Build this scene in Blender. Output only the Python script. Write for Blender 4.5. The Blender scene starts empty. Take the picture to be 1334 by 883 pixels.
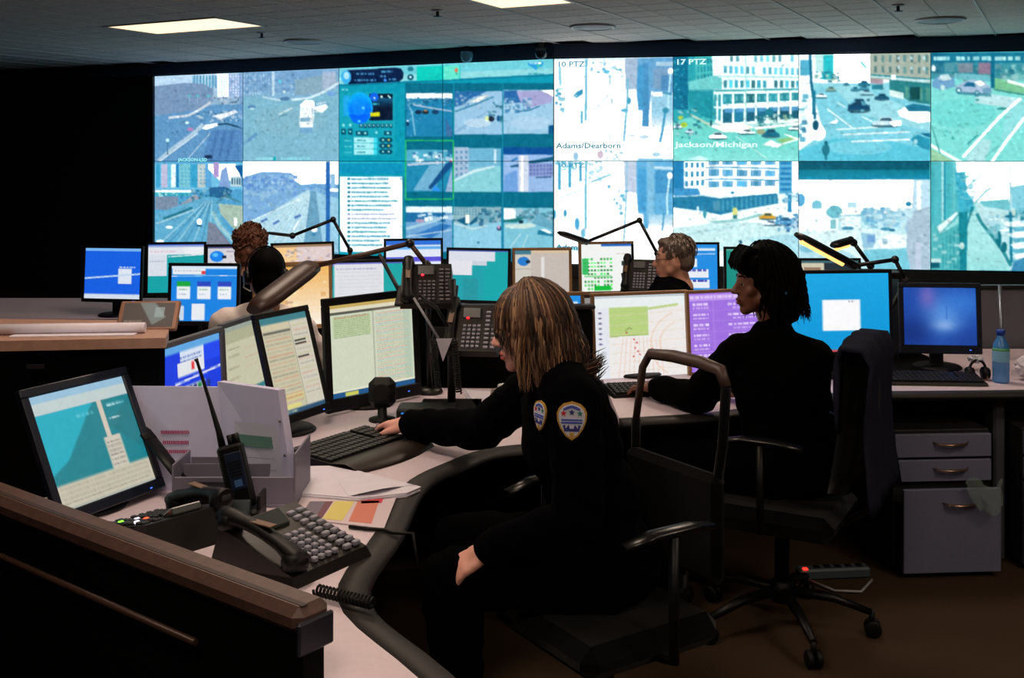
import bpy, bmesh, math, random
import numpy as np
from mathutils import Vector, Matrix, Euler

SC = bpy.context.scene
COL = SC.collection
random.seed(7)
RNG = np.random.default_rng(7)

# ------------------------------------------------------------------ camera, world, light, exposure
F, CX, HY, CAMZ = 1400.0, 667.0, 210.0, 1.70      # focal length in pixels, optical axis, eye height
cam_d = bpy.data.cameras.new('camera')
cam = bpy.data.objects.new('camera', cam_d)
COL.objects.link(cam)
cam.location = (0, 0, CAMZ)
cam.rotation_euler = (math.pi / 2, 0, 0)
cam_d.sensor_fit = 'HORIZONTAL'
cam_d.sensor_width = 36.0
cam_d.lens = 36.0 * F / 1334.0
cam_d.shift_y = -(441.5 - HY) / 1334.0
cam_d.clip_start = 0.05
SC.camera = cam

world = bpy.data.worlds.new('room_dark')
SC.world = world
world.use_nodes = True
world.node_tree.nodes['Background'].inputs[0].default_value = (0.02, 0.03, 0.045, 1)
world.node_tree.nodes['Background'].inputs[1].default_value = 0.05

SC.view_settings.view_transform = 'Standard'
SC.view_settings.look = 'None'
SC.view_settings.exposure = 0.0
SC.view_settings.gamma = 1.0
SC.view_settings.use_curve_mapping = False
try:
    SC.cycles.use_denoising = True
    SC.cycles.max_bounces = 5
    SC.cycles.sample_clamp_indirect = 4.0
except Exception:
    pass

PANEL_LIGHT = 21.0        # ceiling panel radiance
LAMP_LIGHT = 1.8
SCREEN_GAIN = 1.08       # screens

# ------------------------------------------------------------------ helpers
PI = math.pi
def P(px, py, Y):
    return Vector(((px - CX) * Y / F, Y, CAMZ - (py - HY) * Y / F))
def onZ(px, py, Z):
    Y = F * (CAMZ - Z) / (py - HY)
    return Vector(((px - CX) * Y / F, Y, Z))
def lin(c):
    c = np.asarray(c, float) / 255.0
    return np.where(c <= 0.04045, c / 12.92, ((c + 0.055) / 1.055) ** 2.4)

MATS = {}
def mat(name, rgb=(128, 128, 128), rough=0.6, metal=0.0, noise=0.0, nscale=40.0, bump=0.0, emit=0.0, alpha=1.0, trans=0.0, spec=0.5, stretch=None, sheen=0.0):
    if name in MATS:
        return MATS[name]
    m = bpy.data.materials.new(name)
    m.use_nodes = True
    nt = m.node_tree
    b = nt.nodes['Principled BSDF']
    c = [float(v) for v in lin(rgb)] + [1.0]
    b.inputs['Base Color'].default_value = c
    b.inputs['Roughness'].default_value = rough
    b.inputs['Metallic'].default_value = metal
    b.inputs['Specular IOR Level'].default_value = spec
    b.inputs['Alpha'].default_value = alpha
    b.inputs['Transmission Weight'].default_value = trans
    if sheen:
        b.inputs['Sheen Weight'].default_value = sheen
    if noise or bump:
        tc = nt.nodes.new('ShaderNodeTexCoord')
        mp = nt.nodes.new('ShaderNodeMapping')
        if stretch:
            mp.inputs['Scale'].default_value = stretch
        nz = nt.nodes.new('ShaderNodeTexNoise')
        nz.inputs['Scale'].default_value = nscale
        nz.inputs['Detail'].default_value = 5.0
        nt.links.new(tc.outputs['Object'], mp.inputs[0])
        nt.links.new(mp.outputs[0], nz.inputs['Vector'])
        if noise:
            rp = nt.nodes.new('ShaderNodeValToRGB')
            rp.color_ramp.elements[0].position = 0.3
            rp.color_ramp.elements[1].position = 0.7
            rp.color_ramp.elements[0].color = [v * (1 - noise) for v in c[:3]] + [1]
            rp.color_ramp.elements[1].color = [min(1, v * (1 + noise)) for v in c[:3]] + [1]
            nt.links.new(nz.outputs[0], rp.inputs[0])
            nt.links.new(rp.outputs[0], b.inputs['Base Color'])
        if bump:
            bp = nt.nodes.new('ShaderNodeBump')
            bp.inputs['Strength'].default_value = bump
            bp.inputs['Distance'].default_value = 0.004
            nt.links.new(nz.outputs[0], bp.inputs['Height'])
            nt.links.new(bp.outputs[0], b.inputs['Normal'])
    if emit:
        b.inputs['Emission Color'].default_value = c
        b.inputs['Emission Strength'].default_value = emit
    MATS[name] = m
    return m

def screen_mat(name, gain=1.0, gloss=True):
    if name in MATS:
        return MATS[name]
    m = bpy.data.materials.new(name)
    m.use_nodes = True
    nt = m.node_tree
    b = nt.nodes['Principled BSDF']
    at = nt.nodes.new('ShaderNodeAttribute')
    at.attribute_name = 'picture'
    b.inputs['Base Color'].default_value = (0.01, 0.01, 0.012, 1)
    b.inputs['Roughness'].default_value = 0.45
    nt.links.new(at.outputs['Color'], b.inputs['Emission Color'])
    b.inputs['Emission Strength'].default_value = gain
    m.cycles.emission_sampling = 'NONE'
    MATS[name] = m
    return m

class MB:
    """collects geometry for one mesh"""
    def __init__(s):
        s.v = []; s.f = []; s.sm = []
    def add(s, vs, fs, smooth=False):
        o = len(s.v)
        s.v += [tuple(v) for v in vs]
        s.f += [tuple(i + o for i in f) for f in fs]
        s.sm += [smooth] * len(fs)
        return s
    def box(s, c, size, rz=0.0, rot=None, bev=0.0):
        hx, hy, hz = size[0] / 2, size[1] / 2, size[2] / 2
        R = rot if rot is not None else Matrix.Rotation(rz, 3, 'Z')
        c = Vector(c)
        b = min(bev, hx * .9, hy * .9, hz * .9)
        if b <= 0:
            vs = [(x, y, z) for x in (-hx, hx) for y in (-hy, hy) for z in (-hz, hz)]
            fs = [(0, 1, 3, 2), (4, 6, 7, 5), (0, 4, 5, 1), (2, 3, 7, 6), (0, 2, 6, 4), (1, 5, 7, 3)]
        else:
            vs = []; idx = {}
            for sx in (-1, 1):
                for sy in (-1, 1):
                    for sz in (-1, 1):
                        for a in range(3):
                            p = [sx * hx, sy * hy, sz * hz]
                            for k in range(3):
                                if k != a:
                                    p[k] -= (sx, sy, sz)[k] * b
                            idx[(sx, sy, sz, a)] = len(vs); vs.append(tuple(p))
            fs = []
            for a in range(3):
                o1, o2 = [(1, 2), (0, 2), (0, 1)][a]
                for sg in (-1, 1):
                    q = []
                    for d1, d2 in ((-1, -1), (1, -1), (1, 1), (-1, 1)):
                        t = [0, 0, 0]; t[a] = sg; t[o1] = d1; t[o2] = d2
                        q.append(idx[(t[0], t[1], t[2], a)])
                    fs.append(tuple(q))
            for e in range(3):
                o1, o2 = [(1, 2), (0, 2), (0, 1)][e]
                for d1 in (-1, 1):
                    for d2 in (-1, 1):
                        t0 = [0, 0, 0]; t0[e] = -1; t0[o1] = d1; t0[o2] = d2
                        t1 = list(t0); t1[e] = 1
                        fs.append((idx[(*t0, o1)], idx[(*t1, o1)], idx[(*t1, o2)], idx[(*t0, o2)]))
            for sx in (-1, 1):
                for sy in (-1, 1):
                    for sz in (-1, 1):
                        fs.append(tuple(idx[(sx, sy, sz, a)] for a in range(3)))
        s.add([c + R @ Vector(v) for v in vs], fs)
        return s
    def tube(s, pts, r, n=10, cap=True, flat=1.0):
        pts = [Vector(p) for p in pts]
        if not hasattr(r, '__len__'):
            r = [r] * len(pts)
        vs = []; fs = []
        up = Vector((0, 0, 1))
        prev = None
        for i, p in enumerate(pts):
            d = (pts[min(i + 1, len(pts) - 1)] - pts[max(i - 1, 0)])
            if d.length < 1e-9: d = Vector((0, 0, 1))
            d.normalize()
            if prev is None:
                a = d.cross(up)
                if a.length < 1e-3: a = d.cross(Vector((1, 0, 0)))
            else:
                a = prev - d * prev.dot(d)
                if a.length < 1e-6: a = d.cross(up)
            a.normalize(); prev = a
            b = d.cross(a)
            for k in range(n):
                t = 2 * PI * k / n
                vs.append(p + a * math.cos(t) * r[i] + b * math.sin(t) * r[i] * flat)
        for i in range(len(pts) - 1):
            for k in range(n):
                k2 = (k + 1) % n
                fs.append((i * n + k, i * n + k2, (i + 1) * n + k2, (i + 1) * n + k))
        s.add(vs, fs, True)
        if cap:
            o = len(s.v) - len(vs)
            s.f.append(tuple(o + k for k in reversed(range(n)))); s.sm.append(False)
            s.f.append(tuple(o + (len(pts) - 1) * n + k for k in range(n))); s.sm.append(False)
        return s
    def lathe(s, prof, c=(0, 0, 0), n=20, rot=None):
        c = Vector(c); vs = []; fs = []
        for (r, z) in prof:
            for k in range(n):
                t = 2 * PI * k / n
                v = Vector((r * math.cos(t), r * math.sin(t), z))
                vs.append(c + (rot @ v if rot is not None else v))
        m = len(prof)
        for i in range(m - 1):
            for k in range(n):
                k2 = (k + 1) % n
                fs.append((i * n + k, i * n + k2, (i + 1) * n + k2, (i + 1) * n + k))
        fs.append(tuple(reversed(range(n)))); fs.append(tuple((m - 1) * n + k for k in range(n)))
        s.add(vs, fs, True)
        return s
    def prism(s, poly, z0, z1):
        n = len(poly)
        a = sum(poly[i][0] * poly[(i + 1) % n][1] - poly[(i + 1) % n][0] * poly[i][1] for i in range(n))
        if a < 0: poly = list(reversed(poly))
        vs = [(p[0], p[1], z0) for p in poly] + [(p[0], p[1], z1) for p in poly]
        fs = [tuple(reversed(range(n))), tuple(range(n, 2 * n))]
        fs += [(i, (i + 1) % n, n + (i + 1) % n, n + i) for i in range(n)]
        s.add(vs, fs)
        return s
    def ell(s, c, r, rot=None, n=16, m=10):
        c = Vector(c); vs = []; fs = []
        if not hasattr(r, '__len__'): r = (r, r, r)
        for i in range(1, m):
            ph = PI * i / m
            for k in range(n):
                t = 2 * PI * k / n
                v = Vector((r[0] * math.sin(ph) * math.cos(t), r[1] * math.sin(ph) * math.sin(t), r[2] * math.cos(ph)))
                vs.append(c + (rot @ v if rot is not None else v))
        top = Vector((0, 0, r[2])); bot = -top
        if rot is not None: top = rot @ top; bot = rot @ bot
        vs += [c + top, c + bot]
        T = len(vs) - 2
        for i in range(m - 2):
            for k in range(n):
                k2 = (k + 1) % n
                fs.append((i * n + k, (i + 1) * n + k, (i + 1) * n + k2, i * n + k2))
        for k in range(n):
            k2 = (k + 1) % n
            fs.append((T, k, k2)); fs.append((T + 1, (m - 2) * n + k2, (m - 2) * n + k))
        s.add(vs, fs, True)
        return s
    def caps(s, p0, p1, r0, r1, n=14):
        p0 = Vector(p0); p1 = Vector(p1); d = p1 - p0
        L = d.length
        if L < 1e-6: return s.ell(p0, r0)
        d /= L
        pts = []; rs = []
        for i in range(5):
            t = PI / 2 * i / 4
            pts.append(p0 - d * r0 * math.cos(t)); rs.append(max(r0 * math.sin(t), r0 * .04))
        for i in range(5):
            t = PI / 2 * i / 4
            pts.append(p1 + d * r1 * math.sin(t)); rs.append(max(r1 * math.cos(t), r1 * .04))
        return s.tube(pts, rs, n)
    def mesh(s, name):
        me = bpy.data.meshes.new(name)
        me.from_pydata([tuple(v) for v in s.v], [], s.f)
        me.polygons.foreach_set('use_smooth', s.sm)
        me.update()
        return me
    def build(s, name, m, parent=None, loc=None):
        me = s.mesh(name)
        me.materials.append(m)
        return link(name, me, parent, loc)

def link(name, me, parent=None, loc=None, rot=None):
    o = bpy.data.objects.new(name, me)
    COL.objects.link(o)
    if parent is not None: o.parent = parent
    if loc is not None: o.location = loc
    if rot is not None: o.rotation_euler = rot
    return o
def tag(o, label=None, cat=None, group=None, kind=None):
    if label: o['label'] = label
    if cat: o['category'] = cat
    if group: o['group'] = group
    if kind: o['kind'] = kind
    return o
def thing(name, label, cat, loc=(0, 0, 0), rz=0.0, group=None):
    o = link(name, None, None, loc, (0, 0, rz))
    o.empty_display_size = 0.05
    return tag(o, label, cat, group)
def struct(name, mb, m):
    o = mb.build(name, m)
    o['kind'] = 'structure'
    return o
def evaluated(me, mods):
    """apply modifiers to a mesh, return a new mesh"""
    o = bpy.data.objects.new('tmp', me)
    COL.objects.link(o)
    for kind, props in mods:
        md = o.modifiers.new(kind, kind)
        for k, v in props.items(): setattr(md, k, v)
    dg = bpy.context.evaluated_depsgraph_get()
    dg.update()
    out = bpy.data.meshes.new_from_object(o.evaluated_get(dg))
    bpy.data.objects.remove(o)
    return out
def text_mesh(s, size, ext=0.0005):
    cu = bpy.data.curves.new('lettering', 'FONT')
    cu.body = s; cu.size = size; cu.extrude = ext; cu.resolution_u = 2; cu.offset = size * .022
    o = bpy.data.objects.new('tmp', cu); COL.objects.link(o)
    dg = bpy.context.evaluated_depsgraph_get(); dg.update()
    me = bpy.data.meshes.new_from_object(o.evaluated_get(dg))
    bpy.data.objects.remove(o)
    return me

# ------------------------------------------------------------------ picture painter (for screens)
class Pic:
    SS = 2
    boost = 0.0
    def __init__(s, W, H, bg, fmap=None):
        s.W, s.H = W * s.SS, H * s.SS
        s.a = np.zeros((s.H, s.W, 3)); s.a[:] = bg
        s.fmap = fmap; s.ox = s.oy = 0.0; s.sc = 1.0
        s.r = random.Random(11)
    def z(s, ox, oy, sc):
        s.ox, s.oy, s.sc = ox, oy, sc; return s
    def m(s, p):
        if s.fmap is None:
            return p[0] / 100 * s.W, p[1] / 100 * s.H
        u, v = s.fmap(s.ox + p[0] / s.sc, s.oy + p[1] / s.sc)
        return u * s.W, v * s.H
    def poly(s, pts, col, a=1.0):
        q = np.array([s.m(p) for p in pts])
        x0, y0 = np.floor(q.min(0)); x1, y1 = np.ceil(q.max(0))
        x0 = int(max(0, x0)); y0 = int(max(0, y0)); x1 = int(min(s.W, x1 + 1)); y1 = int(min(s.H, y1 + 1))
        if x1 <= x0 or y1 <= y0: return s
        X = np.arange(x0, x1)[None, :] + .5; Yv = np.arange(y0, y1)[:, None] + .5
        ins = np.zeros((y1 - y0, x1 - x0), bool)
        n = len(q)
        for i in range(n):
            ax, ay = q[i]; bx, by = q[(i + 1) % n]
            if ay == by: continue
            c = (ay > Yv) != (by > Yv)
            ins ^= c & (X < (bx - ax) * (Yv - ay) / (by - ay) + ax)
        sub = s.a[y0:y1, x0:x1]
        sub[ins] = sub[ins] * (1 - a) + np.array(col, float) * a
        return s
    def rect(s, x0, y0, x1, y1, col, a=1.0):
        return s.poly([(x0, y0), (x1, y0), (x1, y1), (x0, y1)], col, a)
    def line(s, pts, w, col, a=1.0):
        for (p, q) in zip(pts[:-1], pts[1:]):
            dx, dy = q[0] - p[0], q[1] - p[1]
            L = math.hypot(dx, dy) or 1
            nx, ny = -dy / L * w / 2, dx / L * w / 2
            s.poly([(p[0] + nx, p[1] + ny), (q[0] + nx, q[1] + ny), (q[0] - nx, q[1] - ny), (p[0] - nx, p[1] - ny)], col, a)
        return s
    def ell(s, cx, cy, rx, ry, col, a=1.0):
        return s.poly([(cx + rx * math.cos(t), cy + ry * math.sin(t)) for t in np.linspace(0, 2 * PI, 20)[:-1]], col, a)
    def grid(s, quad, nx, ny, fx, fy, col, a=1.0, jit=0.0, drop=0.0):
        A, B, C, D = [np.array(p, float) for p in quad]
        f = lambda u, v: tuple((A * (1 - u) + B * u) * (1 - v) + (D * (1 - u) + C * u) * v)
        for i in range(nx):
            for j in range(ny):
                if s.r.random() < drop: continue
                u0 = (i + (1 - fx) / 2) / nx; u1 = (i + (1 + fx) / 2) / nx
                v0 = (j + (1 - fy) / 2) / ny; v1 = (j + (1 + fy) / 2) / ny
                k = 1 + jit * (s.r.random() - .5) * 2
                s.poly([f(u0, v0), f(u1, v0), f(u1, v1), f(u0, v1)], tuple(min(255, c * k) for c in col), a)
        return s
    def dash(s, x0, y, x1, h, col, a=1.0, gap=0.25):
        x = x0
        while x < x1:
            w = s.r.uniform(.6, 2.6) * h
            s.rect(x, y, min(x + w, x1), y + h, col, a * s.r.uniform(.7, 1))
            x += w + h * s.r.uniform(gap, gap * 3)
        return s
    def speck(s, x0, y0, x1, y1, n, sz, cols, a=0.8):
        for _ in range(n):
            w = s.r.uniform(.4, 1.3) * sz; h = s.r.uniform(.3, 1) * sz
            x = s.r.uniform(x0, x1); y = s.r.uniform(y0, y1)
            s.rect(x, y, x + w, y + h, s.r.choice(cols), a)
        return s
    def car(s, x, y, w, h, col, glass=(30, 70, 95)):
        s.ell(x, y + h * .35, w * .55, h * .25, (20, 60, 80), .7)
        s.poly([(x - w / 2, y + h * .35), (x - w / 2, y), (x - w * .3, y - h * .1), (x - w * .18, y - h * .45), (x + w * .2, y - h * .45), (x + w * .32, y - h * .05), (x + w / 2, y + h * .05), (x + w / 2, y + h * .35)], col)
        s.poly([(x - w * .24, y - h * .08), (x - w * .15, y - h * .36), (x + w * .17, y - h * .36), (x + w * .25, y - h * .05)], glass, .85)
        return s
    def vgrad(s, x0, y0, x1, y1, c0, c1, n=12):
        for i in range(n):
            t = (i + .5) / n
            s.rect(x0, y0 + (y1 - y0) * i / n, x1, y0 + (y1 - y0) * (i + 1) / n + .5, tuple(np.array(c0) * (1 - t) + np.array(c1) * t))
        return s
    def noise(s, amp=8, k=6, seed=1):
        r = np.random.default_rng(seed)
        h, w = s.H // k + 2, s.W // k + 2
        g = r.normal(0, 1, (h, w))
        yi = np.linspace(0, h - 1.01, s.H); xi = np.linspace(0, w - 1.01, s.W)
        y0 = yi.astype(int); x0 = xi.astype(int); fy = (yi - y0)[:, None]; fx = (xi - x0)[None, :]
        n = g[y0][:, x0] * (1 - fy) * (1 - fx) + g[y0][:, x0 + 1] * (1 - fy) * fx + g[y0 + 1][:, x0] * fy * (1 - fx) + g[y0 + 1][:, x0 + 1] * fy * fx
        s.a += n[:, :, None] * amp
        return s
    def texture(s, n=900, lo=.82, hi=1.16, size=5):
        for _ in range(n):
            x = s.r.randrange(0, s.W); y = s.r.randrange(0, s.H); w = int(s.r.uniform(1, size)); h = int(s.r.uniform(1, size * .7)) or 1
            s.a[y:y + h, x:x + w] *= s.r.uniform(lo, hi)
        return s
    def blur(s):
        a = s.a
        for ax in (0, 1):
            a = np.stack([np.roll(a, k, ax) for k in (-1, 0, 1)]).mean(0) if True else a
        e = s.a.copy(); e[1:-1, 1:-1] = a[1:-1, 1:-1]; s.a = e
        return s
    def out(s):
        a = s.a.reshape(s.H // s.SS, s.SS, s.W // s.SS, s.SS, 3).mean((1, 3))
        v = lin(np.clip(a, 0, 255))
        return v * (1 + s.boost * np.clip((v.min(-1, keepdims=True) - .55) / .4, 0, 1) ** 2)

def picture_mesh(name, pic, corners):
    """grid mesh over 4 corners TL, TR, BR, BL, one vertex per picture pixel"""
    img = pic.out(); H, W = img.shape[:2]
    A, B, C, D = [np.array(c, float) for c in corners]
    u = np.linspace(0, 1, W)[None, :, None]; v = np.linspace(0, 1, H)[:, None, None]
    pts = ((A * (1 - u) + B * u) * (1 - v) + (D * (1 - u) + C * u) * v).reshape(-1, 3)
    i = np.arange(W - 1)[None, :] + np.arange(H - 1)[:, None] * W
    faces = np.stack([i, i + W, i + W + 1, i + 1], -1).reshape(-1, 4)
    me = bpy.data.meshes.new(name)
    me.vertices.add(len(pts)); me.vertices.foreach_set('co', pts.astype(np.float32).ravel())
    nf = len(faces)
    me.loops.add(nf * 4); me.loops.foreach_set('vertex_index', faces.astype(np.int32).ravel())
    me.polygons.add(nf); me.polygons.foreach_set('loop_start', np.arange(0, nf * 4, 4, dtype=np.int32))
    me.update(calc_edges=True)
    at = me.color_attributes.new('picture', 'FLOAT_COLOR', 'POINT')
    at.data.foreach_set('color', np.concatenate([img.reshape(-1, 3), np.ones((H * W, 1))], 1).astype(np.float32).ravel())
    return me
# ------------------------------------------------------------------ room shell
CEIL = 2.87
WA0 = np.array([-3.889, 12.75]); WK = np.array([0.4218, 10.737]); WB1 = np.array([4.758, 9.986])
def wall_pt(px, facet):
    a, b = (WA0, WK) if facet == 0 else (WK, WB1)
    k = (px - CX) / F
    # a + s(b-a) = (kY, Y)
    d = b - a
    s = (k * a[1] - a[0]) / (d[0] - k * d[1])
    return a + s * d
def off(p, facet, dist):
    a, b = (WA0, WK) if facet == 0 else (WK, WB1)
    d = (b - a) / np.linalg.norm(b - a)
    n = np.array([d[1], -d[0]])            # towards the room
    return p + n * dist
WL = WA0 + (WA0 - WK) * 0.9
WR = WB1 + (WB1 - WK) * 0.75

M_wall = mat('wall_paint_dark', (30, 31, 35), .8, noise=.1, nscale=30)
M_lower = mat('wall_panel_grey', (88, 84, 84), .85, noise=.12, nscale=60)
M_soffit = mat('soffit_dark_blue', (40, 60, 90), .7, noise=.08, nscale=20)
M_trim = mat('trim_black', (14, 15, 18), .5)
M_frame = mat('wall_frame_black', (8, 9, 11), .5)

# floor with a woven carpet
mf = mat('carpet_loop', (66, 52, 39), .95, noise=.35, nscale=220, bump=.6, stretch=(1, 2.2, 1), spec=.1)
struct('floor', MB().prism([(-9, -2.5), (9, -2.5), (9, 15), (-9, 15)], -.08, 0.0), mf)

def wall_block(a, b, z0, z1, thick=.2, front=0.0):
    d = (b - a) / np.linalg.norm(b - a); n = np.array([d[1], -d[0]])
    pts = [a + n * front, b + n * front, b - n * thick, a - n * thick]
    return MB().prism([tuple(p) for p in pts], z0, z1)
struct('wall_back_left', wall_block(WL, WK, 0, CEIL, .2, -.12), M_wall)
struct('wall_back_right', wall_block(WK, WR, 0, CEIL, .2, -.12), M_wall)
for nm, a, b in (('trim_1', WL, WK), ('trim_2', WK, WR)):
    struct(nm, wall_block(a, b, 2.735, CEIL - .002, .1, .045), M_soffit)
eL = off(wall_pt(203, 0), 0, 0)
for nm, a, b in (('wall_lower_left', eL, WK), ('wall_lower_right', WK, WR)):
    struct(nm, wall_block(a, b, 0.0, .54, .1, .0), M_lower)
for nm, a, b in (('trim_3', eL, WK), ('trim_4', WK, WR)):
    struct(nm, wall_block(a, b, .545, .665, .1, .03), mat('ledge_grey', (52, 53, 58), .6))
struct('trim_5', wall_block(eL + (WL - WK) / np.linalg.norm(WL - WK) * .07, eL, 0, 2.735, .1, .05), M_frame)
struct('wall_left', MB().prism([(-8.2, -2.3), (-8.0, -2.3), (-8.0, 14.6), (-8.2, 14.6)], 0, CEIL), M_wall)
struct('wall_right', MB().prism([(7.9, -2.3), (8.1, -2.3), (8.1, 10.0), (7.9, 10.0)], 0, CEIL), M_wall)
struct('wall_rear', MB().prism([(-8.2, -2.5), (8.1, -2.5), (8.1, -2.3), (-8.2, -2.3)], 0, CEIL), M_wall)

# ceiling: backing slab, grid of square tiles hung below it
M_ceil = mat('ceiling_plaster', (205, 196, 188), .95, noise=.08, nscale=35)
ceil = struct('ceiling', MB().prism([(-8.5, -2.5), (8.5, -2.5), (8.5, 15), (-8.5, 15)], CEIL + .02, CEIL + .14), M_ceil)
M_tile = mat('ceiling_tile_fibre', (234, 224, 214), .95, noise=.10, nscale=35, bump=.3, spec=.1)
M_tbar = mat('ceiling_tee_white', (205, 200, 195), .5)
CU = Vector((0.464, 0.886, 0)); CV = Vector((0.886, -0.464, 0)); PT = .325
CRZ = math.atan2(-0.464, 0.886)
U0, V0 = 7.25, -3.249
def cpos(i, j):     # tile centre: i along CU, j along CV
    p = CU * (U0 + (i + .5) * PT) + CV * (V0 + (j + .5) * PT)
    return p
tile_me = MB().box((0, 0, 0), (PT - .008, PT - .008, .018), bev=.006).mesh('ceiling_tile')
tile_me.materials.append(M_tile)
def in_light(i, j):
    return (-4 <= i < 0 and -2 <= j < 0) or (-2 <= i < 0 and -13 <= j < -9)
cands = []
for i in range(-8, 26):
    for j in range(-34, 16):
        p = cpos(i, j)
        if p.y < 4 or in_light(i, j): continue
        f = 0 if p.x < WK[0] else 1
        a, b = (WA0, WK) if f == 0 else (WK, WB1)
        d = (b - a) / np.linalg.norm(b - a); n = np.array([d[1], -d[0]])
        dist = float(np.dot(np.array([p.x, p.y]) - a, n))
        if dist < .12: continue
        px = CX + F * p.x / p.y; py = HY - F * (CEIL - CAMZ) / p.y
        if -120 < px < 1420 and py > -42:
            cands.append((abs(px - 667) / 900 - py * .004, i, j))
cands.sort()
near_set = set()
for n_, (k, i, j) in enumerate(cands[:300]):
    p = cpos(i, j)
    o = link('ceiling_tile', tile_me, ceil, (p.x, p.y, CEIL + .009), (0, 0, CRZ))
rest = MB()
R3 = Matrix.Rotation(CRZ, 3, 'Z')
for k, i, j in cands[300:]:
    p = cpos(i, j); rest.box((p.x, p.y, CEIL + .009), (PT - .008, PT - .008, .018), rot=R3)
if rest.v:
    o = rest.build('ceiling_tile_field', M_tile, ceil); o['kind'] = 'stuff'
for j in range(-30, 14, 2):       # bright tees every second joint
    p0 = CU * 5.0 + CV * (V0 + j * PT); p1 = CU * 13.5 + CV * (V0 + j * PT)
    c = (p0 + p1) / 2
    if in_light(-1, j) and in_light(-1, j - 1):
        p0 = CU * U0 + CV * (V0 + j * PT); c = (p0 + p1) / 2
    MB().box((c.x, c.y, CEIL - .001), ((p1 - p0).length, .012, .010), rz=math.atan2(CU.y, CU.x)).build('ceiling_tee', M_tbar, ceil)

M_panel_lit = mat('light_diffuser', (255, 228, 204), .5, emit=PANEL_LIGHT)
def ceiling_light(u0, u1, v0, v1, label, m=None):
    c = CU * (u0 + u1) / 2 + CV * (v0 + v1) / 2
    t = thing('ceiling_light', label, 'ceiling light', (c.x, c.y, CEIL), math.atan2(CU.y, CU.x), 'recessed ceiling light panels')
    du, dv = abs(u1 - u0), abs(v1 - v0)
    MB().box((0, 0, .004), (du - .05, dv - .05, .012)).build('diffuser', m or M_panel_lit, t)
    for sx, sy, w, h in ((1, 0, .03, dv), (-1, 0, .03, dv), (0, 1, du, .03), (0, -1, du, .03)):
        MB().box((sx * (du / 2 - .015), sy * (dv / 2 - .015), .002), (w, h, .02), bev=.004).build('frame', M_tbar, t)
    return t
M_panel_dim = mat('light_diffuser_dimmed', (255, 226, 184), .5, emit=1.5)
ceiling_light(U0 - 4 * PT, U0, V0 - 2 * PT, V0, 'warm ceiling light panel cut by the top edge above the wall dashboard', M_panel_dim)
ceiling_light(U0 - 2 * PT, U0, V0 - 13 * PT, V0 - 9 * PT, 'warm ceiling light panel above the far left street pictures', M_panel_dim)

for x_, y_, lab_ in ((-.75, 2.75, 'warm ceiling light panel over the near desk, outside the picture'), (2.7, 2.6, 'warm ceiling light panel over the right aisle, outside the picture'), (-.5, .6, 'added warm fill light panel just behind the camera on the left'), (2.2, .4, 'added warm fill light panel just behind the camera on the right'), (-1.0, 5.2, 'warm ceiling light panel over the middle left desks, outside the picture'), (1.55, 5.4, 'warm ceiling light panel over the corner desk, outside the picture')):  # the two panels behind the camera are added fill for camera-facing surfaces
    u_ = CU.x * x_ + CU.y * y_; v_ = CV.x * x_ + CV.y * y_
    ui = U0 - round((U0 - u_) / (2 * PT)) * 2 * PT; vi = V0 + round((v_ - V0) / (2 * PT)) * 2 * PT
    ceiling_light(ui - PT, ui + PT, vi - PT, vi + PT, lab_)
M_grille = mat('speaker_grille', (150, 160, 165), .6)
def ceiling_speaker(px, py, r, label):
    p = onZ(px, py, CEIL)
    t = thing('ceiling_speaker', label, 'ceiling speaker', (p.x, p.y, CEIL), 0, 'round ceiling speakers')
    MB().lathe([(r * .96, 0), (r, -.008), (r * .97, -.018), (r * .88, -.02), (r * .86, -.012)], n=32).build('rim', M_tbar, t)
    MB().lathe([(r * .86, -.004), (r * .85, -.014), (r * .4, -.019), (.01, -.02)], n=32).build('grille', M_grille, t)
ceiling_speaker(395, 53, .19, 'round flush ceiling speaker near the left light panel')
ceiling_speaker(772, 34, .20, 'round flush ceiling speaker right of the middle light panel')
ceiling_speaker(1225, 25, .20, 'round flush ceiling speaker at the far right')
def sprinkler(px, py, label):
    p = onZ(px, py, CEIL)
    t = thing('sprinkler', label, 'sprinkler', (p.x, p.y, CEIL), 0, 'ceiling sprinklers')
    MB().lathe([(.045, 0), (.045, -.008), (.02, -.012)], n=16).build('escutcheon', M_tbar, t)
    MB().lathe([(.012, -.01), (.012, -.045), (.034, -.048), (.034, -.053), (.005, -.055)], n=12).build('head', mat('sprinkler_metal', (90, 90, 95), .35, 1), t)
sprinkler(570, 13, 'small ceiling sprinkler left of the middle light panel')
sprinkler(341, 42, 'small ceiling sprinkler beside the left light panel')
sprinkler(1170, 6, 'small ceiling sprinkler above the far right street pictures')
def dome_camera(px, py, rgb, label):
    f = 0; w = off(wall_pt(px, 0), 0, .05)
    Y = float(w[1]) - .12
    p = P(px, py, Y)
    t = thing('surveillance_camera', label, 'camera', (p.x, p.y, CEIL), 0, 'cameras under the ceiling edge')
    MB().box((0, 0, -.03), (.05, .10, .06), bev=.01).build('bracket', M_trim, t)
    MB().lathe([(.06, -.05), (.065, -.07), (.065, -.10), (.05, -.14), (.025, -.158), (.004, -.163)], n=20).build('dome', mat('dome_%d' % px, rgb, .2), t)
dome_camera(608, 62, (120, 165, 190), 'pale dome camera under the ceiling edge above the dashboard')
dome_camera(705, 60, (22, 38, 50), 'dark dome camera under the ceiling edge right of the pale one')
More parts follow.
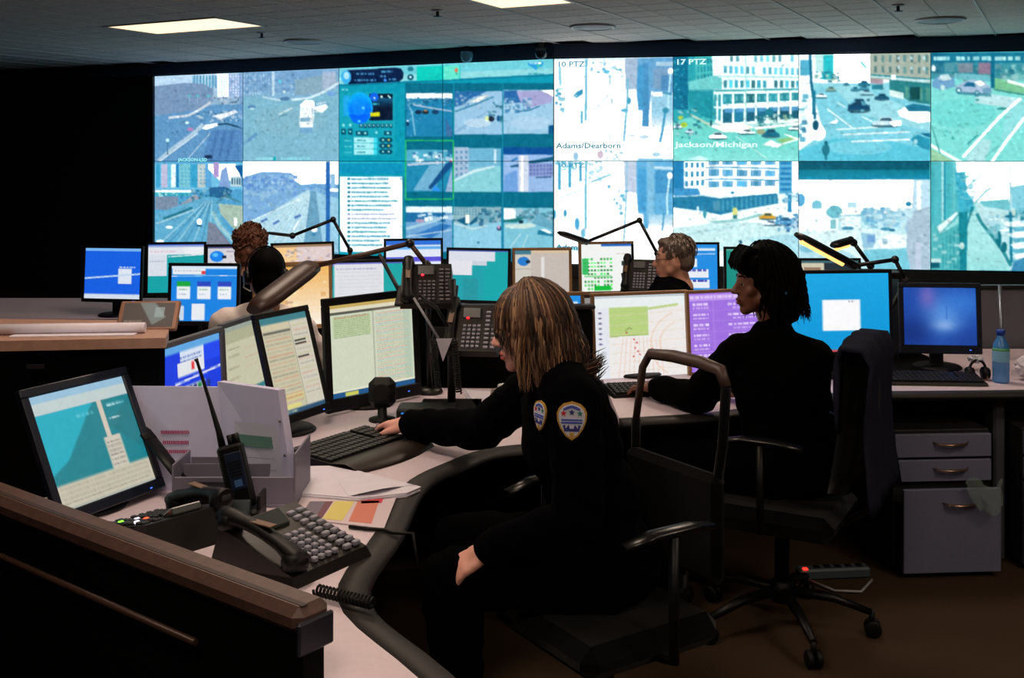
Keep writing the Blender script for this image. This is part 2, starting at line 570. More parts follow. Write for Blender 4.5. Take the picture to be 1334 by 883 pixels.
# ------------------------------------------------------------------ video wall
WH = (255, 255, 255)
def cell_map(x0, x1, facet, row):
    a = wall_pt(x0, facet); b = wall_pt(x1, facet); d = b - a; L2 = float(np.dot(d, d))
    def f(px, py):
        w = wall_pt(px, facet)
        u = float(np.dot(w - a, d)) / L2
        h = F * 1.02 / float(w[1])
        v = (py - (HY - h)) / h if row == 0 else (py - HY) / h
        return u, v
    return f

def paint_c1t(p):
    p.z(200, 90, 7.067)
    p.vgrad(-300, 40, 860, 420, (200, 225, 245), (120, 160, 190))
    p.rect(-300, 60, 380, 200, (185, 215, 240))
    for x in range(380, 600, 28): p.rect(x, 60, x + 14, 180, (70, 140, 185), .8)
    p.grid([(360, 70), (580, 60), (580, 160), (360, 165)], 7, 6, .5, .5, (60, 160, 190), .8)
    p.poly([(-300, 200), (300, 130), (470, 140), (560, 190), (560, 300), (400, 390), (-300, 470)], (120, 150, 185))
    p.speck(100, 160, 550, 370, 60, 30, [(110, 140, 180), (140, 160, 200), (90, 125, 165)], .4)
    for x in (340, 415, 515): p.ell(x, 250, 18, 10, (80, 190, 200)); p.line([(x, 250), (x, 330)], 6, (150, 180, 205))
    p.rect(600, 50, 700, 260, (235, 250, 255)); p.grid([(605, 70), (695, 70), (695, 250), (605, 250)], 4, 9, .5, .5, (130, 185, 215), .7)
    p.rect(700, 50, 860, 270, (150, 180, 220)); p.grid([(705, 60), (830, 55), (830, 260), (705, 260)], 5, 8, .5, .6, (235, 240, 255), .8, drop=.3)
    p.speck(540, 250, 830, 320, 40, 22, [(60, 90, 120), (190, 200, 215), (90, 120, 150)], .7)
    p.poly([(-300, 480), (400, 380), (560, 330), (860, 330), (860, 900), (-300, 900)], (95, 150, 195))
    p.line([(150, 450), (330, 430), (420, 385), (540, 305)], 22, (205, 215, 225))
    p.speck(400, 370, 830, 480, 55, 26, [(200, 220, 235), (60, 110, 150), (150, 190, 215)], .7)
    p.poly([(560, 430), (760, 380), (790, 400), (620, 470)], (215, 225, 235))
    p.poly([(450, 520), (600, 495), (610, 520), (500, 560), (460, 550)], (235, 245, 250))
    p.line([(50, 850), (180, 740), (360, 610), (470, 510)], 38, (170, 200, 220))
    p.line([(40, 870), (420, 590)], 8, (225, 235, 240))
    p.line([(330, 820), (560, 560)], 10, (175, 205, 225)); p.line([(560, 850), (600, 560)], 6, (130, 175, 210))
    p.poly([(540, 560), (830, 560), (860, 900), (440, 900)], (80, 130, 185), .8)
    for x in (590, 660, 730): p.line([(x - 60, 880), (x + 10, 570)], 26, (70, 115, 170), .7)
    p.line([(600, 510), (690, 505), (780, 530), (850, 560)], 14, (30, 70, 100))
    p.ell(350, 555, 28, 16, (180, 130, 180)); p.ell(320, 495, 18, 12, (210, 240, 240)); p.ell(140, 655, 16, 18, (200, 250, 250)); p.line([(140, 670), (140, 790)], 8, (60, 110, 150))
    p.poly([(480, 790), (550, 790), (550, 820), (480, 825)], (25, 50, 80))
    p.rect(795, 40, 900, 900, (100, 150, 200), .5)
def paint_c1b(p):
    p.z(200, 205, 7.675)
    p.rect(-200, 40, 1000, 900, (80, 160, 205)); p.rect(-100, 60, 920, 320, (110, 190, 225))
    for x, w, c in ((40, 40, (60, 160, 205)), (90, 60, (190, 190, 220)), (190, 45, (215, 240, 245)), (235, 30, (30, 130, 185)), (270, 110, (120, 195, 210)), (380, 70, (60, 165, 205)), (450, 80, (190, 205, 205)), (530, 60, (90, 165, 215))):
        p.rect(x, 70, x + w, 300, c)
    p.grid([(240, 100), (540, 100), (540, 280), (240, 280)], 8, 5, .5, .5, (60, 150, 200), .5)
    p.poly([(560, 65), (830, 65), (880, 190), (700, 260), (560, 120)], WH); p.rect(610, 50, 665, 200, (175, 150, 205))
    p.poly([(660, 300), (690, 130), (740, 90), (780, 300)], (130, 165, 215)); p.poly([(820, 85), (900, 75), (900, 300), (870, 160)], (20, 90, 150))
    p.rect(780, 190, 890, 290, (190, 215, 225)); p.grid([(785, 200), (885, 200), (885, 280), (785, 280)], 4, 1, .5, .8, (40, 90, 120))
    p.rect(30, 325, 390, 350, (235, 250, 250)); p.rect(30, 350, 380, 385, (60, 170, 190)); p.speck(40, 350, 380, 400, 25, 20, [(200, 240, 240), (40, 130, 160)], .8)
    p.rect(30, 390, 260, 520, (120, 140, 165)); p.poly([(260, 480), (420, 370), (480, 400), (300, 520)], (150, 155, 170))
    p.poly([(560, 300), (720, 290), (800, 330), (760, 400), (580, 400)], (40, 100, 150)); p.speck(380, 300, 780, 420, 70, 30, [(40, 120, 150), (150, 190, 200), (30, 90, 120)], .6)
    p.poly([(30, 560), (540, 390), (640, 400), (700, 620), (860, 880), (20, 880)], (95, 170, 205))
    for k in range(7): p.line([(30 + k * 90, 900), (540 + k * 9, 430)], 12, [(170, 215, 230), (60, 130, 170)][k % 2], .7)
    p.line([(110, 610), (250, 560), (400, 500)], 24, (40, 120, 140)); p.line([(40, 660), (420, 520)], 10, (190, 220, 225))
    p.poly([(660, 460), (900, 480), (920, 700), (820, 720), (680, 560)], (165, 190, 175)); p.line([(640, 460), (720, 380), (890, 450)], 10, (70, 120, 130))
    p.poly([(560, 640), (620, 660), (800, 880), (540, 880)], (120, 130, 150)); p.line([(600, 540), (670, 680), (840, 860)], 40, (150, 200, 210))
    p.ell(470, 640, 26, 32, (240, 250, 250)); p.ell(470, 680, 30, 10, (20, 90, 120)); p.ell(170, 695, 36, 16, (225, 245, 245)); p.ell(80, 835, 40, 18, (225, 245, 245)); p.rect(815, 600, 845, 680, (235, 245, 240))
def paint_c2t(p):
    p.z(315, 88, 6.954)
    p.vgrad(-20, 0, 960, 880, (130, 175, 210), (122, 180, 205))
    p.rect(-20, 30, 900, 230, (120, 165, 205)); p.grid([(20, 60), (320, 50), (320, 250), (20, 260)], 12, 5, .4, .7, (200, 225, 240), .6, drop=.4)
    p.speck(0, 60, 520, 230, 70, 30, [(95, 140, 185), (160, 195, 220), (80, 130, 175)], .5)
    p.rect(285, 40, 305, 260, (190, 220, 235)); p.ell(355, 130, 16, 16, (90, 200, 220)); p.ell(395, 222, 13, 13, (215, 240, 240))
    p.poly([(490, 120), (740, 70), (860, 40), (880, 150), (740, 240), (490, 250)], (135, 170, 190)); p.rect(740, 40, 860, 200, (185, 195, 220), .6)
    p.poly([(0, 260), (340, 290), (560, 290), (760, 230), (900, 180), (900, 880), (0, 880)], (125, 182, 205))
    p.line([(460, 295), (620, 280), (760, 220), (890, 140)], 22, (205, 230, 240)); p.line([(200, 270), (360, 300)], 16, (190, 220, 230))
    p.ell(400, 285, 45, 18, (80, 125, 165)); p.ell(100, 360, 36, 20, (90, 140, 185)); p.ell(105, 375, 24, 8, (180, 225, 235))
    p.line([(340, 430), (470, 370)], 28, (150, 195, 210)); p.line([(350, 425), (470, 368)], 10, (235, 250, 250)); p.line([(350, 445), (420, 425)], 12, (60, 120, 160))
    p.poly([(540, 340), (580, 300), (660, 300), (670, 330), (665, 450), (645, 580), (540, 580), (530, 500)], (252, 253, 255))
    p.poly([(540, 460), (630, 455), (625, 490), (540, 492)], (120, 170, 205)); p.rect(535, 545, 650, 592, (100, 160, 210)); p.line([(645, 330), (650, 450)], 8, (160, 195, 220))
    p.poly([(670, 360), (770, 335), (790, 360), (740, 410), (675, 405)], (240, 250, 255)); p.poly([(680, 330), (760, 305), (770, 325), (690, 345)], (190, 220, 235)); p.ell(820, 240, 40, 20, (110, 160, 215))
    p.line([(30, 690), (150, 600)], 26, (95, 150, 190)); p.line([(0, 740), (60, 660)], 18, (110, 165, 195)); p.ell(450, 480, 330, 140, (140, 180, 190), .3); p.dash(138, 812, 300, 22, (150, 228, 238), .9, .15); p.rect(298, 808, 320, 840, (0, 175, 185)); p.dash(365, 812, 630, 22, (140, 225, 235), .9, .2)
def paint_c2b(p):
    p.z(315, 205, 7.362)
    p.rect(-50, 30, 1000, 900, WH); p.vgrad(0, 260, 960, 900, (170, 205, 230), (165, 215, 230))
    p.poly([(20, 200), (60, 180), (200, 140), (350, 140), (480, 150), (530, 185), (500, 210), (560, 250), (600, 300), (640, 320), (300, 560), (0, 640)], (120, 170, 215))
    p.speck(20, 170, 520, 330, 110, 36, [(95, 140, 210), (150, 195, 230), (80, 130, 200), (170, 205, 230)], .6); p.speck(20, 300, 560, 480, 60, 40, [(140, 190, 220), (165, 205, 220), (120, 170, 205)], .5)
    p.poly([(560, 270), (700, 250), (960, 260), (960, 420), (720, 340), (600, 330)], (110, 165, 215)); p.speck(600, 270, 820, 360, 40, 24, [(90, 145, 200), (160, 200, 225)], .6)
    p.poly([(600, 330), (660, 310), (670, 420), (640, 800), (0, 800), (0, 640), (300, 520)], (175, 215, 230))
    for k in range(6): p.line([(60 + k * 110, 850), (600 + k * 12, 350)], 10, (205, 232, 240), .8)
    p.line([(30, 640), (560, 400)], 10, (215, 235, 240))
    p.poly([(670, 320), (720, 330), (790, 850), (600, 850)], (105, 160, 190)); p.poly([(720, 330), (960, 400), (960, 900), (800, 850)], (150, 200, 225))
    p.rect(815, 40, 855, 860, (40, 105, 180)); p.rect(860, 160, 905, 300, (140, 190, 225)); p.rect(855, 300, 930, 325, WH)
    for x, y in ((340, 620), (225, 600), (545, 565)): p.line([(x - 30, y + 15), (x + 30, y - 15)], 22, (80, 125, 190))
    p.ell(705, 690, 32, 22, (235, 245, 250)); p.ell(700, 735, 22, 14, (60, 130, 170)); p.line([(500, 700), (560, 600)], 8, WH)
    p.rect(935, 0, 960, 900, (30, 130, 160))
def gui(p):
    BG = (8, 152, 178); DK = (4, 108, 135)
    p.z(440, 80, 7.064)
    p.rect(-10, -40, 2400, 2600, BG); p.poly([(20, 60), (2010, -50), (2010, 118), (20, 215)], (110, 205, 218)); p.poly([(20, 150), (2010, 65), (2010, 118), (20, 215)], (165, 225, 228), .6)
    p.line([(20, 228), (2010, 128)], 12, (12, 120, 150))
    p.rect(-10, -40, 22, 2600, (4, 70, 100))
    # status pill
    p.poly([(100, 85), (540, 62), (590, 70), (615, 110), (610, 160), (575, 190), (110, 215), (60, 160)], (6, 30, 70))
    p.ell(88, 148, 46, 62, (60, 175, 235)); p.ell(90, 135, 26, 34, (170, 225, 250))
    for y, x0, x1 in ((110, 180, 350), (168, 165, 360), (90, 410, 450), (88, 460, 510), (132, 400, 450), (160, 480, 545)): p.dash(x0, y, x1, 18, (90, 180, 235), .8)
    p.ell(445, 178, 14, 14, (60, 150, 250)); p.ell(678, 75, 28, 22, (30, 120, 140)); p.ell(678, 150, 30, 28, (10, 90, 115)); p.ell(678, 148, 11, 11, (220, 250, 250))
    p.poly([(735, 55), (1135, 38), (1135, 165), (735, 185)], (10, 205, 190)); p.poly([(985, 45), (1130, 38), (1130, 165), (985, 175)], (100, 228, 205))
    for y in (80, 120, 150): p.dash(800, y, 940, 8, (60, 170, 165), .6)
    p.ell(1100, 85, 16, 20, (225, 120, 75)); p.ell(1102, 118, 9, 9, (40, 160, 130))
    p.z(575, 75, 6.793); p.poly([(770, 50), (910, 45), (905, 75), (860, 95), (845, 120), (810, 90), (775, 75)], (40, 160, 220)); p.dash(790, 48, 890, 16, (240, 250, 255)); p.poly([(850, 70), (890, 65), (860, 100)], (60, 200, 170)); p.dash(775, 142, 915, 12, (30, 140, 160), .8)
    p.z(440, 80, 7.064)
    p.dash(45, 258, 105, 12, (150, 225, 230))
    p.rect(30, 285, 535, 870, (20, 160, 182)); p.rect(300, 300, 515, 545, (8, 25, 50)); p.vgrad(330, 340, 515, 430, (20, 90, 130), (8, 25, 50)); p.ell(345, 330, 42, 40, (15, 100, 230)); p.dash(335, 388, 390, 16, (60, 190, 215))
    p.ell(412, 328, 12, 12, (200, 245, 240)); p.line([(470, 315), (495, 340)], 14, (190, 240, 240)); p.ell(347, 340, 10, 10, (190, 230, 255))
    p.poly([(60, 320), (120, 315), (130, 500), (60, 505)], (30, 165, 230))
    for k in range(10): p.ell(215, 432 + 2 * k, 118 - k * 2, 145 - k * 12, tuple(np.array((10, 175, 250)) * (1 - k / 10) + np.array((0, 110, 240)) * k / 10))
    p.poly([(110, 490), (320, 490), (270, 560), (210, 578), (150, 560)], (0, 80, 245), .7); p.ell(208, 552, 14, 10, (90, 220, 250)); p.ell(205, 430, 60, 75, (20, 150, 250), .5); p.ell(245, 432, 14, 14, (90, 200, 255))
    p.poly([(310, 475), (395, 468), (395, 505), (310, 510)], (215, 215, 20))
    for k in range(8): p.rect(208 + k * 39, 575, 240 + k * 39, 612, (8, 85, 110)); p.rect(218 + k * 39, 580, 230 + k * 39, 598, (170, 235, 230), .8)
    for x in (62, 125): p.ell(x, 588, 14, 14, (130, 225, 225)); p.rect(x - 20, 620, x + 22, 675, (8, 85, 110)); p.ell(x, 645, 10, 8, (120, 220, 220))
    for x0, x1 in ((175, 235), (235, 290), (435, 505)): p.rect(x0, 640, x1, 682, (8, 85, 110)); p.ell((x0 + x1) / 2, 660, 12, 10, (150, 235, 235))
    p.ell(365, 655, 12, 12, (150, 230, 230))
    for k in range(3):
        y = 700 + k * 54
        p.rect(158, y, 370, y + 48, (165, 235, 240)); p.rect(340, y, 370, y + 48, (60, 215, 235)); p.dash(190, y + 20, 270, 12, (40, 130, 150)); p.dash(70, y + 24, 140, 10, (110, 215, 220))
        for x, c in ((425, (150, 230, 220)), (478, [(220, 220, 90), (220, 220, 90), (170, 230, 220)][k])): p.ell(x, y + 22, 36, 24, (8, 80, 105)); p.ell(x, y + 22, 9, 9, c)
    p.z(440, 200, 7.064)
    p.rect(22, 85, 605, 185, (12, 145, 185)); p.rect(22, 80, 605, 90, (40, 175, 200)); p.rect(30, 212, 602, 900, (228, 244, 250)); p.rect(602, 212, 625, 900, (20, 125, 150))
    ws = (475, 475, 500, 465, 480, 560, 500, 430, 530, 540, 490, 465, 450, 495, 400, 420)
    for k, w in enumerate(ws):
        y = 224 + k * 40.2; c = (150, 150, 185) if k in (8, 9) else (10, 125, 150)
        p.ell(112, y + 10, 15, 10, c); p.dash(135, y + 3, w, 15, c, .75, .1)
    p.rect(580, 225, 600, 245, (120, 190, 205))
    # picture grid
    p.z(575, 75, 6.793)
    for x0, x1 in ((-315, 112), (120, 545), (555, 1000)):
        p.rect(x0, 230, x1, 1920, DK)
    p.rect(545, 230, 555, 1900, (20, 135, 160))
    p.z(440, 80, 7.064)     # row 1 left
    p.rect(640, 295, 1065, 690, (28, 130, 175)); p.rect(640, 295, 1065, 345, (225, 235, 245)); p.speck(640, 330, 1060, 400, 50, 26, [(30, 90, 130), (120, 170, 200), (20, 100, 140)], .7)
    p.line([(700, 400), (860, 430), (1060, 460)], 14, (170, 190, 215)); p.line([(655, 400), (690, 460), (720, 680)], 16, (110, 180, 210)); p.speck(660, 400, 760, 680, 20, 20, [(130, 190, 215), (60, 150, 185)], .6)
    for x, c in ((750, (20, 50, 80)), (815, (30, 50, 60)), (905, (20, 60, 100))): p.ell(x, 468, 32, 20, c); p.ell(815, 455, 16, 8, (190, 130, 90))
    p.ell(652, 575, 14, 22, (10, 60, 100)); p.ell(652, 548, 12, 8, (220, 240, 250)); p.poly([(1000, 520), (1065, 640), (1065, 690), (1010, 690)], (60, 110, 160))
    p.z(575, 75, 6.793)     # row 1 middle
    p.rect(122, 300, 545, 680, (150, 195, 225)); p.poly([(122, 300), (420, 300), (270, 360), (200, 420), (122, 440)], (40, 110, 170)); p.speck(130, 300, 420, 440, 40, 26, [(190, 205, 220), (30, 90, 150), (130, 170, 200)], .6)
    p.poly([(250, 400), (350, 345), (440, 330), (330, 400)], (215, 220, 215)); p.line([(130, 480), (300, 420), (470, 350)], 12, (50, 130, 165)); p.line([(130, 660), (430, 470)], 8, (120, 165, 205)); p.line([(160, 680), (400, 520)], 5, (190, 220, 240))
    p.speck(420, 380, 545, 560, 26, 26, [(20, 90, 120), (60, 130, 150)], .7); p.ell(412, 545, 20, 26, (215, 235, 160)); p.ell(450, 545, 26, 24, (35, 40, 60)); p.ell(512, 540, 16, 28, (20, 90, 140)); p.ell(330, 580, 120, 40, (205, 225, 240), .6)
    p.rect(555, 290, 1000, 675, (155, 200, 228)); p.poly([(560, 295), (680, 295), (690, 350), (760, 400), (560, 400)], (40, 105, 170)); p.poly([(670, 300), (870, 295), (990, 330), (980, 400), (760, 450), (700, 380)], (165, 165, 210)); p.poly([(870, 290), (1000, 290), (1000, 350), (950, 320)], WH)
    p.speck(560, 350, 770, 480, 50, 34, [(60, 130, 180), (190, 215, 230), (40, 110, 160)], .6); p.line([(680, 480), (780, 470), (880, 430)], 10, (40, 110, 150)); p.rect(955, 600, 1000, 675, (10, 90, 140)); p.ell(800, 580, 180, 60, (185, 215, 235), .5)
    p.line([(-380, 1300), (-380, 1300)], 1, BG)
    # row 2
    p.z(440, 200, 7.064)
    p.rect(640, -35, 1065, 350, (30, 135, 175)); p.rect(640, -35, 1065, 90, (80, 170, 200)); p.speck(680, -35, 1060, 70, 30, 40, [(235, 245, 250), (30, 100, 150), (170, 205, 220)], .8); p.line([(650, 105), (1000, 80)], 20, (190, 205, 225)); p.poly([(850, 110), (1000, 90), (900, 340), (700, 340)], (130, 185, 215), .8)
    p.poly([(1000, 100), (1060, 60), (1065, 110), (900, 300), (860, 330), (840, 310)], (20, 80, 135)); p.ell(1050, 70, 10, 10, (230, 70, 110)); p.poly([(870, 340), (900, 290), (950, 330), (950, 350)], (50, 150, 235)); p.poly([(1000, 350), (1060, 130), (1065, 350)], (150, 180, 215))
    p.line([(632, -120), (632, 418), (1072, 418), (1072, -120), (632, -120)], 11, (40, 190, 95))
    p.z(575, 200, 7.067)
    p.rect(125, -50, 560, 352, (120, 190, 215)); p.rect(125, -60, 260, 210, (165, 190, 215)); p.grid([(130, -40), (260, -40), (260, 200), (130, 230)], 3, 5, .5, .5, (70, 130, 175), .7); p.rect(265, -50, 560, 120, (110, 180, 210)); p.rect(490, -40, 515, 90, (200, 230, 240))
    p.poly([(125, 240), (300, 150), (500, 110), (560, 120), (560, 352), (125, 352)], (135, 205, 215)); p.poly([(125, 240), (300, 150), (500, 110), (500, 125), (300, 180), (125, 260)], (200, 230, 235)); p.rect(555, -60, 580, 352, (20, 120, 160))
    p.rect(578, 10, 1035, 352, (150, 185, 230)); p.rect(578, -60, 1035, 10, (10, 80, 150)); p.poly([(640, 115), (740, 90), (740, 120), (640, 130)], (30, 90, 130)); p.line([(650, 70), (710, 40)], 18, (50, 120, 190)); p.rect(718, 15, 810, 352, (205, 215, 232)); p.rect(740, 15, 760, 352, (230, 235, 245))
    p.poly([(810, 70), (1035, 25), (1035, 65), (810, 100)], (20, 90, 125)); p.rect(810, 90, 1035, 210, (140, 155, 205)); p.grid([(815, 100), (1030, 90), (1030, 200), (815, 205)], 7, 3, .6, .6, (70, 100, 170), .7); p.line([(880, 220), (1020, 215)], 14, (60, 100, 150)); p.poly([(590, 200), (700, 150), (710, 352), (580, 352)], (110, 160, 220)); p.rect(1035, -60, 1045, 900, (20, 140, 150))
    # row 3
    p.z(440, 200, 7.064)
    p.rect(635, 485, 1065, 900, (110, 165, 210)); p.rect(635, 485, 1065, 545, (215, 235, 245)); p.rect(635, 540, 1000, 625, (30, 110, 165)); p.speck(680, 540, 1060, 600, 20, 40, [(225, 240, 245), (170, 205, 225)], .9); p.ell(765, 615, 40, 16, (180, 150, 180)); p.line([(640, 690), (950, 600)], 26, (165, 205, 225)); p.poly([(720, 740), (960, 640), (1060, 660), (860, 780)], (50, 120, 190)); p.line([(640, 760), (1060, 700)], 10, (190, 215, 230))
    p.z(575, 200, 7.067)
    p.rect(120, 490, 560, 870, (130, 195, 220)); p.rect(120, 490, 560, 640, (140, 180, 190)); p.grid([(125, 495), (420, 495), (420, 570), (125, 570)], 11, 3, .5, .6, (60, 130, 160), .7); p.poly([(120, 620), (260, 570), (270, 660), (340, 620), (340, 570), (240, 660), (120, 600)], (20, 95, 130)); p.rect(230, 560, 265, 640, (225, 235, 220)); p.speck(340, 500, 560, 630, 50, 40, [(20, 80, 120), (110, 170, 190), (40, 110, 140)], .7)
    p.poly([(120, 640), (350, 680), (560, 620), (560, 870), (120, 870)], (140, 202, 225)); p.line([(125, 640), (300, 690), (430, 660)], 16, (190, 220, 225)); p.ell(540, 685, 24, 22, (40, 70, 110)); p.ell(535, 675, 12, 14, (210, 150, 190)); p.ell(350, 815, 14, 8, (40, 110, 140))
    p.rect(560, 490, 580, 870, (20, 130, 165))
    p.rect(580, 498, 1035, 870, (125, 195, 215)); p.rect(580, 498, 690, 600, (225, 240, 240)); p.speck(690, 500, 1035, 600, 60, 36, [(90, 140, 160), (160, 185, 200), (50, 120, 140)], .7); p.poly([(580, 610), (720, 590), (780, 580), (700, 630), (580, 630)], (30, 120, 120)); p.ell(740, 625, 22, 18, (20, 60, 80)); p.poly([(590, 650), (780, 640), (880, 630), (870, 670), (760, 690), (600, 680)], (200, 225, 220))
    p.poly([(840, 640), (900, 540), (1035, 640), (1035, 700)], (100, 165, 190)); p.poly([(900, 700), (1035, 715), (1035, 760), (890, 740)], (30, 120, 155)); p.poly([(905, 695), (960, 690), (1035, 725), (1000, 735)], (225, 245, 245)); p.line([(640, 860), (740, 730)], 7, (200, 230, 230)); p.line([(755, 860), (805, 740)], 7, (200, 230, 230)); p.rect(1030, 480, 1045, 900, (10, 110, 130))
    p.z(575, 75, 6.793); p.rect(15, 20, 22, 2000, (10, 110, 140), .5)

def paint_c5t(p):
    p.z(720, 70, 6.219)
    p.rect(-20, -20, 1100, 1000, (252, 254, 255)); p.rect(10, 30, 980, 60, (215, 240, 248))
    p.line([(275, 45), (270, 545)], 18, (110, 190, 215)); p.line([(60, 110), (65, 260)], 22, (150, 210, 228))
    p.speck(300, 60, 560, 200, 26, 26, [(150, 205, 225), (190, 225, 238), (60, 165, 200)], .8); p.speck(20, 280, 80, 480, 14, 30, [(40, 150, 190), (130, 200, 220)], .9); p.poly([(165, 350), (200, 310), (245, 290), (245, 330), (200, 360)], (50, 150, 190))
    p.line([(330, 460), (470, 320)], 18, (215, 230, 240)); p.line([(20, 420), (200, 340)], 8, (215, 235, 242)); p.rect(460, 190, 470, 255, (90, 170, 205)); p.ell(480, 385, 9, 26, (170, 205, 222)); p.ell(440, 150, 24, 14, (90, 190, 220)); p.rect(228, 465, 245, 565, (80, 170, 200))
    p.poly([(585, 40), (690, 40), (690, 290), (590, 290)], (165, 190, 215)); p.poly([(690, 40), (980, 30), (980, 320), (820, 320), (800, 300), (770, 590), (725, 590), (735, 460), (695, 460), (680, 300)], (100, 165, 210))
    p.poly([(740, 90), (775, 75), (780, 590), (725, 590)], (70, 145, 195)); p.poly([(690, 110), (740, 80), (730, 460), (700, 460), (680, 330)], (70, 155, 205)); p.rect(815, 120, 940, 290, (120, 160, 195)); p.poly([(800, 340), (980, 330), (980, 600), (870, 590), (800, 560)], (150, 205, 230)); p.vgrad(800, 480, 980, 620, (150, 205, 230), (245, 250, 255))
    p.rect(880, 180, 945, 300, (60, 130, 185), .7); p.rect(835, 70, 975, 105, (170, 205, 225)); p.ell(955, 145, 24, 26, WH); p.line([(955, 160), (940, 330), (930, 480)], 14, (190, 235, 245)); p.line([(910, 480), (890, 620), (870, 715)], 18, (60, 160, 200)); p.ell(915, 460, 26, 24, (60, 150, 180)); p.rect(810, 310, 890, 350, (235, 245, 250)); p.line([(890, 320), (965, 330)], 16, (60, 150, 185))
    p.line([(610, 200), (605, 400), (590, 560), (578, 710)], 16, (120, 190, 215)); p.ell(620, 385, 16, 26, (70, 165, 200)); p.ell(585, 460, 30, 14, (90, 180, 210)); p.ell(740, 675, 40, 16, (185, 215, 230)); p.ell(640, 660, 40, 14, (215, 230, 240)); p.line([(570, 735), (960, 775)], 8, (215, 228, 235))
    p.ell(190, 830, 20, 34, (150, 195, 225)); p.ell(388, 815, 26, 34, (205, 190, 205)); p.speck(420, 770, 560, 850, 10, 26, [(190, 215, 228), (140, 195, 215)], .8); p.ell(840, 815, 34, 18, (170, 215, 230)); p.line([(470, 640), (465, 700)], 26, (220, 232, 240))
    p.rect(10, 858, 700, 900, (200, 232, 242)); p.rect(690, 850, 1000, 900, (120, 190, 225))
def paint_c5b(p):
    p.z(720, 206, 6.5875)
    p.rect(-20, -20, 1100, 1000, (252, 254, 255)); p.rect(0, 0, 14, 900, (20, 110, 170))
    for x, y0, y1, w in ((62, 60, 270, 22), (150, 60, 250, 22), (240, 30, 200, 20)): p.line([(x, y0), (x, y1)], w, (60, 170, 205))
    p.speck(20, 20, 300, 90, 30, 26, [(120, 200, 222), (60, 165, 200)], .8); p.speck(300, 20, 420, 200, 26, 28, [(150, 210, 228), (190, 228, 238)], .8); p.line([(330, 205), (500, 140)], 14, (120, 195, 218)); p.line([(30, 350), (260, 270)], 10, (190, 225, 235)); p.line([(288, 20), (285, 600)], 18, (110, 190, 215))
    p.poly([(610, 20), (720, 20), (715, 300), (620, 280)], (190, 205, 225)); p.line([(640, 20), (630, 400), (610, 720)], 14, (150, 200, 222))
    p.poly([(720, 20), (1060, 15), (1060, 320), (1040, 590), (980, 590), (960, 480), (830, 480), (820, 600), (780, 600), (780, 480), (735, 470), (720, 300)], (95, 175, 220)); p.rect(735, 90, 800, 460, (70, 160, 212)); p.rect(880, 110, 1040, 300, (65, 150, 200)); p.rect(810, 20, 870, 560, (125, 190, 225)); p.line([(870, 80), (1040, 90)], 24, (190, 225, 238)); p.ell(1005, 150, 24, 30, WH); p.line([(1000, 180), (980, 340), (985, 500)], 14, (210, 245, 250)); p.vgrad(830, 480, 1060, 620, (150, 205, 230), WH, 8); p.line([(955, 470), (940, 620)], 12, (50, 150, 195))
    p.speck(520, 260, 620, 420, 12, 28, [(90, 180, 212), (150, 205, 225)], .9); p.ell(485, 245, 12, 14, (90, 175, 205)); p.ell(590, 470, 16, 14, (90, 180, 210)); p.ell(110, 470, 14, 30, (50, 155, 200)); p.ell(212, 560, 20, 50, (70, 170, 210)); p.ell(265, 640, 20, 40, (120, 195, 222)); p.ell(15, 480, 18, 40, (60, 170, 205))
    p.line([(40, 760), (220, 775)], 26, (120, 200, 215), .8)
